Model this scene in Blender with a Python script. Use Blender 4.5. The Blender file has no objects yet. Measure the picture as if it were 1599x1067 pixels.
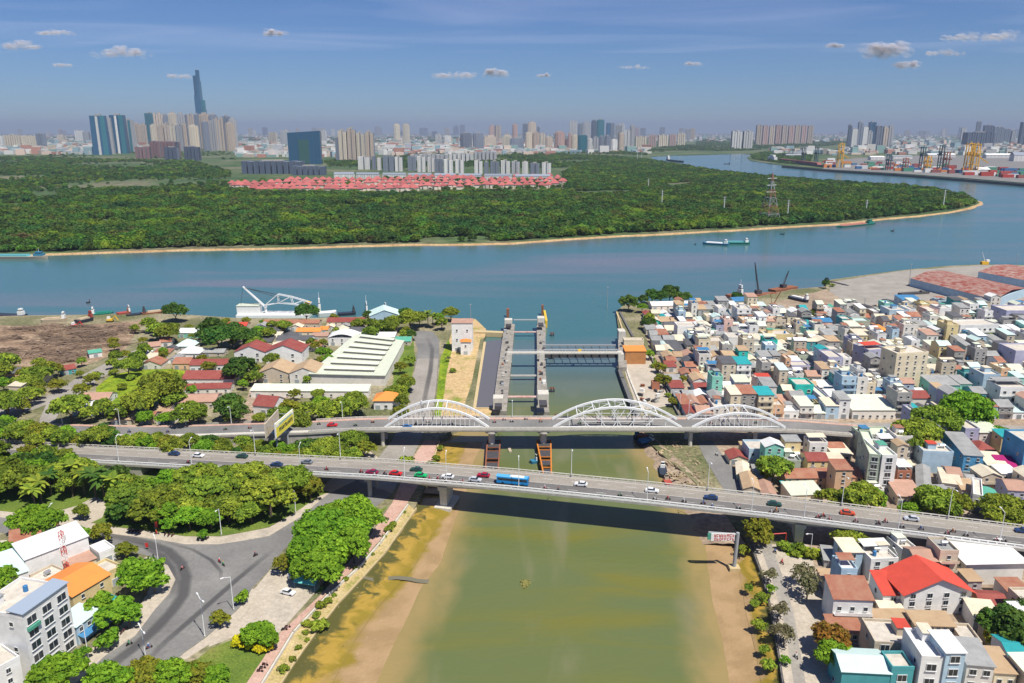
import bpy, bmesh, math, random
import numpy as np
from mathutils import Vector, Matrix, noise
from mathutils.geometry import tessellate_polygon
R = math.radians
PI = math.pi
rnd = random.Random(7)
scene = bpy.context.scene
C = scene.collection

# ------------------------------------------------------------------ camera
H = 138.0
FPX = 1200.0
TH = math.atan(328.5 / FPX)
cT, sT = math.cos(TH), math.sin(TH)
cam_d = bpy.data.cameras.new('camera')
cam = bpy.data.objects.new('camera', cam_d)
C.objects.link(cam)
cam.location = (0, 0, H)
cam.rotation_euler = (R(90) - TH, 0, 0)
cam_d.sensor_width = 36
cam_d.lens = FPX / 1599 * 36
cam_d.clip_start = 1
cam_d.clip_end = 90000
scene.camera = cam

# ------------------------------------------------------------------ sky + sun
SUN_EL, SUN_AZ = 62.0, 141.5          # azimuth clockwise from +Y (the view direction)
w = bpy.data.worlds.new('World')
scene.world = w
w.use_nodes = True
nt = w.node_tree
nt.nodes.clear()
out = nt.nodes.new('ShaderNodeOutputWorld')
bg = nt.nodes.new('ShaderNodeBackground')
sky = nt.nodes.new('ShaderNodeTexSky')
sky.sky_type = 'NISHITA'
sky.sun_disc = False
sky.sun_elevation = R(SUN_EL)
sky.sun_rotation = R(SUN_AZ)
sky.altitude = 0
sky.air_density = 1.0
sky.dust_density = 0.0
sky.ozone_density = 1.5
bg.inputs['Strength'].default_value = 0.075
tint = nt.nodes.new('ShaderNodeMix')
tint.data_type = 'RGBA'
tint.blend_type = 'MULTIPLY'
tint.inputs[0].default_value = 1.0
tint.inputs[7].default_value = (0.36, 0.52, 0.84, 1)
nt.links.new(sky.outputs[0], tint.inputs[6])
nt.links.new(tint.outputs[2], bg.inputs[0])
nt.links.new(bg.outputs[0], out.inputs[0])
sd = bpy.data.lights.new('sun', 'SUN')
sd.energy = 4.7
sd.angle = R(0.53)
sd.color = (1.0, 0.95, 0.86)
sun = bpy.data.objects.new('sun', sd)
C.objects.link(sun)
sv = Vector((math.sin(R(SUN_AZ)) * math.cos(R(SUN_EL)), math.cos(R(SUN_AZ)) * math.cos(R(SUN_EL)), math.sin(R(SUN_EL))))
sun.rotation_euler = sv.to_track_quat('Z', 'Y').to_euler()
sun.location = (0, 0, 600)
scene.view_settings.view_transform = 'Standard'
scene.view_settings.look = 'None'
scene.view_settings.gamma = 1
scene.view_settings.exposure = 0.42
scene.cycles.max_bounces = 6
scene.cycles.diffuse_bounces = 2
scene.cycles.glossy_bounces = 2
scene.cycles.transparent_max_bounces = 24
scene.cycles.volume_bounces = 0

# ------------------------------------------------------------------ photo pixel (1599 wide) -> place on the ground
def G(px, py, z=2.0):
 u = (px - 799.5) / FPX
 v = (533.5 - py) / FPX
 dy, dz = cT + v * sT, -sT + v * cT
 t = (z - H) / dz
 return (u * t, dy * t)

def HT(y, py):
 v = (533.5 - py) / FPX
 return H + y * (v * cT - sT) / (cT + v * sT)

def PXM(y, z=2.0):
 return FPX / (y * cT + (H - z) * sT)      # photo pixels per metre there

# ------------------------------------------------------------------ materials
MATS = {}
def lin(c):
 return tuple(((x / 255) / 12.92 if x / 255 <= 0.04045 else ((x / 255 + 0.055) / 1.055) ** 2.4) for x in c)

def mat(name, col, rough=0.85, var=0.0, scale=1.0, col2=None, metal=0.0, spec=0.3, rand=0.0, bump=0.0, emit=None):
 """col: linear base colour. var: noise mix towards col2. rand: value change from object to object."""
 if name in MATS:
  return MATS[name]
 m = bpy.data.materials.new(name)
 m.use_nodes = True
 n, l = m.node_tree.nodes, m.node_tree.links
 b = n['Principled BSDF']
 b.inputs['Roughness'].default_value = rough
 b.inputs['Metallic'].default_value = metal
 b.inputs['Specular IOR Level'].default_value = spec
 b.inputs['Base Color'].default_value = (*col, 1)
 src = None
 if var > 0:
  g = n.new('ShaderNodeNewGeometry')
  no = n.new('ShaderNodeTexNoise')
  no.inputs['Scale'].default_value = scale
  no.inputs['Detail'].default_value = 5
  no.inputs['Roughness'].default_value = 0.65
  l.new(g.outputs['Position'], no.inputs['Vector'])
  mr = n.new('ShaderNodeMapRange')
  mr.inputs[1].default_value = 0.38
  mr.inputs[2].default_value = 0.66
  mr.inputs[4].default_value = var
  l.new(no.outputs['Fac'], mr.inputs[0])
  mx = n.new('ShaderNodeMix')
  mx.data_type = 'RGBA'
  mx.inputs[6].default_value = (*col, 1)
  mx.inputs[7].default_value = (*(col2 or tuple(c * 0.5 for c in col)), 1)
  l.new(mr.outputs[0], mx.inputs[0])
  src = mx.outputs[2]
  if bump:
   bp = n.new('ShaderNodeBump')
   bp.inputs['Strength'].default_value = bump
   bp.inputs['Distance'].default_value = 0.3
   l.new(no.outputs['Fac'], bp.inputs['Height'])
   l.new(bp.outputs[0], b.inputs['Normal'])
 if rand > 0:
  oi = n.new('ShaderNodeObjectInfo')
  hs = n.new('ShaderNodeHueSaturation')
  if src:
   l.new(src, hs.inputs['Color'])
  else:
   hs.inputs['Color'].default_value = (*col, 1)
  m1 = n.new('ShaderNodeMapRange')
  m1.inputs[3].default_value = 1 - rand
  m1.inputs[4].default_value = 1 + rand
  l.new(oi.outputs['Random'], m1.inputs[0])
  l.new(m1.outputs[0], hs.inputs['Value'])
  src = hs.outputs[0]
 if src:
  l.new(src, b.inputs['Base Color'])
 MATS[name] = m
 return m

def ramp_mat(name, stops, scale, rough=0.9, detail=6, distort=0.0, bump=0.0, stretch=(1, 1, 1), rotz=0.0, scale2=None, amt2=0.35):
 """stops: list of (pos, linear col) over a noise in world coordinates, a second fine noise multiplied over it"""
 m = bpy.data.materials.new(name)
 m.use_nodes = True
 n, l = m.node_tree.nodes, m.node_tree.links
 b = n['Principled BSDF']
 b.inputs['Roughness'].default_value = rough
 b.inputs['Specular IOR Level'].default_value = 0.2
 g = n.new('ShaderNodeNewGeometry')
 mp = n.new('ShaderNodeMapping')
 mp.inputs['Scale'].default_value = stretch
 mp.inputs['Rotation'].default_value = (0, 0, rotz)
 l.new(g.outputs['Position'], mp.inputs['Vector'])
 no = n.new('ShaderNodeTexNoise')
 no.inputs['Scale'].default_value = scale
 no.inputs['Detail'].default_value = detail
 no.inputs['Roughness'].default_value = 0.6
 no.inputs['Distortion'].default_value = distort
 l.new(mp.outputs[0], no.inputs['Vector'])
 cr = n.new('ShaderNodeValToRGB')
 el = cr.color_ramp.elements
 while len(el) < len(stops):
  el.new(0.5)
 for e, (p, c) in zip(el, stops):
  e.position = p
  e.color = (*c, 1)
 l.new(no.outputs['Fac'], cr.inputs[0])
 n2 = n.new('ShaderNodeTexNoise')
 n2.inputs['Scale'].default_value = scale2 or scale * 9
 n2.inputs['Detail'].default_value = 4
 l.new(g.outputs['Position'], n2.inputs['Vector'])
 mr = n.new('ShaderNodeMapRange')
 mr.inputs[1].default_value = 0.3
 mr.inputs[2].default_value = 0.7
 mr.inputs[3].default_value = 1 - amt2
 mr.inputs[4].default_value = 1 + amt2
 l.new(n2.outputs['Fac'], mr.inputs[0])
 vm = n.new('ShaderNodeVectorMath')
 vm.operation = 'SCALE'
 l.new(cr.outputs[0], vm.inputs[0])
 l.new(mr.outputs[0], vm.inputs['Scale'])
 l.new(vm.outputs[0], b.inputs['Base Color'])
 if bump:
  bp = n.new('ShaderNodeBump')
  bp.inputs['Strength'].default_value = bump
  bp.inputs['Distance'].default_value = 0.5
  l.new(n2.outputs['Fac'], bp.inputs['Height'])
  l.new(bp.outputs[0], b.inputs['Normal'])
 MATS[name] = m
 return m

# ------------------------------------------------------------------ mesh helpers
class MB:
 def __init__(s):
  s.v, s.f, s.m = [], [], []
 def box(s, cx, cy, z0, sx, sy, sz, rot=0.0, mi=0, taper=1.0):
  c, n_ = math.cos(rot), math.sin(rot)
  b = len(s.v)
  for (k, zz) in ((1.0, z0), (taper, z0 + sz)):
   for (x, y) in ((-sx / 2, -sy / 2), (sx / 2, -sy / 2), (sx / 2, sy / 2), (-sx / 2, sy / 2)):
    x, y = x * k, y * k
    s.v.append((cx + x * c - y * n_, cy + x * n_ + y * c, zz))
  for q in ((0, 3, 2, 1), (4, 5, 6, 7), (0, 1, 5, 4), (1, 2, 6, 5), (2, 3, 7, 6), (3, 0, 4, 7)):
   s.f.append(tuple(b + i for i in q))
   s.m.append(mi)
  return s
 def prism(s, pts, z0, z1, mi=0, cap=True):
  """pts counter-clockwise xy; z0, z1 numbers or lists"""
  n_ = len(pts)
  a0 = z0 if isinstance(z0, (list, tuple)) else [z0] * n_
  a1 = z1 if isinstance(z1, (list, tuple)) else [z1] * n_
  b = len(s.v)
  s.v += [(p[0], p[1], z) for p, z in zip(pts, a0)] + [(p[0], p[1], z) for p, z in zip(pts, a1)]
  for i in range(n_):
   j = (i + 1) % n_
   s.f.append((b + i, b + j, b + n_ + j, b + n_ + i))
   s.m.append(mi)
  if cap:
   for t in tessellate_polygon([[Vector((p[0], p[1], 0)) for p in pts]]):
    t = list(t)
    a, bb, c = (Vector((*pts[k][:2], 0)) for k in t)
    if (bb - a).cross(c - a).z < 0:
     t.reverse()
    s.f.append(tuple(b + n_ + k for k in t))
    s.m.append(mi)
    s.f.append(tuple(b + k for k in reversed(t)))
    s.m.append(mi)
  return s
 def quad(s, a, b_, c, d, mi=0):
  b = len(s.v)
  s.v += [tuple(a), tuple(b_), tuple(c), tuple(d)]
  s.f.append((b, b + 1, b + 2, b + 3))
  s.m.append(mi)
  return s
 def tri(s, a, b_, c, mi=0):
  b = len(s.v)
  s.v += [tuple(a), tuple(b_), tuple(c)]
  s.f.append((b, b + 1, b + 2))
  s.m.append(mi)
  return s
 def bar(s, p, q, r, mi=0, n_=6, r2=None):
  """tapered round bar from p to q"""
  p, q = Vector(p), Vector(q)
  d = (q - p)
  if d.length < 1e-6:
   return s
  d.normalize()
  up = Vector((0, 0, 1)) if abs(d.z) < 0.9 else Vector((1, 0, 0))
  a = d.cross(up).normalized()
  c = d.cross(a).normalized()
  r2 = r if r2 is None else r2
  b = len(s.v)
  for (o, rr) in ((p, r), (q, r2)):
   for k in range(n_):
    t = 2 * PI * k / n_ + PI / 4
    s.v.append(tuple(o + (a * math.cos(t) + c * math.sin(t)) * rr))
  for k in range(n_):
   j = (k + 1) % n_
   s.f.append((b + k, b + j, b + n_ + j, b + n_ + k))
   s.m.append(mi)
  s.f.append(tuple(b + k for k in range(n_ - 1, -1, -1)))
  s.m.append(mi)
  s.f.append(tuple(b + n_ + k for k in range(n_)))
  s.m.append(mi)
  return s
 def path(s, pts, r, mi=0, n_=6):
  for a, b in zip(pts[:-1], pts[1:]):
   s.bar(a, b, r, mi, n_)
  return s
 def gable(s, cx, cy, z0, sx, sy, h, rot=0.0, mi=0, over=0.0, along='x', mg=None, th=0.12):
  """pitched roof: ridge along x or y, overhang, thin sheet with gable ends (mg)"""
  c, n_ = math.cos(rot), math.sin(rot)
  def W(x, y, z):
   return (cx + x * c - y * n_, cy + x * n_ + y * c, z)
  a, b_ = sx / 2, sy / 2
  o = over
  k = h / (b_ if along == 'x' else a)
  if along == 'x':
   zs = z0 - o * k
   for sg in (-1, 1):
    q = [W(-a - o, sg * (b_ + o), zs), W(a + o, sg * (b_ + o), zs), W(a + o, 0, z0 + h), W(-a - o, 0, z0 + h)]
    if sg > 0:
     q.reverse()
    s.slab(q, th, mi)
   if mg is not None:
    s.tri(W(a, -b_, z0), W(a, b_, z0), W(a, 0, z0 + h), mg)
    s.tri(W(-a, b_, z0), W(-a, -b_, z0), W(-a, 0, z0 + h), mg)
  else:
   zs = z0 - o * k
   for sg in (-1, 1):
    q = [W(sg * (a + o), -b_ - o, zs), W(0, -b_ - o, z0 + h), W(0, b_ + o, z0 + h), W(sg * (a + o), b_ + o, zs)]
    if sg > 0:
     q.reverse()
    s.slab(q, th, mi)
   if mg is not None:
    s.tri(W(-a, -b_, z0), W(a, -b_, z0), W(0, -b_, z0 + h), mg)
    s.tri(W(a, b_, z0), W(-a, b_, z0), W(0, b_, z0 + h), mg)
  return s
 def slab(s, q, th, mi=0):
  """a sheet through the four corners q (seen from above counter-clockwise), thickened upward"""
  b = len(s.v)
  s.v += [tuple(p) for p in q] + [(p[0], p[1], p[2] + th) for p in q]
  for f in ((3, 2, 1, 0), (4, 5, 6, 7), (0, 1, 5, 4), (1, 2, 6, 5), (2, 3, 7, 6), (3, 0, 4, 7)):
   s.f.append(tuple(b + i for i in f))
   s.m.append(mi)
  return s
 def hip(s, cx, cy, z0, sx, sy, h, rot=0.0, mi=0, over=0.4):
  c, n_ = math.cos(rot), math.sin(rot)
  def W(x, y, z):
   return (cx + x * c - y * n_, cy + x * n_ + y * c, z)
  a, b_ = sx / 2 + over, sy / 2 + over
  e = abs(a - b_)
  if a >= b_:
   r0, r1 = W(-e, 0, z0 + h), W(e, 0, z0 + h)
  else:
   r0, r1 = W(0, -e, z0 + h), W(0, e, z0 + h)
  P = [W(-a, -b_, z0), W(a, -b_, z0), W(a, b_, z0), W(-a, b_, z0)]
  b = len(s.v)
  s.v += P + [r0, r1]
  if a >= b_:
   F = ((0, 1, 5, 4), (1, 2, 5), (2, 3, 4, 5), (3, 0, 4), (3, 2, 1, 0))
  else:
   F = ((0, 1, 4), (1, 2, 5, 4), (2, 3, 5), (3, 0, 4, 5), (3, 2, 1, 0))
  for f in F:
   s.f.append(tuple(b + i for i in f))
   s.m.append(mi)
  return s
 def mesh(s, name, mats, smooth=False):
  me = bpy.data.meshes.new(name)
  me.from_pydata(s.v, [], s.f)
  for m in (mats if isinstance(mats, (list, tuple)) else [mats]):
   me.materials.append(MATS[m] if isinstance(m, str) else m)
  if any(s.m):
   me.polygons.foreach_set('material_index', s.m)
  if smooth:
   me.polygons.foreach_set('use_smooth', [True] * len(me.polygons))
  me.update()
  return me
 def build(s, name, mats, parent=None, smooth=False, loc=None, rz=None):
  return put(name, s.mesh(name, mats, smooth), parent, loc, rz)

def put(name, me, parent=None, loc=None, rz=None):
 o = bpy.data.objects.new(name, me)
 C.objects.link(o)
 if parent:
  o.parent = parent
 if loc is not None:
  o.location = loc
 if rz is not None:
  o.rotation_euler = (0, 0, rz)
 return o

USED = {}
def tag(o, label, cat, group=None, kind=None):
 o['label'] = label
 o['category'] = cat
 if group:
  o['group'] = group
 if kind:
  o['kind'] = kind
 return o

def thing(name, label, cat, loc=(0, 0, 0), rz=0.0, group=None):
 o = bpy.data.objects.new(name, None)
 C.objects.link(o)
 o.location = loc
 o.rotation_euler = (0, 0, rz)
 return tag(o, label, cat, group)

def struct(o, label=None, kind='structure'):
 o['kind'] = kind
 if label:
  o['label'] = label
 return o

def dup(root, loc, rz, label, group=None, scale=None, mats=None):
 r = root.copy()
 C.objects.link(r)
 r.location = loc
 r.rotation_euler = (0, 0, rz)
 if scale:
  r.scale = scale
 r['label'] = label
 if group:
  r['group'] = group
 for ch in list(root.children):
  c = ch.copy()
  C.objects.link(c)
  c.parent = r
  if mats and ch.name.split('.')[0] in mats:
   c.material_slots[0].link = 'OBJECT'
   c.material_slots[0].material = mats[ch.name.split('.')[0]]
  for g in list(ch.children):
   d = g.copy()
   C.objects.link(d)
   d.parent = c
 return r

def poly(pts, z=2.0):
 return [G(p[0], p[1], z) for p in pts]

def ccw(p):
 a = sum(p[i][0] * p[(i + 1) % len(p)][1] - p[(i + 1) % len(p)][0] * p[i][1] for i in range(len(p)))
 return list(p) if a > 0 else list(reversed(p))

def sheet(name, pxpts, z, m, base=None, label=None):
 p = ccw(poly(pxpts, z))
 o = MB().prism(p, z - 0.3 if base is None else base, z).build(name, m)
 return struct(o, label)

def inside(p, pg):
 x, y = p
 r = False
 n_ = len(pg)
 j = n_ - 1
 for i in range(n_):
  xi, yi = pg[i][0], pg[i][1]
  xj, yj = pg[j][0], pg[j][1]
  if (yi > y) != (yj > y) and x < (xj - xi) * (y - yi) / (yj - yi) + xi:
   r = not r
  j = i
 return r

def ordw(k):
 if k == 1:
  return 'first'
 if k == 2:
  return 'second'
 if k == 3:
  return 'third'
 W = ['fourth', 'fifth', 'sixth', 'seventh', 'eighth', 'ninth', 'tenth']
 if k <= 10:
  return W[k - 4]
 return f"{k}{'th' if 10 < k % 100 < 14 else {1: 'st', 2: 'nd', 3: 'rd'}.get(k % 10, 'th')}"

def interp(tab, x):
 if x <= tab[0][0]:
  return tab[0][1]
 for (a, p), (b, q) in zip(tab[:-1], tab[1:]):
  if x <= b:
   return p + (q - p) * (x - a) / (b - a)
 return tab[-1][1]

def pick(seq):
 return seq[rnd.randrange(len(seq))]

# ------------------------------------------------------------------ base materials
ramp_mat('ground_soil', [(0.3, (0.10, 0.115, 0.045)), (0.47, (0.18, 0.17, 0.09)), (0.6, (0.30, 0.26, 0.17)), (0.75, (0.13, 0.15, 0.05))], 0.02, bump=0.3, scale2=0.6)
ramp_mat('far_soil', [(0.3, (0.035, 0.075, 0.025)), (0.5, (0.07, 0.11, 0.04)), (0.62, (0.16, 0.15, 0.09)), (0.8, (0.05, 0.09, 0.03))], 0.004, scale2=0.05)
ramp_mat('grass', [(0.3, (0.07, 0.13, 0.02)), (0.6, (0.14, 0.19, 0.03)), (0.8, (0.22, 0.2, 0.06))], 0.08, scale2=1.5, amt2=0.3)
ramp_mat('lush_grass', [(0.3, (0.10, 0.19, 0.01)), (0.6, (0.22, 0.28, 0.015)), (0.8, (0.16, 0.22, 0.02))], 0.09, scale2=0.7, amt2=0.45, bump=0.6)
ramp_mat('sand', [(0.25, (0.42, 0.29, 0.14)), (0.5, (0.52, 0.37, 0.19)), (0.62, (0.34, 0.28, 0.10)), (0.72, (0.20, 0.24, 0.04))], 0.08, scale2=0.8, bump=0.4, amt2=0.25)
ramp_mat('beach', [(0.3, (0.33, 0.20, 0.09)), (0.6, (0.48, 0.33, 0.17)), (0.8, (0.25, 0.2, 0.1))], 0.05, scale2=0.4)
ramp_mat('riverside_dirt', [(0.3, (0.22, 0.165, 0.12)), (0.5, (0.33, 0.25, 0.18)), (0.64, (0.40, 0.32, 0.23)), (0.8, (0.18, 0.15, 0.12))], 0.03, scale2=0.5, amt2=0.3)
ramp_mat('paving', [(0.3, (0.38, 0.33, 0.26)), (0.55, (0.47, 0.41, 0.33)), (0.75, (0.34, 0.30, 0.25))], 0.12, scale2=1.2, amt2=0.14)
ramp_mat('pink_paving', [(0.3, (0.44, 0.27, 0.21)), (0.6, (0.52, 0.35, 0.28)), (0.8, (0.4, 0.3, 0.25))], 0.2, scale2=1.6, amt2=0.15)
ramp_mat('asphalt', [(0.3, (0.155, 0.15, 0.145)), (0.55, (0.20, 0.195, 0.185)), (0.75, (0.25, 0.24, 0.225))], 0.06, scale2=0.9, amt2=0.1)
ramp_mat('pale_asphalt', [(0.3, (0.25, 0.23, 0.20)), (0.55, (0.31, 0.285, 0.25)), (0.75, (0.36, 0.33, 0.29))], 0.07, scale2=0.9, amt2=0.13)
ramp_mat('embankment', [(0.3, (0.50, 0.40, 0.22)), (0.55, (0.44, 0.34, 0.15)), (0.7, (0.26, 0.26, 0.07))], 0.25, scale2=1.4, amt2=0.25)
mat('lock_concrete', (0.33, 0.305, 0.265), var=0.85, scale=0.35, col2=(0.17, 0.155, 0.13))
mat('concrete', (0.42, 0.40, 0.36), var=0.6, scale=0.5, col2=(0.27, 0.25, 0.22))
mat('pale_concrete', (0.60, 0.57, 0.50), var=0.55, scale=0.6, col2=(0.42, 0.39, 0.33))
mat('dark_concrete', (0.16, 0.155, 0.15), var=0.6, scale=0.6, col2=(0.08, 0.08, 0.08))
mat('white_paint', (0.80, 0.80, 0.77), rough=0.5, var=0.3, scale=0.7, col2=(0.6, 0.58, 0.52))
mat('white_steel', (0.78, 0.79, 0.78), rough=0.45, var=0.25, scale=1.5, col2=(0.55, 0.53, 0.5))
mat('grey_steel', (0.33, 0.35, 0.36), rough=0.5)
mat('dark_steel', (0.055, 0.06, 0.07), rough=0.55, var=0.5, scale=0.8, col2=(0.12, 0.08, 0.06))
mat('rust_steel', (0.30, 0.11, 0.05), var=0.7, scale=0.9, col2=(0.16, 0.07, 0.05))
mat('orange_steel', (0.62, 0.22, 0.03), var=0.5, scale=0.7, col2=(0.35, 0.11, 0.04))
mat('yellow_paint', (0.72, 0.47, 0.04), rough=0.5)
mat('red_paint', (0.55, 0.04, 0.03), rough=0.45)
mat('glass', (0.025, 0.035, 0.045), rough=0.12, spec=0.6)
mat('black_rubber', (0.02, 0.02, 0.02), rough=0.8)
mat('lane_white', (0.7, 0.69, 0.65), var=0.5, scale=1.5, col2=(0.4, 0.39, 0.36))
mat('yellow_sand_wall', (0.55, 0.43, 0.24), var=0.5, scale=0.6, col2=(0.38, 0.3, 0.15))

# ------------------------------------------------------------------ water: one sheet, turbid canal water running out into the river
LWL = [(560, 1150), (600, 1067), (650, 960), (665, 915), (690, 880), (716, 800), (735, 740), (762, 690), (770, 650)]       # left waterline of the canal
RWL = [(1140, 1150), (1130, 1067), (1120, 1000), (1102, 920), (1096, 850), (1055, 790), (1032, 740), (1000, 700), (985, 625)]
LW = [G(a, b, 0) for a, b in LWL]
RW = [G(a, b, 0) for a, b in RWL]
def edge_x(W, y):
 W = sorted(W, key=lambda p: p[1])
 return interp([(p[1], p[0]) for p in W], y)
xs = [-40000, -12000, -4000, -1500, -600, -250, -120] + list(np.arange(-80, 111, 2.5)) + [160, 300, 600, 1500, 4000, 12000, 40000]
ys = [20, 60, 100] + list(np.arange(130, 470, 3.0)) + [500, 540, 580, 640, 720, 850, 1100, 1600, 2500, 4000, 9000, 41000]
vv, ff, att = [], [], []
for y in ys:
 lx, rx = edge_x(LW, y), edge_x(RW, y)
 for x in xs:
  vv.append((x, y, 0.0))
  d = min(x - lx, rx - x)
  sh = max(0.0, 1 - d / 15.0) if y < 330 else max(0, 1 - d / 4) * max(0, (420 - y) / 90)
  can = min(1, max(0, (520 - y) / 130.0))
  att.append((min(sh, 1.0), can, 0.0, 1.0))
nx = len(xs)
for j in range(len(ys) - 1):
 for i in range(nx - 1):
  a = j * nx + i
  ff.append((a, a + 1, a + nx + 1, a + nx))
me = bpy.data.meshes.new('water')
me.from_pydata(vv, [], ff)
ca = me.color_attributes.new('silt', 'FLOAT_COLOR', 'POINT')
ca.data.foreach_set('color', np.array(att, dtype=np.float32).ravel())
wm = bpy.data.materials.new('turbid_water')
wm.use_nodes = True
n, l = wm.node_tree.nodes, wm.node_tree.links
b = n['Principled BSDF']
b.inputs['Roughness'].default_value = 0.16
b.inputs['IOR'].default_value = 1.33
b.inputs['Specular IOR Level'].default_value = 0.5
g = n.new('ShaderNodeNewGeometry')
vc = n.new('ShaderNodeVertexColor')
vc.layer_name = 'silt'
sp = n.new('ShaderNodeSeparateColor')
l.new(vc.outputs[0], sp.inputs[0])
def wnoise(scale, stretch, rotz=0.0, detail=4, dist=0.0):
 mp = n.new('ShaderNodeMapping')
 mp.inputs['Scale'].default_value = stretch
 mp.inputs['Rotation'].default_value = (0, 0, rotz)
 l.new(g.outputs['Position'], mp.inputs['Vector'])
 no = n.new('ShaderNodeTexNoise')
 no.inputs['Scale'].default_value = scale
 no.inputs['Detail'].default_value = detail
 no.inputs['Distortion'].default_value = dist
 l.new(mp.outputs[0], no.inputs['Vector'])
 return no.outputs['Fac']
def wmix(fac, a, b_, lo=None, hi=None):
 mx = n.new('ShaderNodeMix')
 mx.data_type = 'RGBA'
 if lo is not None:
  mr = n.new('ShaderNodeMapRange')
  mr.interpolation_type = 'SMOOTHSTEP'
  mr.inputs[1].default_value = lo
  mr.inputs[2].default_value = hi
  l.new(fac, mr.inputs[0])
  fac = mr.outputs[0]
 l.new(fac, mx.inputs[0])
 for k, c in ((6, a), (7, b_)):
  if isinstance(c, tuple):
   mx.inputs[k].default_value = (*c, 1)
  else:
   l.new(c, mx.inputs[k])
 return mx.outputs[2]
river = wmix(wnoise(0.006, (0.35, 1.6, 1), detail=3, dist=0.6), (0.048, 0.135, 0.14), (0.135, 0.145, 0.16), 0.46, 0.72)
canal = wmix(wnoise(0.045, (0.35, 1.4, 1), 0.15, 3, 0.5), (0.115, 0.14, 0.05), (0.16, 0.15, 0.025), 0.44, 0.8)
canal = wmix(wnoise(0.03, (1.6, 0.4, 1), 0.5, 4, 1.2), canal, (0.17, 0.17, 0.085), 0.52, 0.78)
sx = n.new('ShaderNodeSeparateXYZ')
l.new(g.outputs['Position'], sx.inputs[0])
canal = wmix(sx.outputs[1], canal, (0.09, 0.13, 0.13), 360, 440)
col = wmix(sp.outputs[1], river, canal, 0.1, 0.9)
ad = n.new('ShaderNodeMath')
ad.operation = 'MULTIPLY_ADD'
l.new(wnoise(0.09, (1, 0.5, 1), 0.3, 3, 0.5), ad.inputs[0])
ad.inputs[1].default_value = 1.2
l.new(sp.outputs[0], ad.inputs[2])
col = wmix(ad.outputs[0], col, (0.29, 0.215, 0.085), 0.75, 1.75)
l.new(col, b.inputs['Base Color'])
bp = n.new('ShaderNodeBump')
bp.inputs['Strength'].default_value = 0.5
bp.inputs['Distance'].default_value = 0.25
l.new(wnoise(0.35, (0.6, 1.6, 1), 0.2, 5), bp.inputs['Height'])
l.new(bp.outputs[0], b.inputs['Normal'])
me.materials.append(wm)
struct(put('water', me), 'greenish canal water opening into the wide blue-green river')

# ------------------------------------------------------------------ land slabs
GB, FARZ = 2.0, 1.5
SEG = lambda pts: [tuple(p) for p in pts]
left_edge = [(646, 797), (600, 862), (566, 902), (529, 941), (497, 982), (461, 1033), (436, 1070), (405, 1120)]
LAND_L = SEG([(-700, 500), (-300, 496), (0, 494), (130, 492), (228, 489), (300, 492), (372, 497), (470, 497), (560, 495), (620, 489), (700, 495), (748, 503), (759, 516),
     (759, 524), (755, 530), (740, 636), (752, 640), (745, 655), (684, 684), (674, 735)]) + left_edge + [(-200, 1120), (-900, 1120)]
LAND_R = SEG([(1240, 1120), (1222, 1067), (1205, 960), (1190, 900), (1172, 852), (1128, 800), (1080, 748), (1040, 715), (1012, 690), (1002, 660), (985, 622), (968, 574), (966, 515),
     (962, 486), (975, 476), (1015, 470), (1110, 470), (1150, 474), (1190, 462), (1240, 452), (1288, 448), (1290, 438), (1340, 431), (1400, 423), (1470, 416), (1530, 413), (1600, 414), (1800, 417), (2400, 425), (2600, 1120)])
pl = ccw(poly(LAND_L, GB))
pr = ccw(poly(LAND_R, GB))
struct(MB().prism(pl, -1.0, GB).build('west_bank_ground', 'ground_soil'))
struct(MB().prism(pr, -1.0, GB).build('east_bank_ground', 'ground_soil'))
# far land: the wooded peninsula, the city behind it and the port, all one shore round the river
FAR_SHORE = [(-900, 418), (-300, 406), (0, 398), (75, 396), (200, 392), (300, 389), (430, 387), (560, 383), (640, 381), (700, 381), (800, 379), (880, 373), (960, 368), (1030, 365),
    (1100, 361), (1160, 358), (1220, 354), (1310, 349), (1380, 341), (1430, 337), (1480, 331), (1510, 325), (1527, 319), (1530, 316), (1520, 311), (1490, 303), (1462, 297), (1400, 290),
    (1300, 284), (1200, 276), (1120, 267), (1060, 257), (1022, 250), (1015, 245), (1048, 243), (1100, 242), (1160, 240), (1178, 242), (1166, 246), (1172, 251), (1220, 258), (1300, 265),
    (1400, 271), (1500, 278), (1600, 286), (1750, 298), (2300, 320)]
fs = poly(FAR_SHORE, FARZ)
far_poly = [(fs[0][0] - 3000, fs[0][1])] + fs + [(9000, fs[-1][1]), (42000, 42000), (-42000, 42000)]
struct(MB().prism(ccw(far_poly), -1.0, FARZ).build('far_land', 'far_soil'))

def strip(name, pts, wid, z0, z1, m, z=GB, label=None, side=1):
 """sloping strip of ground along a shoreline (px points), falling from z0 to z1 over wid metres"""
 P = [Vector((*G(a, b, z), 0)) for a, b in pts]
 v, f = [], []
 for i, p in enumerate(P):
  d = (P[min(i + 1, len(P) - 1)] - P[max(i - 1, 0)]).normalized()
  nrm = Vector((d.y, -d.x, 0)) * side
  wv = wid * (0.75 + 0.5 * noise.noise(p * 0.03))
  v += [(p - nrm * 0.6 + Vector((0, 0, z0 + 0.02)))[:], (p + nrm * 0.3 + Vector((0, 0, z0 - 0.1)))[:], (p + nrm * wv * 0.6 + Vector((0, 0, (z0 + z1) / 2 - 0.1)))[:], (p + nrm * wv * 1.25 + Vector((0, 0, z1)))[:]]
 for i in range(len(P) - 1):
  for k in range(3):
   a = i * 4 + k
   f.append((a, a + 4, a + 5, a + 1) if side > 0 else (a, a + 1, a + 5, a + 4))
 me = bpy.data.meshes.new(name)
 me.from_pydata(v, [], f)
 me.materials.append(MATS[m])
 me.update()
 return struct(put(name, me), label)

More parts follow.
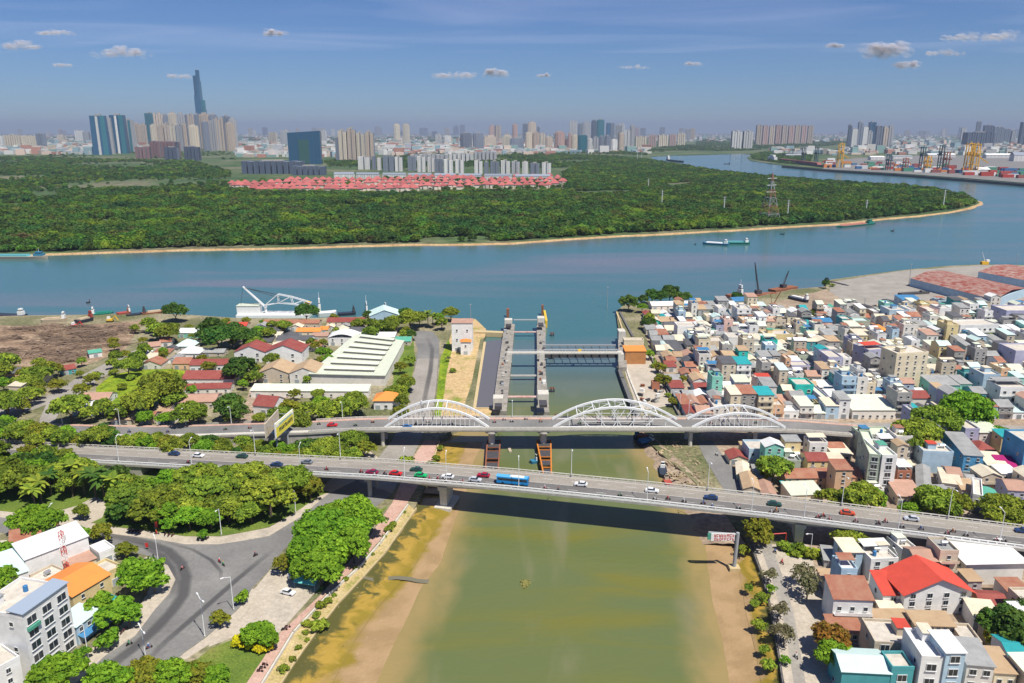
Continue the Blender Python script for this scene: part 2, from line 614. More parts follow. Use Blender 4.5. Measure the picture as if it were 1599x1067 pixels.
def dense(pts, k=4):
 o = []
 for a, b in zip(pts[:-1], pts[1:]):
  for i in range(k):
   t = i / k
   j = (rnd.random() - .5) * 0.8 if i else 0
   o.append((a[0] + (b[0] - a[0]) * t, a[1] + (b[1] - a[1]) * t + j * 0.5))
 return o + [pts[-1]]
strip('beach', dense(FAR_SHORE[:25], 5), 11, FARZ, -0.5, 'beach', z=FARZ, label='narrow orange sand beach under the far woods')
strip('riverside_beach', dense([(-300, 496), (0, 494), (130, 492), (228, 489)], 4), 7, GB, -0.5, 'riverside_dirt')
strip('landing_beach', dense([(1150, 474), (1190, 462), (1240, 452), (1288, 448)], 4), 9, GB, -0.5, 'riverside_dirt')

# mud banks of the canal, falling from the embankment walls into the water: rows of points across, left bank then right bank
def canal_mud():
 m = bpy.data.materials.new('canal_mud')
 m.use_nodes = True
 n, l = m.node_tree.nodes, m.node_tree.links
 b = n['Principled BSDF']
 b.inputs['Roughness'].default_value = .6
 b.inputs['Specular IOR Level'].default_value = .3
 g = n.new('ShaderNodeNewGeometry')
 vc = n.new('ShaderNodeVertexColor')
 vc.layer_name = 'weed'
 def N_(sc, det=5, dist=0.0):
  no = n.new('ShaderNodeTexNoise')
  no.inputs['Scale'].default_value = sc
  no.inputs['Detail'].default_value = det
  no.inputs['Distortion'].default_value = dist
  l.new(g.outputs['Position'], no.inputs['Vector'])
  return no.outputs['Fac']
 def X(f, a, c, lo, hi, add=None, k=1.0):
  if add is not None:
   q = n.new('ShaderNodeMath')
   q.operation = 'MULTIPLY_ADD'
   l.new(f, q.inputs[0])
   q.inputs[1].default_value = k
   l.new(add, q.inputs[2])
   f = q.outputs[0]
  r = n.new('ShaderNodeMapRange')
  r.interpolation_type = 'SMOOTHSTEP'
  r.inputs[1].default_value = lo
  r.inputs[2].default_value = hi
  l.new(f, r.inputs[0])
  x = n.new('ShaderNodeMix')
  x.data_type = 'RGBA'
  l.new(r.outputs[0], x.inputs[0])
  for i, v in ((6, a), (7, c)):
   if isinstance(v, tuple):
    x.inputs[i].default_value = (*v, 1)
   else:
    l.new(v, x.inputs[i])
  return x.outputs[2]
 w_ = vc.outputs[0]
 c = X(N_(.12), (.37, .245, .125), (.30, .20, .095), .4, .65)
 c = X(N_(.05, 5, 1.0), c, (.235, .17, .02), .82, 1.06, w_, 1.0)
 c = X(N_(.11, 6, 1.5), c, (.36, .235, .04), 1.0, 1.2, w_, .9)
 c = X(N_(.2, 6, .6), c, (.085, .08, .02), 1.15, 1.32, w_, .9)
 c = X(N_(1.5, 2), c, (.5, .42, .3), .72, .76)
 l.new(c, b.inputs['Base Color'])
 bp = n.new('ShaderNodeBump')
 bp.inputs['Strength'].default_value = .5
 bp.inputs['Distance'].default_value = .4
 l.new(N_(.9, 6), bp.inputs['Height'])
 l.new(bp.outputs[0], b.inputs['Normal'])
 MATS['canal_mud'] = m
canal_mud()
def bank(name, inner, outer, rows, m, z0=1.0, z1=-0.35, label=None, bumpy=0.25, weed=(.45, 0)):
 A = [Vector((*G(a, b, z0), z0)) for a, b in inner]
 B = [Vector((*G(a, b, 0), z1)) for a, b in outer]
 v, f = [], []
 K = 8
 def resample(P, n_):
  L = [0]
  for a, b in zip(P[:-1], P[1:]):
   L.append(L[-1] + (b - a).length)
  r = []
  for i in range(n_):
   t = L[-1] * i / (n_ - 1)
   for k in range(len(P) - 1):
    if t <= L[k + 1] + 1e-6:
     r.append(P[k].lerp(P[k + 1], (t - L[k]) / (L[k + 1] - L[k])))
     break
  return r
 N = rows
 A, B = resample(A, N), resample(B, N)
 for i in range(N):
  for k in range(K + 1):
   t = k / K
   p = A[i].lerp(B[i], t)
   if 0 < k < K:
    p.z += (noise.noise(p * 0.12) * 0.6 + noise.noise(p * 0.5) * 0.3) * bumpy
    p.z = max(p.z, 0.06 if t < 0.8 else -0.3)
   v.append(p[:])
 for i in range(N - 1):
  for k in range(K):
   a = i * (K + 1) + k
   f.append((a, a + 1, a + K + 2, a + K + 1))
 me = bpy.data.meshes.new(name)
 me.from_pydata(v, [], f)
 me.materials.append(MATS[m])
 me.update()
 me.polygons.foreach_set('use_smooth', [True] * len(me.polygons))
 a0, a1 = weed
 at = []
 for i in range(N):
  for k in range(K + 1):
   at += [a0 + (a1 - a0) * k / K] * 3 + [1]
 me.color_attributes.new('weed', 'FLOAT_COLOR', 'POINT').data.foreach_set('color', np.array(at, dtype=np.float32))
 o = struct(put(name, me), label)
 return o
LMID = [(700, 797), (668, 850), (645, 888), (590, 950), (555, 1000), (520, 1067), (495, 1120)]
RMID = [(1150, 850), (1155, 900), (1165, 960), (1180, 1020), (1188, 1067), (1200, 1120)]
bank('algae_bank', [(640, 785), (600, 862), (566, 902), (529, 941), (497, 982), (461, 1033), (400, 1120)], LMID, 60, 'canal_mud', weed=(1, .5), z0=1.7, z1=0.25, bumpy=0.9, label='yellow-brown weedy mud below the west embankment')
bank('mud_flat', [(703, 790)] + LMID[1:], [(722, 790), (696, 880), (668, 915), (652, 960), (628, 1010), (603, 1067), (575, 1120)], 60, 'canal_mud', weed=(.5, -.1), z0=0.27, z1=-0.12, bumpy=0.1, label='smooth orange-brown mud beside the west waterline')
bank('algae_bank', [(1180, 852), (1195, 905), (1209, 965), (1224, 1067), (1240, 1120)], RMID, 50, 'canal_mud', weed=(.95, .35), z0=1.7, z1=0.25, bumpy=0.8, label='weedy mud with litter below the east embankment')
bank('mud_flat', RMID, [(1090, 850), (1098, 920), (1117, 1000), (1128, 1067), (1140, 1120)], 50, 'canal_mud', weed=(.35, -.1), z0=0.27, z1=-0.12, bumpy=0.12, label='orange-brown mud around the sign pole')
bank('mud_flat', [(690, 690), (684, 712), (676, 745), (660, 770)], [(772, 690), (757, 712), (747, 745), (735, 775)], 24, 'canal_mud', weed=(.3, 0), z0=1.2, z1=-0.3, bumpy=0.2, label='mud bank between the two bridges')
bank('algae_bank', [(683, 692), (677, 722), (668, 760)], [(735, 692), (722, 722), (708, 760)], 24, 'canal_mud', weed=(.8, .5), z0=1.9, z1=0.3, bumpy=0.3)
bank('debris_bank', [(1005, 668), (1045, 705), (1085, 742), (1130, 800), (1165, 850)], [(988, 672), (1003, 705), (1024, 738), (1052, 782), (1092, 850)], 40, 'riverside_dirt', z0=2.1, z1=-0.3, bumpy=1.6, label='rubble-covered bank between the two bridges')
# ================================================================== roads, paths, lawns on the west bank
JUNC = [(-160, 800), (0, 807), (79, 816), (184, 834), (236, 840), (289, 849), (341, 849), (381, 843), (420, 836), (470, 806), (512, 772), (560, 748), (590, 715), (612, 688), (637, 632), (647, 580), (652, 545), (645, 522),
  (655, 516), (676, 518), (686, 530), (686, 556), (681, 604), (677, 632), (656, 690), (640, 722), (612, 772), (575, 800), (500, 828), (467, 832), (432, 871), (419, 892), (394, 918), (373, 950), (323, 994), (289, 1018), (240, 1062), (195, 1120),
  (60, 1120), (116, 1067), (163, 1023), (210, 992), (240, 952), (263, 926), (273, 905), (262, 882), (231, 868), (184, 857), (100, 842), (0, 832), (-160, 826)]
sheet('riverside_road', JUNC, GB + 0.05, 'asphalt', label='wide grey asphalt junction curving along the canal')
sheet('riverside_road', [(652, 560), (684, 560), (681, 604), (677, 632), (656, 690), (640, 722), (612, 770), (560, 752), (590, 716), (612, 689), (637, 632), (647, 580)], GB + 0.09, 'pale_asphalt', label='pale concrete stretch of the riverside road')
sheet('promenade', [(663, 688), (684, 688), (674, 722), (636, 786), (592, 845), (560, 882), (510, 927), (456, 985), (406, 1067), (378, 1120), (335, 1120), (385, 1067), (438, 988), (500, 930), (572, 845), (612, 786), (640, 722)], GB + 0.1, 'pink_paving', label='pink paved promenade on the west bank')
sheet('embankment_strip', [(637, 787), (647, 796), (601, 861), (565, 901), (528, 940), (496, 981), (460, 1032), (436, 1069), (404, 1120), (383, 1120), (408, 1067), (458, 985), (512, 927), (562, 882), (594, 845)], GB + 0.07, 'embankment', label='beige embankment strip with small bushes')
sheet('plaza', [(422, 890), (512, 893), (510, 905), (470, 950), (436, 988), (420, 1000), (390, 985), (326, 1010), (330, 990), (376, 952), (397, 920)], GB + 0.09, 'paving', label='pale paved car park under the big round trees')
sheet('plaza', [(572, 700), (592, 716), (562, 752), (516, 776), (480, 806), (450, 812), (520, 745)], GB + 0.04, 'paving')
sheet('lawn', [(330, 1012), (392, 988), (420, 1003), (430, 1005), (384, 1067), (350, 1120), (230, 1120), (262, 1067)], GB + 0.06, 'grass', label='small lawn beside the promenade')
sheet('lawn', [(585, 800), (606, 790), (560, 846), (500, 925), (470, 920), (450, 880)], GB + 0.08, 'grass')
sheet('pavement', [(-160, 790), (0, 798), (79, 806), (184, 824), (236, 830), (289, 838), (345, 838), (385, 831), (420, 824), (466, 798), (500, 776), (512, 771), (470, 807), (420, 837), (381, 844), (341, 850), (289, 850), (236, 841), (184, 835), (79, 817), (0, 808), (-160, 801)], GB + 0.17, 'paving', label='beige pavement along the park edge')
sheet('pavement', [(231, 869), (262, 883), (274, 905), (264, 927), (241, 953), (211, 993), (164, 1024), (117, 1068), (61, 1121), (20, 1120), (84, 1067), (140, 1015), (190, 975), (222, 940), (236, 915), (236, 893), (205, 880)], GB + 0.17, 'paving', label='pavement in front of the corner houses')
sheet('pavement', [(323, 995), (373, 951), (394, 919), (404, 925), (385, 958), (330, 1004), (289, 1030), (240, 1075), (232, 1069), (289, 1019)], GB + 0.17, 'paving')
PARK = [(-160, 700), (0, 690), (150, 700), (300, 728), (430, 748), (515, 768), (498, 775), (466, 797), (420, 823), (385, 830), (345, 837), (289, 837), (236, 829), (184, 823), (79, 805), (-160, 789)]
sheet('park_lawn', PARK, GB + 0.05, 'grass', label='grass of the wooded park between the roads')
sheet('plaza', [(120, 790), (150, 775), (168, 785), (160, 808), (130, 822), (85, 815), (84, 800)], GB + 0.09, 'paving', label='small paved circle in the park')
sheet('sand_lot', [(697, 545), (709, 508), (742, 498), (759, 514), (757, 527), (750, 530), (736, 600), (724, 636), (740, 638), (772, 638), (775, 660), (690, 660), (686, 640), (690, 606), (697, 566)], GB + 0.06, 'sand', label='bare yellow sand strip beside the lock basin')
sheet('grass_verge', [(688, 560), (700, 530), (706, 545), (698, 580), (690, 640), (686, 660), (678, 660), (683, 606)], GB + 0.09, 'lush_grass')
sheet('lock_basin', [(757, 534), (785, 530), (774, 636), (741, 636)], GB + 0.085, mat('basin_water', (0.13, 0.12, 0.115), rough=0.15, spec=0.5), label='grey still water of the side basin')
sheet('timber_yard', [(-300, 512), (0, 508), (90, 512), (200, 502), (226, 500), (212, 520), (196, 545), (150, 565), (100, 578), (0, 570), (-300, 575)], GB + 0.05, ramp_mat('yard_dirt', [(.3, (.13, .085, .06)), (.45, (.25, .17, .11)), (.6, (.34, .25, .17)), (.75, (.12, .085, .07))], .05, scale2=.5, amt2=.4, stretch=(.6, 1.6, 1)), label='brown dirt yard with scrap timber by the river')
sheet('back_road', [(215, 545), (240, 535), (205, 558), (160, 590), (118, 618), (96, 640), (78, 668), (150, 668), (144, 690), (60, 690), (62, 655), (72, 632), (30, 648), (-120, 672), (-120, 658), (30, 634), (88, 612), (120, 590), (180, 560)], GB + 0.06, 'pale_asphalt', label='narrow lane from the river to the main street')
sheet('lush_field', [(150, 605), (175, 585), (215, 578), (270, 576), (292, 580), (285, 600), (270, 622), (210, 632), (150, 630)], GB + 0.07, 'lush_grass', label='bright yellow-green overgrown field')
sheet('dirt_yard', [(395, 590), (420, 565), (432, 585), (400, 640), (420, 660), (440, 600), (465, 628), (430, 665), (370, 668), (385, 625)], GB + 0.05, 'riverside_dirt')
sheet('verge', [(600, 545), (645, 525), (648, 560), (640, 610), (628, 640), (605, 640), (615, 590)], GB + 0.055, 'grass')

# east bank
sheet('east_road', [(1176, 850), (1262, 850), (1276, 900), (1290, 960), (1308, 1067), (1325, 1120), (1240, 1120), (1224, 1067), (1207, 960), (1192, 900)], GB + 0.05, 'paving', label='pale concrete lane on the east embankment')
sheet('east_road', [(1186, 850), (1205, 850), (1222, 900), (1240, 960), (1258, 1067), (1270, 1120), (1252, 1120), (1240, 1067), (1222, 960), (1204, 900)], GB + 0.08, 'pale_asphalt')
sheet('east_road', [(1088, 688), (1112, 688), (1132, 715), (1165, 752), (1195, 795), (1150, 795), (1126, 758), (1100, 715)], GB + 0.06, 'asphalt', label='small road climbing the east bank between the bridges')
sheet('town_ground', [(1000, 500), (1030, 480), (1800, 470), (2000, 700), (2000, 1120), (1330, 1120), (1290, 960), (1262, 850), (1200, 790), (1110, 690), (1055, 640), (1020, 560)], GB + 0.04, 'riverside_dirt')
sheet('main_street', [(1180, 662), (1420, 660), (1700, 668), (1700, 682), (1420, 676), (1180, 682)], GB + 0.09, 'pale_asphalt')
sheet('quay_apron', [(1290, 470), (1300, 440), (1400, 424), (1530, 414), (1800, 418), (1800, 470), (1500, 470), (1400, 478), (1330, 476)], GB + 0.05, 'pale_asphalt', label='broad grey quay apron beside the river')
sheet('grass_verge', [(1210, 845), (1500, 895), (1500, 902), (1400, 893), (1230, 868)], GB + 0.1, 'lush_grass')
sheet('construction_site', [(972, 555), (1012, 545), (1040, 590), (1052, 632), (1010, 640), (990, 625), (978, 590)], GB + 0.08, 'paving', label='pale construction yard beside the lock')
sheet('dock_yard', [(1220, 470), (1290, 452), (1330, 478), (1280, 490), (1200, 478)], GB + 0.06, 'riverside_dirt')

# tyre-darkened bend: smooth worn track with soft edges (colour attribute), laid on the junction
def worn(name, pts, wid, z):
 P = [Vector((*G(a, b, z), z)) for a, b in pts]
 v, f, at = [], [], []
 for i, p in enumerate(P):
  d = (P[min(i + 1, len(P) - 1)] - P[max(i - 1, 0)]).normalized()
  nr = Vector((d.y, -d.x, 0))
  e = min(1, i / 2, (len(P) - 1 - i) / 2)
  for k, a_ in ((-1, 0), (-.4, 1), (.4, 1), (1, 0)):
   v.append((p + nr * k * wid / 2)[:])
   at.append((a_ * e,) * 3 + (1,))
 for i in range(len(P) - 1):
  for k in range(3):
   a = i * 4 + k
   f.append((a, a + 4, a + 5, a + 1))
 me = bpy.data.meshes.new(name)
 me.from_pydata(v, [], f)
 c = me.color_attributes.new('wear', 'FLOAT_COLOR', 'POINT')
 c.data.foreach_set('color', np.array(at, dtype=np.float32).ravel())
 if 'tyre_wear' not in MATS:
  m = bpy.data.materials.new('tyre_wear')
  m.use_nodes = True
  n, l = m.node_tree.nodes, m.node_tree.links
  b = n['Principled BSDF']
  b.inputs['Base Color'].default_value = (0.085, 0.083, 0.085, 1)
  b.inputs['Roughness'].default_value = 0.8
  a = n.new('ShaderNodeVertexColor')
  a.layer_name = 'wear'
  mm = n.new('ShaderNodeMath')
  mm.operation = 'MULTIPLY'
  mm.inputs[1].default_value = 0.6
  l.new(a.outputs[0], mm.inputs[0])
  l.new(mm.outputs[0], b.inputs['Alpha'])
  MATS['tyre_wear'] = m
 me.materials.append(MATS['tyre_wear'])
 return struct(put(name, me))
worn('tyre_track', [(100, 826), (184, 838), (230, 848), (262, 860), (283, 880), (290, 902), (286, 930), (268, 955), (240, 985), (205, 1015), (160, 1050), (130, 1080)], 4.5, GB + 0.09)
worn('tyre_track', [(180, 843), (225, 853), (252, 868), (268, 888), (276, 910), (272, 935)], 3.0, GB + 0.11)
worn('tyre_track', [(250, 845), (300, 858), (330, 875), (345, 892), (346, 908)], 1.6, GB + 0.1)
worn('tyre_track', [(430, 855), (400, 880), (370, 905), (330, 940), (290, 975), (250, 1010), (220, 1045)], 2.6, GB + 0.1)
worn('tyre_track', [(665, 525), (675, 545), (672, 580), (662, 630), (650, 665)], 3.5, GB + 0.1)

# embankment walls: things of their own
def wall(name, pts, z0, z1, th, m, label, cat='wall', rail=None):
 P = [G(a, b, z1) for a, b in pts]
 mb = MB()
 for (x0, y0), (x1, y1) in zip(P[:-1], P[1:]):
  L = math.hypot(x1 - x0, y1 - y0)
  mb.box((x0 + x1) / 2, (y0 + y1) / 2, z0, L + th * .5, th, z1 - z0, math.atan2(y1 - y0, x1 - x0))
 if rail:
  root = thing(name, label, cat)
  mb.build('wall_body', m, root)
  rb = MB()
  for (x0, y0), (x1, y1) in zip(P[:-1], P[1:]):
   L = math.hypot(x1 - x0, y1 - y0)
   k = max(1, int(L / 3))
   for i in range(k):
    t = i / k
    rb.bar((x0 + (x1 - x0) * t, y0 + (y1 - y0) * t, z1), (x0 + (x1 - x0) * t, y0 + (y1 - y0) * t, z1 + 1), 0.06, 0, 4)
   rb.bar((x0, y0, z1 + 1), (x1, y1, z1 + 1), 0.06, 0, 4)
   rb.bar((x0, y0, z1 + .55), (x1, y1, z1 + .55), 0.04, 0, 4)
  rb.build('railing', rail, root)
  return root
 return tag(mb.build(name, m), label, cat)
wall('embankment_wall', [(637, 787), (594, 846), (562, 883), (512, 928), (458, 986), (408, 1068), (383, 1120)], GB, GB + 0.9, 0.5, 'pale_concrete', 'low pale parapet wall along the pink promenade on the west bank')
wall('embankment_wall', [(650, 793), (602, 861), (566, 901), (529, 940), (497, 981), (461, 1032), (437, 1069), (405, 1120)], 0.2, GB + 0.15, 0.4, 'yellow_sand_wall', 'beige sloping toe wall above the weedy west mud bank')
wall('embankment_wall', [(1172, 850), (1191, 900), (1206, 960), (1223, 1067), (1240, 1120)], 0.2, GB + 0.6, 0.5, 'dark_concrete', 'dark stained retaining wall along the east mud bank below the road bridge', rail='dark_steel')
wall('embankment_wall', [(686, 688), (674, 726), (664, 752)], 0.2, GB + 0.5, 0.5, 'yellow_sand_wall', 'short beige embankment wall between the two bridges on the west bank')
wall('basin_wall', [(757, 534), (741, 636)], 0.2, GB + 0.35, 1.6, 'yellow_sand_wall', 'long sandy concrete wall on the west side of the side basin')
wall('basin_wall', [(741, 637), (774, 637)], 0.2, GB + 0.4, 1.2, 'yellow_sand_wall', 'short end wall closing the side basin near the arch bridge')
wall('basin_wall', [(745, 517), (790, 519)], 0.2, GB + 1.4, 5.0, 'yellow_sand_wall', 'thick sandy yellow wall across the river end of the side basin')
wall('retaining_wall', [(966, 572), (972, 590), (985, 624), (1004, 662)], 0.0, GB + 1.0, 2.2, 'dark_concrete', 'dark timber-faced retaining wall along the east side of the lock')
wall('retaining_wall', [(978, 574), (984, 592), (998, 626), (1012, 652)], GB, GB + 0.7, 1.0, 'pale_concrete', 'pale concrete kerb wall beside the construction yard')
wall('retaining_wall', [(963, 487), (974, 520)], 0.0, GB + 0.8, 1.0, 'yellow_sand_wall', 'yellow mooring wall at the canal mouth')
wall('retaining_wall', [(968, 487), (988, 524)], 0.0, GB + 1.2, 1.4, 'dark_concrete', 'dark diagonal wall behind the yellow mooring wall')
wall('floodwall', [(1010, 545), (1034, 590), (1052, 632), (1062, 650)], GB, GB + 1.3, 0.8, 'dark_concrete', 'dark mossy flood wall between the yard and the houses')
wall('perimeter_wall', [(470, 640), (566, 652), (640, 654)], GB, GB + 2.2, 0.3, 'pale_concrete', 'long pale perimeter wall behind the arch bridge approach')
wall('perimeter_wall', [(200, 668), (330, 660), (420, 655)], GB, GB + 1.6, 0.3, 'concrete', 'grey perimeter wall along the north side of the main street')

# ================================================================== bridges
def ribbon(name, cpts, wid, th, m, parent=None, off=0.0, zo=0.0, mi=None, drop=None):
 """deck slab along centre points (x,y,z); off: sideways shift (+ = far side); drop: list of underside z"""
 P = [Vector(p) for p in cpts]
 v, f = [], []
 for i, p in enumerate(P):
  d = (P[min(i + 1, len(P) - 1)] - P[max(i - 1, 0)])
  d.z = 0
  d.normalize()
  nr = Vector((-d.y, d.x, 0))
  c = p + nr * off + Vector((0, 0, zo))
  zb = drop[i] if drop else c.z - th
  a, b = c - nr * wid / 2, c + nr * wid / 2
  v += [a[:], b[:], (b.x, b.y, zb), (a.x, a.y, zb)]
 for i in range(len(P) - 1):
  k = i * 4
  f += [(k, k + 4, k + 5, k + 1), (k + 1, k + 5, k + 6, k + 2), (k + 2, k + 6, k + 7, k + 3), (k + 3, k + 7, k + 4, k)]
 k = (len(P) - 1) * 4
 f += [(0, 1, 2, 3), (k + 3, k + 2, k + 1, k)]
 me = bpy.data.meshes.new(name)
 me.from_pydata(v, [], f)
 me.materials.append(MATS[m])
 me.update()
 return put(name, me, parent)

ramp_mat('deck_light', [(0.3, (0.24, 0.215, 0.185)), (0.55, (0.30, 0.27, 0.23)), (0.75, (0.22, 0.20, 0.175))], 0.05, scale2=1.2, amt2=0.12, stretch=(0.25, 2.2, 1), rotz=0.22)
ramp_mat('deck_dark', [(0.3, (0.13, 0.125, 0.12)), (0.55, (0.175, 0.165, 0.155)), (0.75, (0.23, 0.215, 0.195))], 0.05, scale2=1.2, amt2=0.12, stretch=(0.25, 2.4, 1), rotz=0.22)

def balustrade(cpts, off, h, m, name, parent, zo=0.0, solid=0.5, step=2.2):
 P = [Vector(p) for p in cpts]
 mb = MB()
 for i in range(len(P) - 1):
  a, b = P[i], P[i + 1]
  d = b - a
  L = math.hypot(d.x, d.y)
  nr = Vector((-d.y / L, d.x / L, 0))
  a, b = a + nr * off + Vector((0, 0, zo)), b + nr * off + Vector((0, 0, zo))
  nn = nr * 0.16
  for (z0, z1, wd) in ((0, solid, 1.0), (h - 0.22, h, 1.1)):
   q = [a - nn * wd, b - nn * wd, b + nn * wd, a + nn * wd]
   mb.slab([(p.x, p.y, p.z + z0) for p in q], z1 - z0)
  k = max(1, int(L / step))
  for j in range(k):
   p = a.lerp(b, (j + .5) / k)
   mb.box(p.x, p.y, p.z + solid, 0.45, 0.3, h - solid - 0.2, math.atan2(d.y, d.x))
 return mb.build(name, m, parent)

# ---- road bridge in front
def fy(x):
 return 269 - 0.225 * x - 7.2
FZ = [(-330, 2.3), (-230, 3.4), (-190, 5.0), (-150, 7.0), (-100, 9.4), (-50, 12.0), (0, 13.0), (50, 13.0), (91, 12.5), (173, 10.0), (250, 7.0), (330, 3.5), (400, 2.4)]
def fz(x):
 return interp(FZ, x)
fx = list(range(-330, 401, 10))
cp = [(x, fy(x), fz(x)) for x in fx]
rb = thing('road_bridge', 'long low concrete road bridge full of traffic, crossing in front of the arch bridge', 'bridge')
ribbon('deck', cp, 15.2, 0.9, 'concrete', rb)
ribbon('road_surface', cp, 6.9, 0.05, 'deck_light', rb, off=3.55, zo=0.06)
ribbon('road_surface', cp, 6.9, 0.05, 'deck_dark', rb, off=-3.55, zo=0.06)
dr = []
for x, y, z in cp:
 t = abs((x - 37) / 62.0)
 dr.append(z - 1.5 - (1.9 * min(1, t) ** 2 if t <= 1 else max(0, 1.9 * (1 - (t - 1) * 2))))
ribbon('girder', [(x, y, z - 0.88) for x, y, z in cp if -160 <= x <= 320], 9.0, 1.0, 'pale_concrete', rb, drop=[d for d, p in zip(dr, cp) if -160 <= p[0] <= 320])
ab = [p for p in cp if p[0] <= -150]
ribbon('abutment', [(x, y, z - 0.89) for x, y, z in ab], 14.0, 1, 'concrete', rb, drop=[GB - 0.2] * len(ab))
ab = [p for p in cp if p[0] >= 310]
ribbon('abutment', [(x, y, z - 0.89) for x, y, z in ab], 14.0, 1, 'concrete', rb, drop=[GB - 0.2] * len(ab))
balustrade(cp, -7.35, 1.25, 'white_paint', 'parapet', rb, zo=0.0)
balustrade(cp, 7.35, 1.25, 'pale_concrete', 'parapet', rb, zo=0.0)
balustrade(cp, -7.0, 0.25, 'pale_concrete', 'kerb', rb, zo=0.05, solid=0.2)
ml = MB()
for i in range(len(cp) - 1):
 a, b = Vector(cp[i]), Vector(cp[i + 1])
 d = (b - a)
 nr = Vector((-d.y, d.x, 0)).normalized()
 for off, t0, t1 in ((0, 0, 1), (-3.5, .1, .45), (3.5, .1, .45), (-6.5, 0, 1), (6.5, 0, 1)):
  p, q = a.lerp(b, t0) + nr * off, a.lerp(b, t1) + nr * off
  z = Vector((0, 0, 0.075))
  ml.quad(p + z - nr * .08, q + z - nr * .08, q + z + nr * .08, p + z + nr * .08)
ml.build('lane_marking', 'lane_white', rb)
for x in (-140, -110, -80, -54, -25, 99, 130, 160, 190, 220, 250, 280, 305):
 if x == -25 or x == 99:
  continue
 mb = MB()
 y, z = fy(x), fz(x)
 zt = z - 1.55 if not -30 < x < 105 else z - 3.0
 mb.box(x, y, zt - 1.0, 2.0, 12, 1.4, math.atan(-.225))
 for s in (-3.5, 3.5):
  mb.bar((x - s * -.21, y + s, 0.0), (x - s * -.21, y + s, zt - 0.9), 0.85, 0, 10)
 mb.build('pier', 'concrete', rb)
for x in (-25, 99):
 y, z = fy(x), fz(x)
 mb = MB()
 mb.box(x, y, z - 4.2, 3.4, 10.5, 1.4, math.atan(-.225))
 mb.box(x, y, 0.9, 2.6, 7.5, z - 4.9, math.atan(-.225), taper=1.12)
 mb.box(x, y, -0.8, 6.5, 11.5, 2.2, math.atan(-.225))
 mb.build('pier', 'pale_concrete', rb)

# ---- arch bridge behind
AYN, AYF = G(800, 671, 11)[1], G(800, 652.5, 11)[1]
AYC = (AYN + AYF) / 2
AW = AYF - AYN
def ay(x):
 return AYC if x > -95 else AYC + ((-95 - x) / 90.0) * 11
AZ = [(-290, 2.15), (-205, 2.3), (-170, 3.6), (-140, 5.6), (-100, 8.9), (-72, 10.6), (-57, 11), (100, 11), (130, 9.9), (170, 6.6), (215, 3.2), (240, 2.3), (300, 2.2)]
def az(x):
 return interp(AZ, x)
ax = list(range(-290, 301, 10))
ap = [(x, ay(x), az(x)) for x in ax]
ar = thing('arch_bridge', 'old road bridge with three white steel arches beside the lock', 'bridge')
ribbon('deck', ap, AW, 0.9, 'concrete', ar)
ribbon('road_surface', ap, AW - 4.4, 0.05, 'asphalt', ar, zo=0.06)
ab = [p for p in ap if p[0] <= -80]
ribbon('abutment', [(x, y, z - .88) for x, y, z in ab], AW - 1, 1, 'concrete', ar, drop=[GB - .3] * len(ab))
ab = [p for p in ap if p[0] >= 150]
ribbon('abutment', [(x, y, z - .88) for x, y, z in ab], AW - 1, 1, 'concrete', ar, drop=[GB - .3] * len(ab))
sp_ = [p for p in ap if -90 <= p[0] <= 150]
ribbon('girder', [(x, y, z - .88) for x, y, z in sp_], AW - 3.5, 0.9, 'dark_concrete', ar)
balustrade(sp_, -AW / 2 + .3, 1.0, 'pale_concrete', 'parapet', ar, solid=0.55)
balustrade(sp_, AW / 2 - .3, 1.0, 'pale_concrete', 'parapet', ar, solid=0.55)
for s in (-1, 1):
 ribbon('footway', ap, 1.9, 0.3, 'pink_paving' if s > 0 else 'pale_concrete', ar, off=s * (AW / 2 - 1.5), zo=0.22)

def arch(x0, x1, rise, truss, nseg):
 root_z = 11.2
 yn, yf = AYC - AW / 2 + 2.2, AYC + AW / 2 - 2.2
 N = nseg
 def pt(t, y):
  return Vector((x0 + (x1 - x0) * t, y, root_z + rise * 4 * t * (1 - t)))
 for y in (yn, yf):
  mb = MB()
  pts = [pt(i / N, y) for i in range(N + 1)]
  for a, b in zip(pts[:-1], pts[1:]):
   mb.bar(a, b, 0.62, 0, 4)
  mb.bar((x0, y, root_z + 0.25), (x1, y, root_z + 0.25), 0.3, 0, 4)
  mb.build('arch_rib', 'white_steel', ar)
  for i in range(1, N):
   p = pts[i]
   if p.z - root_z < 0.8:
    continue
   if not truss or i % 2 == 0:
    MB().bar((p.x, y, root_z), p, 0.17 if truss else 0.14, 0, 4).build('hanger', 'white_steel', ar)
   if truss and i % 2 == 1 and 1 < i < N - 1:
    tx = p.x + (x1 - x0) / N * (1.6 if i < N / 2 else -1.6)
    MB().bar((tx, y, root_z), p, 0.2, 0, 4).build('diagonal', 'white_steel', ar)
  if truss:
   a, b = pt(0.22, y), pt(0.78, y)
   MB().bar((a.x, y, root_z + 2.8), (b.x, y, root_z + 2.8), 0.14, 0, 4).build('tie_rail', 'white_steel', ar)
 cb = MB()
 ks = range(3, N - 2, 2) if truss else [int(N / 2), int(N / 2) + 2, int(N / 2) - 2]
 prev = None
 for i in ks:
  a, b = pt(i / N, yn), pt(i / N, yf)
  cb.bar(a, b, 0.24, 0, 4)
  if prev and truss:
   m = (a + b) / 2
   cb.bar(prev[0], m, 0.13, 0, 4)
   cb.bar(prev[1], m, 0.13, 0, 4)
  prev = (a, b)
 cb.build('cross_brace', 'white_steel', ar)
def axw(px, z=11.2):
 y = AYN + 2.2
 return (px - 799.5) / PXM(y, z)
arch(axw(601), axw(763), 8.9, False, 22)
arch(axw(864), axw(1064), 9.4, True, 16)
arch(axw(1081), axw(1226), 6.6, False, 20)
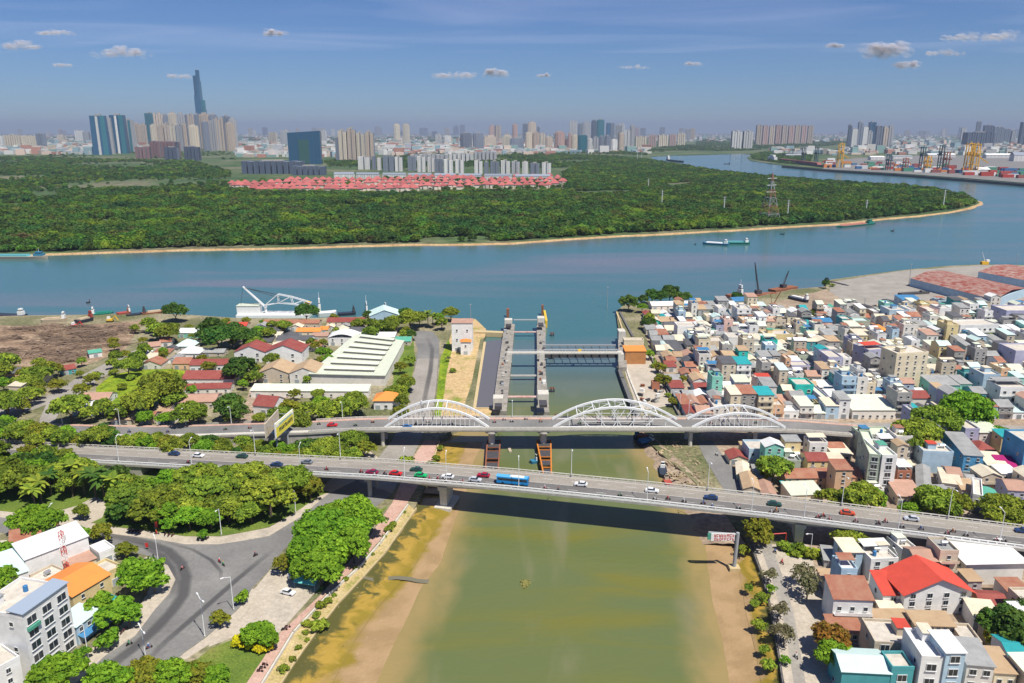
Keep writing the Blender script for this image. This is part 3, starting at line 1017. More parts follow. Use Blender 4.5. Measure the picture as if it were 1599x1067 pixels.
for px in (600, 768, 848, 1075, 1175):
 x = (px - 799.5) / PXM(AYC, 5)
 mb = MB()
 if px in (768, 848):
  mb.bar((x, AYC, 8.6), (x, AYC, 10.1), 3.3, 0, 14)
  mb.bar((x, AYC - 4.5, 8.8), (x, AYC - 4.5, 9.6), 2.9, 0, 14)
  mb.bar((x, AYC - 3, -0.5), (x, AYC - 3, 8.9), 1.5, 0, 12)
  mb.bar((x, AYC + 3, -0.5), (x, AYC + 3, 8.9), 1.5, 0, 12)
 else:
  mb.box(x, AYC, 8.9, 2.2, 12, 1.2)
  mb.bar((x, AYC - 4, -0.5), (x, AYC - 4, 9.0), 0.9, 0, 10)
  mb.bar((x, AYC + 4, -0.5), (x, AYC + 4, 9.0), 0.9, 0, 10)
 mb.build('pier', 'pale_concrete', ar)

# ---- fenders that run out from the two lock piers
def fender(pxs, label, m1, m2, h):
 root = thing('pier_fender', label, 'fender')
 (a0, a1, ay_), (b0, b1, by_) = pxs
 A = [G(a0, ay_, h), G(a1, ay_, h), G(b1, by_, h), G(b0, by_, h)]
 mb = MB()
 N = 10
 for i in range(N + 1):
  t = i / N
  l = (A[0][0] + (A[3][0] - A[0][0]) * t, A[0][1] + (A[3][1] - A[0][1]) * t)
  r = (A[1][0] + (A[2][0] - A[1][0]) * t, A[1][1] + (A[2][1] - A[1][1]) * t)
  mb.bar((*l, h), (*r, h), 0.28, 0, 4)
  mb.bar((*l, -1), (*l, h), 0.22, 0, 4)
  mb.bar((*r, -1), (*r, h), 0.22, 0, 4)
 for p, q in ((A[0], A[3]), (A[1], A[2])):
  mb.bar((*p, h), (*q, h), 0.4, 0, 4)
  mb.bar((*p, h * .45), (*q, h * .45), 0.3, 0, 4)
 mb.build('frame', m1, root)
 for t0, t1 in ((0.02, .2), (.32, .5), (.62, .74), (.85, .98)):
  q = []
  for (t, s) in ((t0, 0), (t0, 1), (t1, 1), (t1, 0)):
   l = Vector((A[0][0] + (A[3][0] - A[0][0]) * t, A[0][1] + (A[3][1] - A[0][1]) * t, h - 0.1))
   r = Vector((A[1][0] + (A[2][0] - A[1][0]) * t, A[1][1] + (A[2][1] - A[1][1]) * t, h - 0.1))
   q.append(l.lerp(r, s)[:])
  MB().slab([q[3], q[2], q[1], q[0]], 0.3).build('deck_plate', m2, root)
 sk = MB()
 for p, q in ((A[0], A[3]), (A[1], A[2])):
  L = math.hypot(q[0] - p[0], q[1] - p[1])
  sk.box((p[0] + q[0]) / 2, (p[1] + q[1]) / 2, h * .55, L, 0.15, h * .4, math.atan2(q[1] - p[1], q[0] - p[0]))
 sk.build('skirt', m1, root)
fender(((761, 781, 688), (757, 777, 748)), 'rusty brown steel fender frame below the western lock pier', 'rust_steel', 'dark_steel', 2.6)
fender(((838, 860, 688), (849, 861, 742)), 'orange steel fender with dark deck openings below the central lock pier', 'orange_steel', 'dark_steel', 3.0)

# ================================================================== the lock / tidal gate
def pier_poly(name, pts, z1, m, label, extra):
 root = thing(name, label, 'lock pier')
 MB().prism(ccw(poly(pts, z1)), -1.5, z1).build('pier_wall', m, root)
 for nm, mb, mm in extra:
  mb.build(nm, mm, root)
 return root
def blk(px, py, z0, sx, sy, sz, mb=None):
 mb = mb or MB()
 x, y = G(px, py, z0)
 mb.box(x, y, z0, sx, sy, sz)
 return mb
def clutter(pts, z, n_, s=0.8):
 """winches, hatches and boxes standing on a pier top, each near the pier's centre line"""
 out_ = []
 for i in range(n_):
  t = (i + rnd.random()) / n_
  px = pts[0][0] + (pts[1][0] - pts[0][0]) * t + rnd.uniform(-4, 4)
  py = pts[0][1] + (pts[1][1] - pts[0][1]) * t
  a = rnd.uniform(.6, 1.8) * s
  mb = blk(px, py, z, a, a * rnd.uniform(.8, 2), rnd.uniform(.5, 1.6))
  out_.append(('machinery_box', mb, pick(['dark_steel', 'dark_steel', 'rust_steel', 'white_paint', 'grey_steel', 'concrete'])))
 return out_
e = clutter(((793, 515), (780, 640)), 4.0, 26, 1.1)
e += [('gate_tower', blk(794, 508, 4.0, 5.4, 6, 4.5), 'pale_concrete'), ('tower_opening', blk(794, 510.5, 5.5, 4.0, 5.4, 1.6), 'dark_steel'), ('gate_tower', blk(778, 634, 4.0, 5.0, 6, 5), 'pale_concrete'), ('tower_opening', blk(778, 637.5, 6.2, 3.6, 5.0, 1.8), 'dark_steel'), ('beacon', blk(793, 497, -1, 2.0, 4, 7.5), 'rust_steel')]
pier_poly('lock_pier', [(788, 506), (804, 506), (797, 580), (791, 642), (769, 642), (777, 580)], 4.0, 'lock_concrete', 'long cluttered concrete pier on the west side of the navigation lock', e)
e = clutter(((846, 518), (847, 600)), 4.5, 14, 1.1)
e += [('gate_tower', blk(844.5, 507, 4.5, 5.0, 7, 5.5), 'pale_concrete'), ('tower_opening', blk(844.5, 508.5, 7, 3.6, 7.6, 1.2), 'dark_steel'), ('gate_tower', blk(848, 630, 4.5, 5.4, 7, 6), 'pale_concrete'), ('tower_opening', blk(848, 632.5, 8, 3.8, 7.4, 1.3), 'dark_steel'), ('beacon', blk(847, 494, -1, 1.6, 3, 9), 'rust_steel'), ('yellow_fender', blk(851.5, 505, -1, 1.6, 34, 6.2), 'yellow_paint')]
pier_poly('lock_pier', [(838, 506), (852, 506), (852, 580), (858, 644), (838, 644), (839, 580)], 4.5, 'lock_concrete', 'middle concrete pier between the lock chamber and the tidal gate', e)
e = [('gate_tower', blk(970, 528, 4.5, 4.6, 8, 5.5), 'pale_concrete'), ('gate_tower', blk(971, 560, 4.5, 5.4, 6, 4), 'pale_concrete'), ('hatch', blk(970, 541, 4.6, 1.6, 2, .5), 'dark_steel')]
pier_poly('lock_pier', [(965, 520), (977, 520), (979, 574), (966, 574)], 4.5, 'lock_concrete', 'concrete pier at the east end of the tidal gate beside the orange house', e)

tg = thing('tidal_gate', 'dark steel tidal gate spanning from the middle pier to the east pier under a footbridge', 'sluice gate')
x0, yb = G(851, 552, 10)
x1 = G(966, 552, 10)[0]
mb = MB()
mb.box((x0 + x1) / 2, yb + 9, 4.6, x1 - x0, 0.5, 4.4)
mb.build('gate_leaf', 'dark_steel', tg)
mb = MB()
for i in range(10):
 x = x0 + (x1 - x0) * i / 9
 mb.box(x, yb + 8.3, 4.3, 0.5, 1.2, 5.4)
 mb.box(x, yb + 13, 9.4, 0.35, 9, 0.4)
mb.build('gate_rib', 'dark_steel', tg)
mb = MB()
mb.box((x0 + x1) / 2, yb + 8.4, 9.7, x1 - x0 + 1, 0.9, 0.5)
mb.box((x0 + x1) / 2, yb + 17.5, 9.6, x1 - x0 + 1, 0.8, 1.0)
mb.build('gate_rail', 'grey_steel', tg)
fbz = 10.0
x0, yb = G(792, 550, fbz)
x1 = G(970, 550, fbz)[0]
fb = thing('lock_footbridge', 'straight pale footbridge crossing the whole lock in front of the tidal gate', 'footbridge')
MB().box((x0 + x1) / 2, yb, fbz - .9, x1 - x0, 2.6, 0.9).build('deck', 'pale_concrete', fb)
mb = MB()
for s in (-1.2, 1.2):
 mb.bar((x0, yb + s, fbz + 1.0), (x1, yb + s, fbz + 1.0), 0.07, 0, 4)
 for i in range(40):
  x = x0 + (x1 - x0) * i / 39
  mb.bar((x, yb + s, fbz), (x, yb + s, fbz + 1.0), 0.06, 0, 4)
mb.build('railing', 'white_steel', fb)
blk(905, 549, fbz, 2.0, 1.5, 1.3).build('sign_board', 'yellow_paint', fb)
for px in (795, 846, 969):
 MB().box((px - 799.5) / PXM(yb, 5), yb, 3.9, 3.2, 3.4, fbz - 4.8).build('support', 'pale_concrete', fb)
mat('faded_red', (0.50, 0.22, 0.18), var=0.8, scale=0.35, col2=(0.6, 0.55, 0.5))
for (a, b, py, z, m, lb) in ((802, 840, 518, 3.5, 'faded_red', 'red and white boom across the river end of the lock chamber'), (793, 841, 619, 3.5, 'faded_red', 'red and white boom across the lock chamber nearest the arch bridge'),
        (797, 841, 586, 3.0, 'concrete', 'grey sill beam across the middle of the lock chamber'), (802, 842, 499, 0.6, 'grey_steel', 'thin grey floating boom at the river mouth of the lock')):
 p, q = G(a, py, z), G(b, py, z)
 tag(MB().box((p[0] + q[0]) / 2, p[1], z - .6, q[0] - p[0], 2.0, .6).build('lock_boom', m), lb, 'boom')
# ================================================================== foliage
def foliage_mat(name, col, col2, rand=0.25, transl=0.3, patches=False):
 m = bpy.data.materials.new(name)
 m.use_nodes = True
 n, l = m.node_tree.nodes, m.node_tree.links
 b = n['Principled BSDF']
 o = n['Material Output']
 b.inputs['Roughness'].default_value = 0.7
 b.inputs['Specular IOR Level'].default_value = 0.15
 a = n.new('ShaderNodeVertexColor')
 a.layer_name = 'tone'
 mx = n.new('ShaderNodeMix')
 mx.data_type = 'RGBA'
 mx.inputs[6].default_value = (*col, 1)
 mx.inputs[7].default_value = (*col2, 1)
 l.new(a.outputs[0], mx.inputs[0])
 hs = n.new('ShaderNodeHueSaturation')
 oi = n.new('ShaderNodeObjectInfo')
 m1 = n.new('ShaderNodeMapRange')
 m1.inputs[3].default_value = 1 - rand
 m1.inputs[4].default_value = 1 + rand
 l.new(oi.outputs['Random'], m1.inputs[0])
 l.new(m1.outputs[0], hs.inputs['Value'])
 m2 = n.new('ShaderNodeMapRange')
 m2.inputs[3].default_value = 0.5 - rand * 0.07
 m2.inputs[4].default_value = 0.5 + rand * 0.07
 wn = n.new('ShaderNodeTexWhiteNoise')
 wn.noise_dimensions = '1D'
 l.new(oi.outputs['Random'], wn.inputs['W'])
 l.new(wn.outputs['Value'], m2.inputs[0])
 l.new(m2.outputs[0], hs.inputs['Hue'])
 src = mx.outputs[2]
 if patches:      # stands of other, yellower or browner kinds of tree
  for sc, c3, lo, hi in ((0.011, (0.19, 0.30, 0.02), .48, .66), (0.02, (0.17, 0.12, 0.05), .57, .70), (0.006, (0.03, 0.10, 0.03), .5, .7)):
   no = n.new('ShaderNodeTexNoise')
   no.inputs['Scale'].default_value = sc
   no.inputs['Detail'].default_value = 4
   l.new(oi.outputs['Location'], no.inputs['Vector'])
   r_ = n.new('ShaderNodeMapRange')
   r_.inputs[1].default_value = lo
   r_.inputs[2].default_value = hi
   r_.inputs[4].default_value = .75
   l.new(no.outputs['Fac'], r_.inputs[0])
   m3 = n.new('ShaderNodeMix')
   m3.data_type = 'RGBA'
   l.new(r_.outputs[0], m3.inputs[0])
   l.new(src, m3.inputs[6])
   m3.inputs[7].default_value = (*c3, 1)
   src = m3.outputs[2]
 l.new(src, hs.inputs['Color'])
 l.new(hs.outputs[0], b.inputs['Base Color'])
 t = n.new('ShaderNodeBsdfTranslucent')
 l.new(hs.outputs[0], t.inputs[0])
 ms = n.new('ShaderNodeMixShader')
 ms.inputs[0].default_value = transl
 l.new(b.outputs[0], ms.inputs[1])
 l.new(t.outputs[0], ms.inputs[2])
 l.new(ms.outputs[0], o.inputs[0])
 MATS[name] = m
foliage_mat('foliage', (0.10, 0.17, 0.02), (0.34, 0.42, 0.04), rand=0.25)
foliage_mat('bright_foliage', (0.10, 0.24, 0.015), (0.27, 0.46, 0.03), rand=0.15)
foliage_mat('dark_foliage', (0.035, 0.10, 0.018), (0.13, 0.23, 0.03), rand=0.25)
foliage_mat('olive_foliage', (0.14, 0.19, 0.02), (0.34, 0.33, 0.03), rand=0.2)
foliage_mat('rusty_foliage', (0.16, 0.13, 0.02), (0.42, 0.17, 0.03), rand=0.2)
foliage_mat('yellow_flowers', (0.45, 0.42, 0.01), (0.85, 0.75, 0.02), rand=0.1)
foliage_mat('forest_foliage', (0.028, 0.085, 0.022), (0.12, 0.22, 0.032), rand=0.42, patches=True)
foliage_mat('dry_foliage', (0.13, 0.14, 0.06), (0.27, 0.24, 0.12), rand=0.2)
mat('bark', (0.13, 0.10, 0.07), var=0.6, scale=2.0)

def crown_mesh(name, seed, rx, rz, clumps, per, leaf, m, z0=0.0, flat=0.0, fill=0.55, cr=0.42):
 """leaf clumps spread over an uneven crown; centre at the origin + z0"""
 g_ = np.random.default_rng(seed)
 u = g_.normal(size=(clumps, 3))
 u /= np.linalg.norm(u, axis=1)[:, None]
 u[:, 2] = np.abs(u[:, 2]) * (1.0 if flat else 1.0) - 0.35 * (g_.random(clumps) < 0.35)
 rad = fill + (1 - fill) * g_.random(clumps) ** 0.5
 ph = g_.random(4) * 6.28
 ang = np.arctan2(u[:, 1], u[:, 0])
 lob = 1 + 0.22 * np.sin(ang * 2 + ph[0]) + 0.17 * np.sin(ang * 3 + ph[1])
 cen = u * rad[:, None] * np.array([rx, rx, rz]) * np.stack([lob, lob, np.ones(clumps)], 1)
 if flat:
  cen[:, 2] = np.round(cen[:, 2] / (rz * flat)) * rz * flat
 crad = rx * cr * (0.6 + 0.7 * g_.random(clumps))
 tone = g_.random(clumps)
 d = g_.normal(size=(clumps, per, 3))
 d /= np.linalg.norm(d, axis=2)[:, :, None]
 d[:, :, 2] = np.where(d[:, :, 2] < -0.3, -d[:, :, 2], d[:, :, 2])
 sq = 0.4 if flat else 0.75
 rr = crad[:, None] * (0.75 + 0.3 * g_.random((clumps, per)))
 pos = cen[:, None, :] + d * rr[:, :, None] * np.array([1, 1, sq])
 nrm = d + 0.65 * g_.normal(size=d.shape) + np.array([0, 0, 0.25])
 nrm = nrm.reshape(-1, 3)
 nrm /= np.linalg.norm(nrm, axis=1)[:, None]
 pos = pos.reshape(-1, 3)
 t = np.cross(nrm, g_.normal(size=nrm.shape))
 t /= np.linalg.norm(t, axis=1)[:, None]
 bt = np.cross(nrm, t)
 N = len(pos)
 s = leaf * (0.6 + 0.8 * g_.random((N, 1)))
 V = np.stack([pos - t * s - bt * s * .6, pos + t * s * .4 - bt * s, pos + t * s + bt * s * .6, pos - t * s * .4 + bt * s], 1).reshape(-1, 3)
 V[:, 2] += z0
 me = bpy.data.meshes.new(name)
 me.vertices.add(4 * N)
 me.vertices.foreach_set('co', V.astype(np.float32).ravel())
 me.loops.add(4 * N)
 me.loops.foreach_set('vertex_index', np.arange(4 * N, dtype=np.int32))
 me.polygons.add(N)
 me.polygons.foreach_set('loop_start', np.arange(0, 4 * N, 4, dtype=np.int32))
 me.update(calc_edges=True)
 tn = np.repeat(np.clip(np.repeat(tone, per) * 0.8 + 0.3 * g_.random(N) - 0.05, 0, 1), 4)
 c = me.color_attributes.new('tone', 'FLOAT_COLOR', 'POINT')
 c.data.foreach_set('color', np.stack([tn, tn, tn, np.ones_like(tn)], 1).astype(np.float32).ravel())
 me.materials.append(MATS[m])
 return me

def trunk_mesh(h, r, spread, seed, limbs=5):
 g_ = random.Random(seed)
 mb = MB()
 p = Vector((0, 0, -0.3))
 q = Vector((g_.uniform(-.3, .3), g_.uniform(-.3, .3), h * .55))
 mb.bar(p, q, r, 0, 7, r * .7)
 for k in range(limbs):
  a = 2 * PI * k / limbs + g_.random()
  e = q + Vector((math.cos(a) * spread * g_.uniform(.5, .9), math.sin(a) * spread * g_.uniform(.5, .9), h * g_.uniform(.3, .6)))
  mb.bar(q - Vector((0, 0, .4)), e, r * .5, 0, 5, r * .15)
 return mb.mesh('trunk', 'bark')

# kinds: name -> list of (crown mesh, trunk mesh, radius, centre height)
KINDS = {}
def kind(key, mname, specs, **kw):
 L = []
 for i, (rx, rz, zc, cl, per, leaf) in enumerate(specs):
  L.append((crown_mesh('crown', 100 + len(KINDS) * 10 + i, rx, rz, cl, per, leaf, mname, z0=zc, **kw), trunk_mesh(zc, 0.05 * rx + .12, rx * .7, i + 5), rx, zc))
 KINDS[key] = L
kind('round_tree', 'foliage', [(5.5, 3.8, 6.5, 100, 42, .4), (4.2, 3.4, 5.5, 80, 38, .37), (6.5, 4.2, 7.5, 125, 42, .42)], cr=.29)
kind('rain_tree', 'foliage', [(8.5, 3.6, 8.5, 150, 44, .42), (7.2, 3.4, 7.5, 120, 44, .42)], flat=0.42, cr=0.2)
kind('banyan_tree', 'bright_foliage', [(6.8, 5.2, 7.5, 190, 42, .38), (5.6, 4.6, 6.5, 150, 42, .36)], cr=0.22)
kind('mango_tree', 'dark_foliage', [(6.0, 4.8, 6.5, 110, 44, .42), (4.6, 4.2, 5.5, 85, 42, .38)], cr=.29)
kind('olive_tree', 'olive_foliage', [(4.6, 3.6, 5.5, 75, 36, .36), (3.6, 3.2, 5.0, 60, 34, .33)], cr=.28)
kind('flame_tree', 'rusty_foliage', [(5.0, 3.2, 6.0, 45, 55, .4)])
kind('sapling', 'bright_foliage', [(2.4, 2.0, 3.0, 22, 45, .3), (1.9, 1.8, 2.6, 18, 40, .28)])
kind('street_tree', 'bright_foliage', [(4.8, 3.6, 6.2, 85, 42, .36), (3.9, 3.2, 5.4, 70, 40, .34)], cr=.28)
kind('dry_tree', 'dry_foliage', [(3.2, 2.6, 4.5, 22, 30, .3)], fill=0.3)
kind('bush', 'foliage', [(1.6, 1.2, 1.0, 14, 40, .26), (2.2, 1.5, 1.3, 18, 45, .3)])
kind('flower_bush', 'yellow_flowers', [(1.8, 1.2, 1.0, 16, 45, .26)])

def palm_meshes(seed):
 g_ = random.Random(seed)
 V, F, A = [], [], []
 for k in range(20):
  a = 2 * PI * k / 20 + g_.uniform(-.15, .15)
  el = g_.uniform(.15, 1.1)
  L = g_.uniform(3.6, 4.6)
  tn = g_.random()
  prev = None
  for i in range(7):
   t = i / 6
   r = L * t
   z = 7.2 + math.sin(el) * r - 0.16 * r * r * (1 - el * .3)
   c = Vector((math.cos(a) * r * math.cos(el * .6), math.sin(a) * r * math.cos(el * .6), z))
   w_ = 0.75 * math.sin(PI * min(1, t * .9 + .08))
   s = Vector((-math.sin(a), math.cos(a), 0)) * w_
   row = (c - s - Vector((0, 0, .3 * w_)), c, c + s - Vector((0, 0, .3 * w_)))
   b = len(V)
   V += [p[:] for p in row]
   A += [(tn * .8 + .1 * i / 6,) * 3 + (1,)] * 3
   if prev is not None:
    F += [(prev, b, b + 1, prev + 1), (prev + 1, b + 1, b + 2, prev + 2)]
   prev = b
 me = bpy.data.meshes.new('crown')
 me.from_pydata(V, [], F)
 c = me.color_attributes.new('tone', 'FLOAT_COLOR', 'POINT')
 c.data.foreach_set('color', np.array(A, dtype=np.float32).ravel())
 me.materials.append(MATS['dark_foliage' if seed % 2 else 'foliage'])
 mb = MB()
 mb.bar((0, 0, -.3), (.2, 0, 3.6), .24, 0, 7, .2)
 mb.bar((.2, 0, 3.6), (0, 0, 7.3), .2, 0, 7, .16)
 return me, mb.mesh('trunk', 'bark'), 4.0, 7.0
KINDS['palm_tree'] = [palm_meshes(1), palm_meshes(2)]

TREES = []
LOOKS = {'round_tree': 'mid-green round-crowned tree', 'rain_tree': 'broad layered green rain tree', 'banyan_tree': 'dense bright green tree', 'mango_tree': 'dense dark green tree', 'olive_tree': 'yellowish olive tree',
   'flame_tree': 'tree with rusty orange foliage', 'sapling': 'small bright young tree', 'street_tree': 'fresh green street tree', 'dry_tree': 'thin greyish tree', 'bush': 'low green bush', 'flower_bush': 'yellow flowering bush', 'palm_tree': 'palm tree with drooping fronds'}
def tree(kd, x, y, s=1.0, z=GB, zone=None, label=None, name=None, group=None):
 me, tr, rx, zc = pick(KINDS[kd])
 e = bpy.data.objects.new(name or kd, None)
 C.objects.link(e)
 e.location = (x, y, z)
 e.rotation_euler = (0, 0, rnd.uniform(0, 2 * PI))
 e.scale = (s * rnd.uniform(.93, 1.07), s, s * rnd.uniform(.88, 1.12))
 put('crown', me, e)
 if kd not in ('bush', 'flower_bush'):
  put('trunk', tr, e)
 cat = {'bush': 'bush', 'flower_bush': 'bush', 'palm_tree': 'palm'}.get(kd, 'tree')
 tag(e, label or '', cat, group)
 e['_zone'] = zone or ''
 TREES.append((e, kd, zone, x, y, label))
 return e

def tpx(kd, px, py, s=1.0, zone=None, label=None, base=False, group=None):
 """tree whose crown centre is seen at the pixel (its base if base)"""
 zc = KINDS[kd][0][3] * s
 x, y = G(px, py, GB if base else GB + zc)
 return tree(kd, x, y, s, GB, zone, label, group=group)

def finish_trees():
 Z = {}
 for t in TREES:
  if not t[5]:
   Z.setdefault(t[2], {}).setdefault(t[1], []).append(t)
 for zn, kinds in Z.items():
  for kd, L in kinds.items():
   L.sort(key=lambda t: (t[3] / t[4]))
   for i, t in enumerate(L):
    if len(L) == 1:
     t[0]['label'] = f"{LOOKS[kd]} {zn}"
    else:
     t[0]['label'] = f"{LOOKS[kd]} {zn}, {ordw(i + 1)} such from left"
 for t in TREES:
  del t[0]['_zone']
  if t[2] and 'group' not in t[0]:
   t[0]['group'] = 'trees ' + t[2]

def proj(x, y, z):
 f = y * cT - (z - H) * sT
 return 799.5 + FPX * x / f, 533.5 - FPX * (y * sT + (z - H) * cT) / f

def fill(zone, pg, kinds, spacing, count, smin=.8, smax=1.2, avoid=(), base=True):
 """scatter separate trees over a photo-pixel polygon of ground"""
 W = [G(a, b, GB) for a, b in pg]
 av = [[G(a, b, GB) for a, b in q] for q in avoid]
 x0, x1 = min(p[0] for p in W), max(p[0] for p in W)
 y0, y1 = min(p[1] for p in W), max(p[1] for p in W)
 got = []
 for _ in range(count * 40):
  if len(got) >= count:
   break
  p = (rnd.uniform(x0, x1), rnd.uniform(y0, y1))
  if not inside(p, W) or any(inside(p, q) for q in av):
   continue
  if any((p[0] - q[0]) ** 2 + (p[1] - q[1]) ** 2 < spacing ** 2 for q in got):
   continue
  if any(f[0] - 1.5 < p[0] < f[1] + 1.5 and f[2] - 2 < p[1] < f[3] + 1 for f in FOOT):
   continue
  a, b_ = proj(p[0], p[1], 6)
  if a < -50 or a > 1650 or b_ > 1110:
   continue
  got.append(p)
  ks = [k for k in kinds for _ in range(kinds[k])]
  tree(pick(ks), p[0], p[1], rnd.uniform(smin, smax), GB, zone)

# ================================================================== the far woods: one mass of trees nobody could count
wood_src = bpy.data.collections.new('wood_sources')
for i, (rx, rz, zc) in enumerate(((5.2, 3.8, 3.6), (4.3, 3.6, 3.4), (6.2, 4.4, 4.2), (3.4, 2.6, 2.6))):
 me = crown_mesh('wood_crown', 300 + i, rx, rz, 34, 16, .95, 'forest_foliage', z0=zc, cr=0.4)
 wood_src.objects.link(bpy.data.objects.new('wood_crown', me))
ng = bpy.data.node_groups.new('wood_scatter', 'GeometryNodeTree')
ng.interface.new_socket('Geometry', in_out='INPUT', socket_type='NodeSocketGeometry')
ng.interface.new_socket('Geometry', in_out='OUTPUT', socket_type='NodeSocketGeometry')
gi, go = ng.nodes.new('NodeGroupInput'), ng.nodes.new('NodeGroupOutput')
ci = ng.nodes.new('GeometryNodeCollectionInfo')
ci.inputs['Collection'].default_value = wood_src
ci.inputs['Separate Children'].default_value = True
ci.inputs['Reset Children'].default_value = True
ip = ng.nodes.new('GeometryNodeInstanceOnPoints')
ip.inputs['Pick Instance'].default_value = True
rv = ng.nodes.new('FunctionNodeRandomValue')
rv.data_type = 'FLOAT_VECTOR'
rv.inputs[1].default_value = (0, 0, 6.28)
rs = ng.nodes.new('FunctionNodeRandomValue')
rs.data_type = 'FLOAT'
rs.inputs[2].default_value = 0.45
rs.inputs[3].default_value = 1.35
ng.links.new(gi.outputs[0], ip.inputs['Points'])
ng.links.new(ci.outputs[0], ip.inputs['Instance'])
ng.links.new(rv.outputs[0], ip.inputs['Rotation'])
ng.links.new(rs.outputs[1], ip.inputs['Scale'])
ng.links.new(ip.outputs[0], go.inputs[0])

def inside_np(X, Y, pg):
 r = np.zeros(len(X), bool)
 j = len(pg) - 1
 for i in range(len(pg)):
  xi, yi = pg[i]
  xj, yj = pg[j]
  if yi != yj:
   c = ((yi > Y) != (yj > Y)) & (X < (xj - xi) * (Y - yi) / (yj - yi) + xi)
   r ^= c
  j = i
 return r
def wood(label, pg, spacing, holes=(), thin=0.0, clear=()):
 W = [G(a, b, FARZ) for a, b in pg]
 x0, x1 = min(p[0] for p in W), max(p[0] for p in W)
 y0, y1 = min(p[1] for p in W), max(p[1] for p in W)
 g_ = np.random.default_rng(5)
 X, Y = np.meshgrid(np.arange(x0, x1, spacing), np.arange(y0, y1, spacing))
 X = (X + g_.uniform(-.5, .5, X.shape) * spacing * 1.1).ravel()
 Y = (Y + g_.uniform(-.5, .5, Y.shape) * spacing * 1.1).ravel()
 f = Y * cT + (H - 3) * sT
 U = 799.5 + FPX * X / f
 k = (U > -60) & (U < 1660) & inside_np(X, Y, W)
 for h_ in holes:
  k &= ~inside_np(X, Y, [G(a, b, FARZ) for a, b in h_])
 if thin:
  s = np.sin(X * .009 + 1.3 * np.sin(Y * .004)) + np.sin(Y * .0062 + X * .002) + 0.6 * g_.normal(size=X.shape)
  k &= s > thin
 X, Y = X[k], Y[k]
 me = bpy.data.meshes.new('wood')
 me.vertices.add(len(X))
 me.vertices.foreach_set('co', np.stack([X, Y, np.full(len(X), FARZ - .4)], 1).astype(np.float32).ravel())
 o = put('woods', me)
 o['label'] = label
 o['kind'] = 'stuff'
 md = o.modifiers.new('scatter', 'NODES')
 md.node_group = ng
 return len(X)
HOLES = [[(300, 372), (420, 366), (440, 370), (330, 377)], [(120, 345), (190, 341), (230, 346), (150, 351)], [(980, 330), (1040, 326), (1050, 331), (990, 335)], [(730, 340), (800, 336), (806, 340), (740, 345)], [(1240, 318), (1290, 315), (1296, 319), (1250, 323)], [(655, 372), (760, 368), (765, 376), (650, 379)], [(890, 299), (985, 297), (990, 304), (900, 308)], [(520, 321), (700, 316), (705, 320), (525, 326)], [(1020, 288), (1085, 284), (1088, 289), (1050, 296)],
   [(0, 318), (60, 316), (62, 322), (0, 326)], [(30, 292), (90, 296), (95, 312), (60, 314)], [(140, 325), (200, 323), (205, 327), (140, 330)], [(240, 303), (350, 300), (352, 304), (240, 308)]]
n1 = wood('dense green woods covering the peninsula across the river', [(-200, 401), (0, 395), (75, 393), (300, 386), (560, 380), (640, 379), (800, 376), (960, 365), (1100, 358), (1220, 351), (1310, 346), (1430, 334), (1505, 324), (1524, 317),
   (1515, 312), (1488, 305), (1462, 299), (1400, 292), (1300, 286), (1200, 278), (1120, 269), (1060, 259), (1018, 252), (960, 246), (900, 258), (880, 272), (884, 300), (640, 305), (400, 302), (330, 294), (120, 300), (-200, 305)], 7.2, holes=HOLES)
n2 = wood('scattered trees and scrub between the woods and the far city', [(-200, 303), (120, 299), (330, 293), (355, 297), (360, 270), (300, 252), (150, 250), (0, 246), (-200, 246)], 12, thin=-0.3)
n3 = wood('green belt of trees in front of the far apartment blocks', [(590, 264), (880, 262), (960, 246), (1012, 243), (1000, 236), (940, 234), (780, 236), (700, 240), (505, 252), (515, 262)], 15, thin=-0.2)
n4 = wood('small wooded island beside the port', [(1172, 243), (1176, 249), (1215, 255), (1262, 258), (1268, 244), (1230, 238), (1190, 239)], 12)
n5 = wood('distant belts of trees beyond the river bend', [(1010, 238), (1160, 236), (1300, 228), (1330, 222), (1250, 217), (1090, 218), (1085, 226), (1010, 232)], 26, thin=-0.4)
n7 = wood('trees between the red-roofed villas', [(366, 297), (640, 303), (876, 297), (878, 283), (640, 280), (370, 285)], 24, thin=-.9)
n6 = wood('trees among the houses of the far city', [(-100, 244), (150, 247), (380, 250), (450, 240), (520, 244), (700, 236), (800, 232), (1000, 222), (700, 214), (-100, 214)], 42, thin=0.2)
print('wood points', n1, n2, n3, n4, n5, n6)

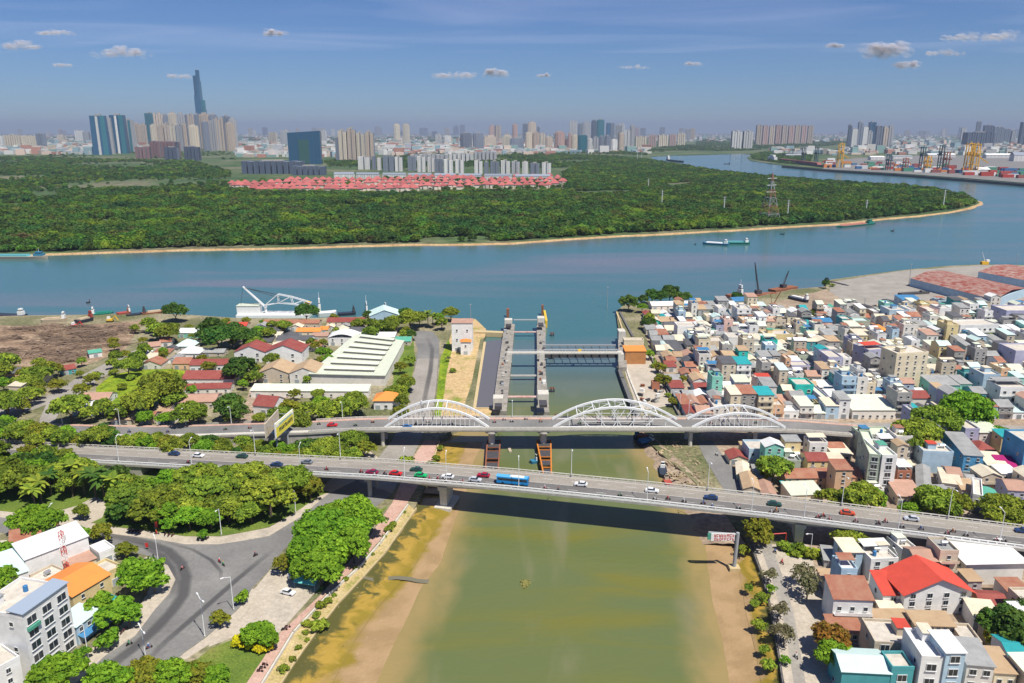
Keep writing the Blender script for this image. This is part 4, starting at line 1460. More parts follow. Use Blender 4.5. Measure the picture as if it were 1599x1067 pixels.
# ================================================================== far city
def facade(name, col, win=(0.10, 0.12, 0.15), fx_=4.2, fz_=3.4, fw=0.55, fh=0.5, rough=0.7):
 m = bpy.data.materials.new(name)
 m.use_nodes = True
 n, l = m.node_tree.nodes, m.node_tree.links
 b = n['Principled BSDF']
 b.inputs['Roughness'].default_value = rough
 g = n.new('ShaderNodeNewGeometry')
 s = n.new('ShaderNodeSeparateXYZ')
 l.new(g.outputs['Position'], s.inputs[0])
 def M(op, a, b_=None):
  q = n.new('ShaderNodeMath')
  q.operation = op
  for i, x in enumerate((a, b_)):
   if x is None:
    continue
   if isinstance(x, (int, float)):
    q.inputs[i].default_value = x
   else:
    l.new(x, q.inputs[i])
  return q.outputs[0]
 hx = M('ADD', s.outputs[0], M('MULTIPLY', s.outputs[1], 0.83))
 wx = M('LESS_THAN', M('FRACT', M('DIVIDE', hx, fx_)), fw)
 wz = M('LESS_THAN', M('FRACT', M('DIVIDE', s.outputs[2], fz_)), fh)
 st = M('LESS_THAN', M('FRACT', M('DIVIDE', hx, fx_ * 3.7)), 0.8)
 sn = n.new('ShaderNodeSeparateXYZ')
 l.new(g.outputs['Normal'], sn.inputs[0])
 side = M('LESS_THAN', M('ABSOLUTE', sn.outputs[2]), 0.5)
 f = M('MULTIPLY', M('MULTIPLY', M('MULTIPLY', wx, wz), st), side)
 mx = n.new('ShaderNodeMix')
 mx.data_type = 'RGBA'
 l.new(f, mx.inputs[0])
 mx.inputs[6].default_value = (*col, 1)
 mx.inputs[7].default_value = (*win, 1)
 hs = n.new('ShaderNodeHueSaturation')
 oi = n.new('ShaderNodeObjectInfo')
 m1 = n.new('ShaderNodeMapRange')
 m1.inputs[3].default_value = 0.85
 m1.inputs[4].default_value = 1.12
 l.new(oi.outputs['Random'], m1.inputs[0])
 l.new(m1.outputs[0], hs.inputs['Value'])
 l.new(mx.outputs[2], hs.inputs['Color'])
 l.new(hs.outputs[0], b.inputs['Base Color'])
 MATS[name] = m
facade('beige_facade', (0.62, 0.50, 0.38))
facade('cream_facade', (0.72, 0.62, 0.46), fx_=5)
facade('pink_facade', (0.60, 0.40, 0.33))
facade('grey_facade', (0.42, 0.42, 0.42), fx_=3.6)
facade('white_facade', (0.74, 0.72, 0.68), fx_=5.2, fh=.4)
facade('blue_glass_facade', (0.03, 0.12, 0.22), (0.01, 0.05, 0.10), rough=0.2)
facade('teal_glass_facade', (0.04, 0.20, 0.24), (0.015, 0.09, 0.13), rough=0.2)
facade('dark_facade', (0.10, 0.13, 0.18), (0.03, 0.05, 0.09))
facade('brown_facade', (0.26, 0.15, 0.14), (0.08, 0.06, 0.07))
facade('slate_facade', (0.22, 0.25, 0.30), (0.07, 0.09, 0.13))
CN = {'beige': 'beige', 'cream': 'cream', 'pink': 'pinkish', 'grey': 'grey', 'white': 'white', 'blue_glass': 'blue glass', 'teal_glass': 'teal glass', 'dark': 'dark', 'brown': 'red-brown', 'slate': 'slate-grey'}
CL = {}
def tower(cluster, x0, x1, ytop, yb, colr, shape='slab', label=None, cat='apartment tower', name='apartment_tower', z=FARZ, rot=None):
 xc, y = G((x0 + x1) / 2, yb, z)
 wpx = PXM(y, z)
 wd = (x1 - x0) / wpx
 h = HT(y + wd * .3, ytop) - z
 dp = wd * rnd.uniform(.45, .8) if wd < 90 else wd * .35
 r = rnd.uniform(-.25, .25) if rot is None else rot
 root = thing(name, label or '', cat, (xc, y + dp / 2, z), r, None)
 m = colr + '_facade'
 mb = MB()
 if shape == 'slab':
  k = max(1, round(wd / 19))
  sw = wd / k
  for i in range(k):
   mb.box(-wd / 2 + sw * (i + .5), (i % 2) * 2.5, 0, sw * .76, dp, h * (1 - .04 * (i % 2)))
  if k > 1:
   MB().box(0, 1.5, 0, wd * .94, dp * .62, h * .965).build('recess', 'slate_facade', root)
  mb.build('tower_body', m, root)
 elif shape == 'step':
  mb.box(0, 0, 0, wd, dp, h * .88)
  mb.build('tower_body', m, root)
  MB().box(wd * .08, 0, h * .88, wd * .6, dp * .7, h * .12).build('penthouse', m, root)
 elif shape == 'point':
  mb.box(0, 0, 0, wd * .8, dp * .8, h)
  mb.box(0, 0, 0, wd, dp * .45, h * .95)
  mb.box(0, 0, 0, wd * .45, dp, h * .97)
  mb.build('tower_body', m, root)
 elif shape == 'lean':
  mb.box(0, 0, 0, wd, dp, h, taper=.9)
  mb.build('tower_body', m, root)
  if wd > 60:
   MB().box(-wd * .06, -.6, 0, wd * .16, dp, h * .985, taper=.9).build('pale_band', 'white_facade', root)
   MB().box(wd * .3, -.5, 0, wd * .3, dp, h * 1.0, taper=.9).build('glass_band', 'teal_glass_facade', root)
 if shape in ('slab', 'point', 'lean') and h > 25:
  MB().box(0, 0, h, wd * .35, dp * .4, h * .035 + 2).build('roof_block', 'concrete', root)
 if not label:
  CL.setdefault(cluster, []).append((x0, root, CN[colr]))
 return root
def finish_towers():
 for cl, L in CL.items():
  L.sort(key=lambda t: t[0])
  for i, (x, o, c) in enumerate(L):
   o['label'] = f"{c} block, {ordw(i + 1)} from the left {cl}"
   o['group'] = 'buildings ' + cl

# the very tall tower
x, y = G(320, 231, FARZ)
t = thing('skyscraper', 'very tall blue glass skyscraper of stepped bundled tubes, highest building of the city', 'skyscraper', (x, y, FARZ), 0.1)
hh = HT(y, 110)
wd = 15 / PXM(y)
for i, (dx, dy, f, s) in enumerate(((0, 0, 1.0, .34), (.3, 0, .62, .34), (-.3, 0, .93, .32), (0, .3, .86, .34), (0, -.3, .8, .34), (.3, .3, .5, .3), (-.3, -.3, .68, .3), (.3, -.3, .55, .3), (-.3, .3, .74, .3))):
 MB().box(dx * wd, dy * wd, 0, wd * s, wd * s, hh * f, taper=.93).build('tube', 'teal_glass_facade' if i % 2 else 'blue_glass_facade', t)
MB().bar((0, 0, hh), (0, 0, hh * 1.04), 2.5, 0, 5, .6).build('spire', 'grey_steel', t)

K1 = 'in the tall cluster around the skyscraper'
tower(K1, 146, 171, 181, 242, 'blue_glass', 'lean', 'dark blue glass tower, leftmost of the two leading the tall cluster', rot=.1)
tower(K1, 163, 178, 184, 241, 'grey', 'lean')
tower(K1, 176, 198, 180, 240, 'blue_glass', 'lean', 'dark blue glass tower standing just right of the leftmost glass tower', rot=.15)
tower(K1, 196, 211, 188, 238, 'grey', 'lean')
for a, b_, c, d, e in ((206, 220, 193, 229, 'beige'), (219, 233, 194, 229, 'beige'), (231, 245, 177, 229, 'teal_glass'), (244, 259, 177, 230, 'beige'), (259, 266, 179, 230, 'slate'), (266, 279, 177, 230, 'cream'), (279, 293, 178, 231, 'grey'), (292, 298, 180, 230, 'slate'),
       (297, 308, 179, 231, 'beige'), (307, 315, 179, 232, 'slate'), (314, 330, 178, 234, 'beige'), (329, 342, 179, 235, 'slate'), (340, 352, 184, 236, 'beige'), (351, 362, 182, 235, 'slate'), (360, 372, 186, 235, 'grey'),
       (237, 247, 195, 233, 'cream'), (247, 257, 196, 233, 'beige'), (259, 268, 193, 233, 'beige'), (268, 277, 195, 234, 'cream'), (279, 288, 195, 236, 'grey'), (288, 294, 193, 236, 'beige'), (296, 311, 196, 238, 'cream'), (318, 328, 190, 237, 'slate'), (330, 346, 188, 236, 'grey'), (354, 368, 192, 236, 'beige')):
 tower(K1, a, b_, c, d, e, pick(['slab', 'point']))
K2 = 'of the low blocks in front of the tall cluster'
for a, b_, c, d, e in ((211, 233, 229, 250, 'brown'), (235, 253, 221, 247, 'brown'), (253, 276, 221, 247, 'brown'), (257, 278, 230, 252, 'dark'), (288, 311, 229, 251, 'dark')):
 tower(K2, a, b_, c, d, e, 'slab')
K3 = 'on the far west edge of the city'
for a, b_, c, d, e in ((8, 32, 211, 231, 'cream'), (34, 54, 212, 231, 'cream'), (58, 70, 209, 231, 'slate'), (90, 100, 211, 223, 'cream'), (118, 130, 204, 222, 'white'), (130, 140, 206, 222, 'grey'), (-20, 5, 212, 230, 'white')):
 tower(K3, a, b_, c, d, e, 'slab')
# blue slab building with a slanting top, on its podium
x, y = G(477, 257, FARZ)
p = PXM(y)
t = thing('office_building', 'wide blue glass slab building with slanting roofline above a dark podium', 'office building', (x, y, FARZ), 0.05)
hh = HT(y, 205)
W_ = 50 / p
mb = MB()
mb.prism([(-W_ / 2, 0), (W_ / 2, 0), (W_ / 2, 30), (-W_ / 2, 30)], 0, [hh * .94, hh, hh, hh * .94])
mb.build('glass_slab', 'blue_glass_facade', t)
MB().box(-W_ * .02, -.6, 3, W_ * .32, 1, hh * .72).build('facade_panel', mat('olive_glass', (0.04, 0.11, 0.10), rough=.2), t)
tower('x', 377, 470, 251, 272, 'dark', 'slab', 'long low dark blue podium block left of the slanting glass building', 'podium', 'podium_building', rot=0)
tower('x', 455, 507, 259, 274, 'dark', 'slab', 'dark podium directly below the slanting glass building', 'podium', 'podium_building', rot=0)
K4 = 'right of the slanting glass building'
for a, b_, c, d, e in ((524, 531, 215, 253, 'slate'), (529, 543, 204, 253, 'cream'), (543, 557, 201, 253, 'beige'), (557, 571, 208, 253, 'cream'), (571, 585, 206, 252, 'beige')):
 tower(K4, a, b_, c, d, e, 'slab', rot=0)
K5 = 'of the white mid-rise estate behind the red villas'
for a, b_, c, d, e in ((558, 578, 245, 265, 'white'), (580, 588, 244, 265, 'slate'), (588, 596, 247, 266, 'white'), (597, 616, 243, 268, 'slate'), (616, 629, 245, 268, 'white'), (636, 650, 244, 267, 'slate'), (651, 665, 244, 269, 'white'), (667, 680, 246, 269, 'white'),
       (678, 692, 248, 270, 'slate'), (692, 708, 249, 271, 'white'), (710, 725, 249, 271, 'white'), (740, 754, 251, 272, 'white'), (755, 764, 253, 272, 'slate'), (765, 780, 252, 273, 'slate'), (781, 797, 251, 273, 'white'), (798, 812, 252, 273, 'grey'), (814, 826, 253, 274, 'white'), (827, 843, 255, 274, 'slate'), (845, 861, 254, 274, 'white'),
       (640, 700, 241, 254, 'grey'), (700, 740, 240, 253, 'white'), (740, 776, 237, 250, 'grey')):
 tower(K5, a, b_, c, d, e, 'slab', rot=0.05)
for i, (a, b_) in enumerate(((521, 553), (556, 592), (597, 634), (637, 674), (678, 712), (716, 752), (756, 800), (804, 860))):
 xa, y = G(a, 279 + i * .5, FARZ)
 xb, _ = G(b_, 279 + i * .5, FARZ)
 r = thing('row_houses', f'long grey terrace with white gable end behind the villas, {ordw(i + 1)} of eight from the left', 'terrace', ((xa + xb) / 2, y, FARZ), 0.0, 'grey terraces behind the red villas')
 MB().box(0, 10, 0, (xb - xa) * .97, 18, 13).build('terrace_wall', 'white_facade', r)
 MB().gable(0, 10, 13, (xb - xa) * .97, 18, 5, 0, 0, .5, 'x', 0, .4).build('roof', 'slate_facade', r)
K6 = 'of the scattered middle-distance towers'
for a, b_, c, d, e in ((615, 625, 194, 222, 'cream'), (629, 640, 194, 222, 'cream'), (585, 593, 198, 212, 'grey'), (420, 433, 207, 223, 'cream'), (437, 450, 205, 225, 'grey'), (446, 452, 203, 224, 'white'), (500, 510, 204, 222, 'white'), (655, 668, 200, 212, 'slate'), (708, 716, 196, 212, 'slate'), (718, 726, 195, 212, 'slate'),
       (719, 736, 208, 236, 'slate'), (738, 755, 208, 236, 'slate'), (756, 774, 211, 232, 'beige'), (764, 772, 195, 222, 'pink'), (773, 782, 196, 222, 'beige'), (785, 797, 210, 234, 'cream'), (800, 808, 194, 225, 'pink'), (796, 818, 216, 237, 'slate'), (680, 690, 210, 226, 'white'), (692, 704, 212, 226, 'white')):
 tower(K6, a, b_, c, d, e, pick(['slab', 'step', 'point']))
K7 = 'of the dense central tower cluster'
for a, b_, c, d, e in ((816, 824, 193, 222, 'slate'), (824, 837, 191, 224, 'beige'), (838, 843, 198, 222, 'slate'), (820, 831, 207, 236, 'cream'), (831, 843, 207, 236, 'beige'), (844, 852, 208, 236, 'cream'), (852, 863, 214, 236, 'beige'), (866, 882, 206, 236, 'pink'), (876, 887, 217, 235, 'brown'), (887, 892, 208, 236, 'pink'), (892, 902, 211, 236, 'cream'),
       (889, 901, 189, 222, 'white'), (902, 910, 193, 222, 'slate'), (909, 922, 191, 222, 'grey'), (902, 917, 211, 238, 'teal_glass'), (923, 931, 188, 222, 'dark'), (931, 943, 187, 226, 'teal_glass'), (946, 953, 192, 222, 'blue_glass'), (953, 959, 192, 222, 'slate'), (917, 925, 216, 238, 'white'), (926, 935, 214, 237, 'grey'), (935, 943, 213, 237, 'slate'),
       (960, 972, 195, 224, 'grey'), (967, 975, 193, 222, 'white'), (944, 953, 212, 238, 'slate'), (953, 964, 218, 238, 'white'), (965, 974, 208, 236, 'beige'), (975, 984, 203, 234, 'white'), (983, 990, 196, 232, 'grey')):
 tower(K7, a, b_, c, d, e, pick(['slab', 'point']))
K8 = 'of the cream slab row right of the central cluster'
for a, b_, c, d, e in ((992, 1009, 213, 231, 'cream'), (1013, 1025, 211, 229, 'pink'), (1027, 1043, 211, 229, 'cream'), (1045, 1056, 210, 228, 'pink'), (1058, 1070, 208, 227, 'cream'), (1000, 1008, 200, 216, 'slate'), (1030, 1038, 199, 214, 'slate'), (1060, 1068, 200, 215, 'grey'), (1070, 1078, 202, 220, 'grey'), (1078, 1085, 201, 219, 'beige'), (990, 998, 199, 214, 'pink')):
 tower(K8, a, b_, c, d, e, 'slab')
K9 = 'of the pale tower pair before the long slabs'
for a, b_, c, d, e in ((1142, 1158, 205, 232, 'white'), (1160, 1175, 205, 232, 'white')):
 tower(K9, a, b_, c, d, e, 'slab', rot=0)
K10 = 'of the long pinkish slab estate beyond the river bend'
for i in range(9):
 a = 1180 + i * 10
 tower(K10, a, a + 8.6, 195.5 + (i % 3) * .6, 227 - i * .3, 'pink' if i % 2 else 'beige', 'slab', rot=0)
K11 = 'of the curved-top towers behind the port'
for a, b_, c, d, e in ((1322, 1328, 195, 232, 'dark'), (1328, 1337, 202, 234, 'white'), (1337, 1345, 191, 232, 'slate'), (1345, 1353, 199, 234, 'white'), (1353, 1361, 205, 234, 'grey'), (1355, 1365, 191, 230, 'blue_glass'), (1366, 1376, 197, 231, 'slate'), (1377, 1385, 198, 232, 'beige'), (1385, 1393, 197, 232, 'grey')):
 tower(K11, a, b_, c, d, e, 'lean' if e == 'white' else 'slab', rot=0)
K12 = 'at the right edge behind the yellow cranes'
for a, b_, c, d, e in ((1508, 1552, 207, 232, 'dark'), (1534, 1550, 196, 225, 'dark'), (1550, 1566, 199, 226, 'slate'), (1522, 1529, 190, 222, 'slate'), (1568, 1576, 202, 224, 'slate'), (1578, 1585, 204, 224, 'grey'), (1590, 1606, 191, 228, 'dark'), (1500, 1507, 200, 220, 'white'), (1610, 1630, 198, 226, 'slate')):
 tower(K12, a, b_, c, d, e, 'slab')
K13 = 'of the small hazy blocks along the horizon'
for i in range(64):
 a = rnd.uniform(-10, 1600)
 if 140 < a < 380:
  continue
 wd_ = rnd.uniform(4, 9)
 tower(K13, a, a + wd_, rnd.uniform(199, 206.5), rnd.uniform(211, 214), pick(['white', 'grey', 'beige', 'slate', 'cream', 'pink']), 'slab')
finish_towers()

# the mass of low houses of the far city
def low_city():
 g_ = np.random.default_rng(11)
 ZN = [(-80, 1680, 208.2, 214, 2300), (-80, 150, 214, 242, 560), (372, 560, 213, 246, 560), (560, 880, 213, 240, 950), (1000, 1330, 212, 222, 260), (1390, 1680, 212, 238, 800), (880, 1010, 232, 240, 60), (80, 240, 228, 238, 90), (590, 860, 226, 243, 250), (1200, 1680, 232, 243, 260)]
 pal = np.array([(0.72, 0.70, 0.66), (0.62, 0.58, 0.52), (0.50, 0.50, 0.52), (0.68, 0.52, 0.42), (0.45, 0.22, 0.16), (0.30, 0.42, 0.45), (0.78, 0.76, 0.72), (0.25, 0.4, 0.36), (0.55, 0.46, 0.36)])
 V, F, CC = [], [], []
 q0 = np.array(((0, 3, 2, 1), (4, 5, 6, 7), (0, 1, 5, 4), (1, 2, 6, 5), (2, 3, 7, 6), (3, 0, 4, 7)))
 nb = 0
 for a, b_, c, d, n_ in ZN:
  for i in range(n_):
   px, py = g_.uniform(a, b_), g_.uniform(c, d)
   x, y = G(px, py, FARZ)
   far = y / 2500
   sx, sy = g_.uniform(12, 34) * min(2.2, max(1, far)), g_.uniform(10, 26) * min(2.2, max(1, far))
   h = g_.uniform(5, 17) * min(1.8, max(1, far * .8)) * (1.8 if g_.random() < .08 else 1)
   r = g_.uniform(-.5, .5)
   cs, sn = math.cos(r), math.sin(r)
   for zz in (FARZ - .5, FARZ + h):
    for (u, v_) in ((-sx / 2, -sy / 2), (sx / 2, -sy / 2), (sx / 2, sy / 2), (-sx / 2, sy / 2)):
     V.append((x + u * cs - v_ * sn, y + u * sn + v_ * cs, zz))
   F.append(q0 + nb * 8)
   w1 = pal[g_.integers(len(pal))]
   w2 = pal[g_.integers(len(pal))]
   CC.append(np.stack([w1, w2, w1, w1, w1, w1]))
   nb += 1
 me = bpy.data.meshes.new('low_city')
 me.from_pydata(V, [], np.concatenate(F).tolist())
 ca = me.color_attributes.new('paint', 'FLOAT_COLOR', 'CORNER')
 cc = np.repeat(np.concatenate(CC), 4, axis=0)
 cc = np.concatenate([cc, np.ones((len(cc), 1))], 1)
 ca.data.foreach_set('color', cc.astype(np.float32).ravel())
 m = bpy.data.materials.new('far_house_paint')
 m.use_nodes = True
 v = m.node_tree.nodes.new('ShaderNodeVertexColor')
 v.layer_name = 'paint'
 m.node_tree.links.new(v.outputs[0], m.node_tree.nodes['Principled BSDF'].inputs['Base Color'])
 me.materials.append(m)
 o = put('far_city_houses', me)
 o['kind'] = 'stuff'
 o['label'] = 'countless low houses of the far city out to the horizon'
low_city()

# red-roofed villas
mat('red_tile', (0.40, 0.105, 0.10), var=.4, scale=.08, col2=(0.42, 0.15, 0.12), rand=.2)
mat('villa_wall', (0.74, 0.64, 0.52), rand=.08)
def villa_proto(k):
 w_, d_, h_ = ((19, 15, 8), (21, 14, 10), (16, 17, 9))[k]
 a = MB().box(0, 0, 0, w_, d_, h_)
 a.box(w_ * .25, -d_ * .5 - 1.2, 0, w_ * .35, 2.6, h_ * .8)
 b_ = MB().hip(0, 0, h_, w_, d_, 7.5, 0, 0, 1.2)
 b_.hip(w_ * .25, -d_ * .42, h_ * .8 + .3, w_ * .4, 5, 2.6, 0, 0, .6)
 return a.mesh('wall', 'villa_wall'), b_.mesh('roof', 'red_tile')
VP = [villa_proto(i) for i in range(3)]
for ri, (yy, xa, xb, bow) in enumerate(((299, 398, 655, 1.0), (294.2, 366, 876, 1.5), (289.5, 363, 879, 1.0), (285.2, 455, 879, 0), (281.6, 640, 872, 0), (289.0, 366, 360, 0))):
 k = 0
 a = xa
 while a < xb:
  py = yy + bow * math.sin((a - xa) / (xb - xa) * 3.14) - (a - 620) * .004
  x, y = G(a, py + rnd.uniform(-1, 1), FARZ)
  k += 1
  e = thing('villa', f'red hip-roofed villa, {ordw(k)} from the left in the {ordw(ri + 1)} row back from the woods', 'villa', (x, y, FARZ), rnd.choice([0, PI / 2, .3, -.3, PI]), 'red-roofed villas beyond the woods')
  p = pick(VP)
  put('wall', p[0], e)
  put('roof', p[1], e)
  a += rnd.uniform(9.5, 14.5)

# ---- pylons and thin poles in the woods
mat('pylon_red', (0.36, 0.16, 0.12))
def pylon(px, yb, yt, wpx, label):
 x, y = G(px, yb, FARZ)
 hh = HT(y, yt) - FARZ
 wd = wpx / PXM(y)
 t = thing('pylon', label, 'pylon', (x, y, FARZ), .4)
 for seg in range(6):
  mb = MB()
  z0, z1 = hh * seg / 6, hh * (seg + 1) / 6
  w0, w1 = wd * (1 - seg / 6) ** 1.25 + 1.2, wd * (1 - (seg + 1) / 6) ** 1.25 + 1.2
  c0 = [(-w0 / 2, -w0 / 2), (w0 / 2, -w0 / 2), (w0 / 2, w0 / 2), (-w0 / 2, w0 / 2)]
  c1 = [(-w1 / 2, -w1 / 2), (w1 / 2, -w1 / 2), (w1 / 2, w1 / 2), (-w1 / 2, w1 / 2)]
  for i in range(4):
   j = (i + 1) % 4
   mb.bar((*c0[i], z0), (*c1[i], z1), .4, 0, 4)
   mb.bar((*c0[i], z0), (*c1[j], z1), .2, 0, 4)
   mb.bar((*c0[j], z0), (*c1[i], z1), .2, 0, 4)
   mb.bar((*c1[i], z1), (*c1[j], z1), .4, 0, 4)
  mb.build('lattice_section', 'grey_steel' if seg % 2 == 0 else 'pylon_red', t)
 mb = MB()
 for z in (.62, .76, .9):
  mb.bar((-9, 0, hh * z), (9, 0, hh * z), .5, 0, 4)
 mb.build('cross_arms', 'white_steel', t)
pylon(1200, 346, 271, 24, 'tall red and white lattice pylon in the woods near the shore')
for i, (px, yb, yt) in enumerate(((1033, 326, 297), (1130, 334, 307), (1229, 344, 312), (1352, 333, 312), (1472, 328, 296), (1012, 296, 279), (995, 252, 232), (1002, 246, 229), (1276, 228, 200))):
 x, y = G(px, yb, FARZ)
 hh = HT(y, yt) - FARZ
 t = thing('power_pole', f'slim pale grey power pole, {ordw(i + 1)} listed among those rising from the far woods', 'power pole', (x, y, FARZ), 0)
 t['label'] = ['slim pale power pole in the middle of the far woods', 'slim pale power pole between the middle pole and the lattice pylon', 'tall pale power pole just right of the lattice pylon', 'thin pale power pole above the green barge', 'thin power pole near the tip of the peninsula',
      'short pale pole behind the middle power pole', 'pale mast at the river bend, left of a pair', 'pale mast at the river bend, right of a pair', 'thin pale mast beside the long pinkish slabs'][i]
 MB().bar((0, 0, 0), (0, 0, hh), 1.0, 0, 6, .45).build('shaft', 'white_steel', t)
 mb = MB()
 for z in (.7, .82, .94):
  mb.bar((-3, 0, hh * z), (3, 0, hh * z), .35, 0, 4)
 mb.build('crossarm', 'grey_steel', t)

# ---- port: cranes, containers, sheds, ships
def gantry(px, yb, yt, wpx, m, label, boom=0.0):
 x, y = G(px, yb, FARZ)
 hh = HT(y, yt) - FARZ
 p = PXM(y)
 wd = wpx / p
 t = thing('gantry_crane', label, 'crane', (x, y + 10, FARZ), rnd.uniform(-.1, .1))
 for sx_ in (-1, 1):
  for sy_ in (-1, 1):
   MB().bar((sx_ * wd / 2, sy_ * 8, 0), (sx_ * wd * .42, sy_ * 8, hh * .95), 1.9, 0, 4).build('leg', m, t)
 mb = MB()
 for z in (.3, .6, .93):
  for sy_ in (-8, 8):
   mb.bar((-wd / 2, sy_, hh * z), (wd / 2, sy_, hh * z), 1.4, 0, 4)
  for sx_ in (-1, 1):
   mb.bar((sx_ * wd * .45, -8, hh * z), (sx_ * wd * .45, 8, hh * z), 1.2, 0, 4)
 mb.build('cross_beam', m, t)
 mb = MB()
 mb.bar((0, -30, hh * .6), (0, 26, hh * .6), 2.0, 0, 4)
 mb.bar((0, -28, hh * .6), (0, 0, hh * 1.0), .8, 0, 4)
 if boom:
  mb.bar((0, 0, hh * .6), (boom / p, -10, hh * .35), 2.4, 0, 4)
 mb.build('boom', m, t)
 MB().box(0, 4, hh * .55, wd * .5, 9, hh * .12).build('machine_house', m, t)
mat('crane_yellow', (0.72, 0.40, 0.03))
mat('crane_dark', (0.06, 0.11, 0.12))
for px, yb, yt, wp, m, lb, bm in ((1512, 271, 221, 9, 'crane_yellow', 'large yellow dock crane, left of the big yellow pair', 0), (1522, 272, 222, 9, 'crane_yellow', 'large yellow dock crane with slanting boom, right of the big yellow pair', 18),
         (1312, 262, 222, 7, 'crane_yellow', 'yellow dock crane at the western end of the port', 12), (1449, 267, 243, 7, 'crane_yellow', 'low yellow dock crane between two dark cranes', 0),
         (1440, 266, 227, 4, 'crane_dark', 'slim dark dock crane left of the low yellow one', 0), (1469, 266, 225, 4, 'crane_dark', 'slim dark dock crane right of the low yellow one', 0), (1478, 268, 236, 5, 'rust_steel', 'rusty dock crane between dark crane and yellow pair', 0),
         (1255, 257, 229, 3, 'crane_dark', 'thin dark dock crane above the moored ships', 0), (1275, 258, 228, 3, 'crane_dark', 'second thin dark dock crane above the moored ships', 0), (1388, 266, 240, 4, 'crane_dark', 'small dark dock crane in the middle of the quay', 0), (1415, 267, 246, 5, 'pylon_red', 'small red dock crane in the middle of the quay', 0)):
 gantry(px, yb, yt, wp, m, lb, bm)
sheet('port_yard', [(1285, 264), (1400, 270.5), (1500, 277.5), (1600, 285.5), (1750, 297), (1750, 246), (1560, 243), (1400, 243), (1290, 251)], FARZ + .1, 'asphalt', label='grey port yard behind the quay')
CONT = [mat('container_red', (0.42, 0.06, 0.04)), mat('container_maroon', (0.28, 0.09, 0.08)), mat('container_white', (0.7, 0.7, 0.68)), mat('container_green', (0.07, 0.25, 0.16)), mat('container_blue', (0.05, 0.14, 0.30)), mat('container_orange', (0.6, 0.22, 0.06))]
k = 0
for i in range(130):
 px = rnd.uniform(1290, 1605)
 py = 262 + (px - 1290) * .056 - rnd.uniform(0, 12)
 if 1300 < px < 1318:
  continue
 x, y = G(px, py, FARZ)
 y += 12
 c = rnd.randrange(6)
 k += 1
 n_ = rnd.randrange(2, 5)
 nm = ['red', 'maroon', 'white', 'green', 'blue', 'orange'][c]
 mb = MB().box(0, 0, 0, rnd.uniform(20, 44), 10, 3.2 * n_)
 o = mb.build('container_stack', CONT[c], None, False, (x, y, FARZ), rnd.uniform(-.2, .2))
 tag(o, '', 'container stack', 'container stacks on the far quay')
 o['_k'] = px
 o['_c'] = nm
st = sorted([o for o in C.objects if o.name.startswith('container_stack')], key=lambda o: o['_k'])
for i, o in enumerate(st):
 o['label'] = f"stack of {o['_c']} containers on the far quay, {ordw(i + 1)} stack from the left"
 del o['_k'], o['_c']
for i, (a, b_, yb, yt, m) in enumerate(((1360, 1382, 250, 244, 'white_paint'), (1450, 1492, 246, 240, 'white_paint'), (1540, 1582, 247, 240, 'white_paint'), (1228, 1252, 246, 241, 'grey_steel'), (1583, 1612, 252, 238, 'slate_facade'), (1395, 1425, 248, 243, 'grey_steel'), (1527, 1546, 272, 262, 'white_paint'))):
 x, y = G((a + b_) / 2, yb, FARZ)
 p = PXM(y)
 t = thing('warehouse', ['white-roofed port warehouse behind the middle quay', 'white-roofed port warehouse left of the yellow crane pair', 'white-roofed port warehouse right of the yellow crane pair', 'grey port shed behind the moored ships', 'slate port building at the right edge', 'grey port shed in the middle of the port', 'white block standing on the quay right of the yellow crane pair'][i], 'warehouse', (x, y + 20, FARZ), 0)
 h_ = HT(y, yt) - FARZ
 MB().box(0, 0, 0, (b_ - a) / p, 36, max(5, h_ * .7)).build('wall', 'white_facade', t)
 MB().gable(0, 0, max(5, h_ * .7), (b_ - a) / p, 36, max(2, h_ * .3), 0, 0, 1, 'x', 0, .3).build('roof', m, t)
tag(wall('quay_wall', [(1222, 259), (1300, 266), (1400, 272), (1500, 279.5), (1600, 287.5), (1750, 300)], -.5, FARZ + 5, 6, 'dark_steel', ''), 'long dark quay wall along the port side of the river', 'quay wall')

def hull(L, B, Hh, bow=.18, stern=.05, sheer=.25):
 """a ship's hull along x, bow at +x; deck left open to a sunk floor"""
 n_ = 14
 pts = []
 for i in range(n_ + 1):
  t = i / n_
  x = -L / 2 + L * t
  wv = 1.0
  if t > 1 - bow:
   wv = math.sqrt(max(0, 1 - ((t - (1 - bow)) / bow) ** 2))
  if t < stern:
   wv = .8 + .2 * t / stern
  pts.append((x, B / 2 * wv, Hh * (1 + sheer * max(0, (t - .7) / .3) ** 2 + .12 * max(0, (.15 - t) / .15))))
 mb = MB()
 v = mb.v
 for x, y, z in pts:
  v += [(x, -y, z), (x * .97, -y * .8, -.6), (x * .97, y * .8, -.6), (x, y, z)]
 for i in range(n_):
  a = i * 4
  mb.f += [(a, a + 1, a + 5, a + 4), (a + 1, a + 2, a + 6, a + 5), (a + 2, a + 3, a + 7, a + 6), (a, a + 4, a + 7, a + 3)]
  mb.m += [0] * 4
 mb.f += [(0, 3, 2, 1)]
 mb.m += [0]
 return mb

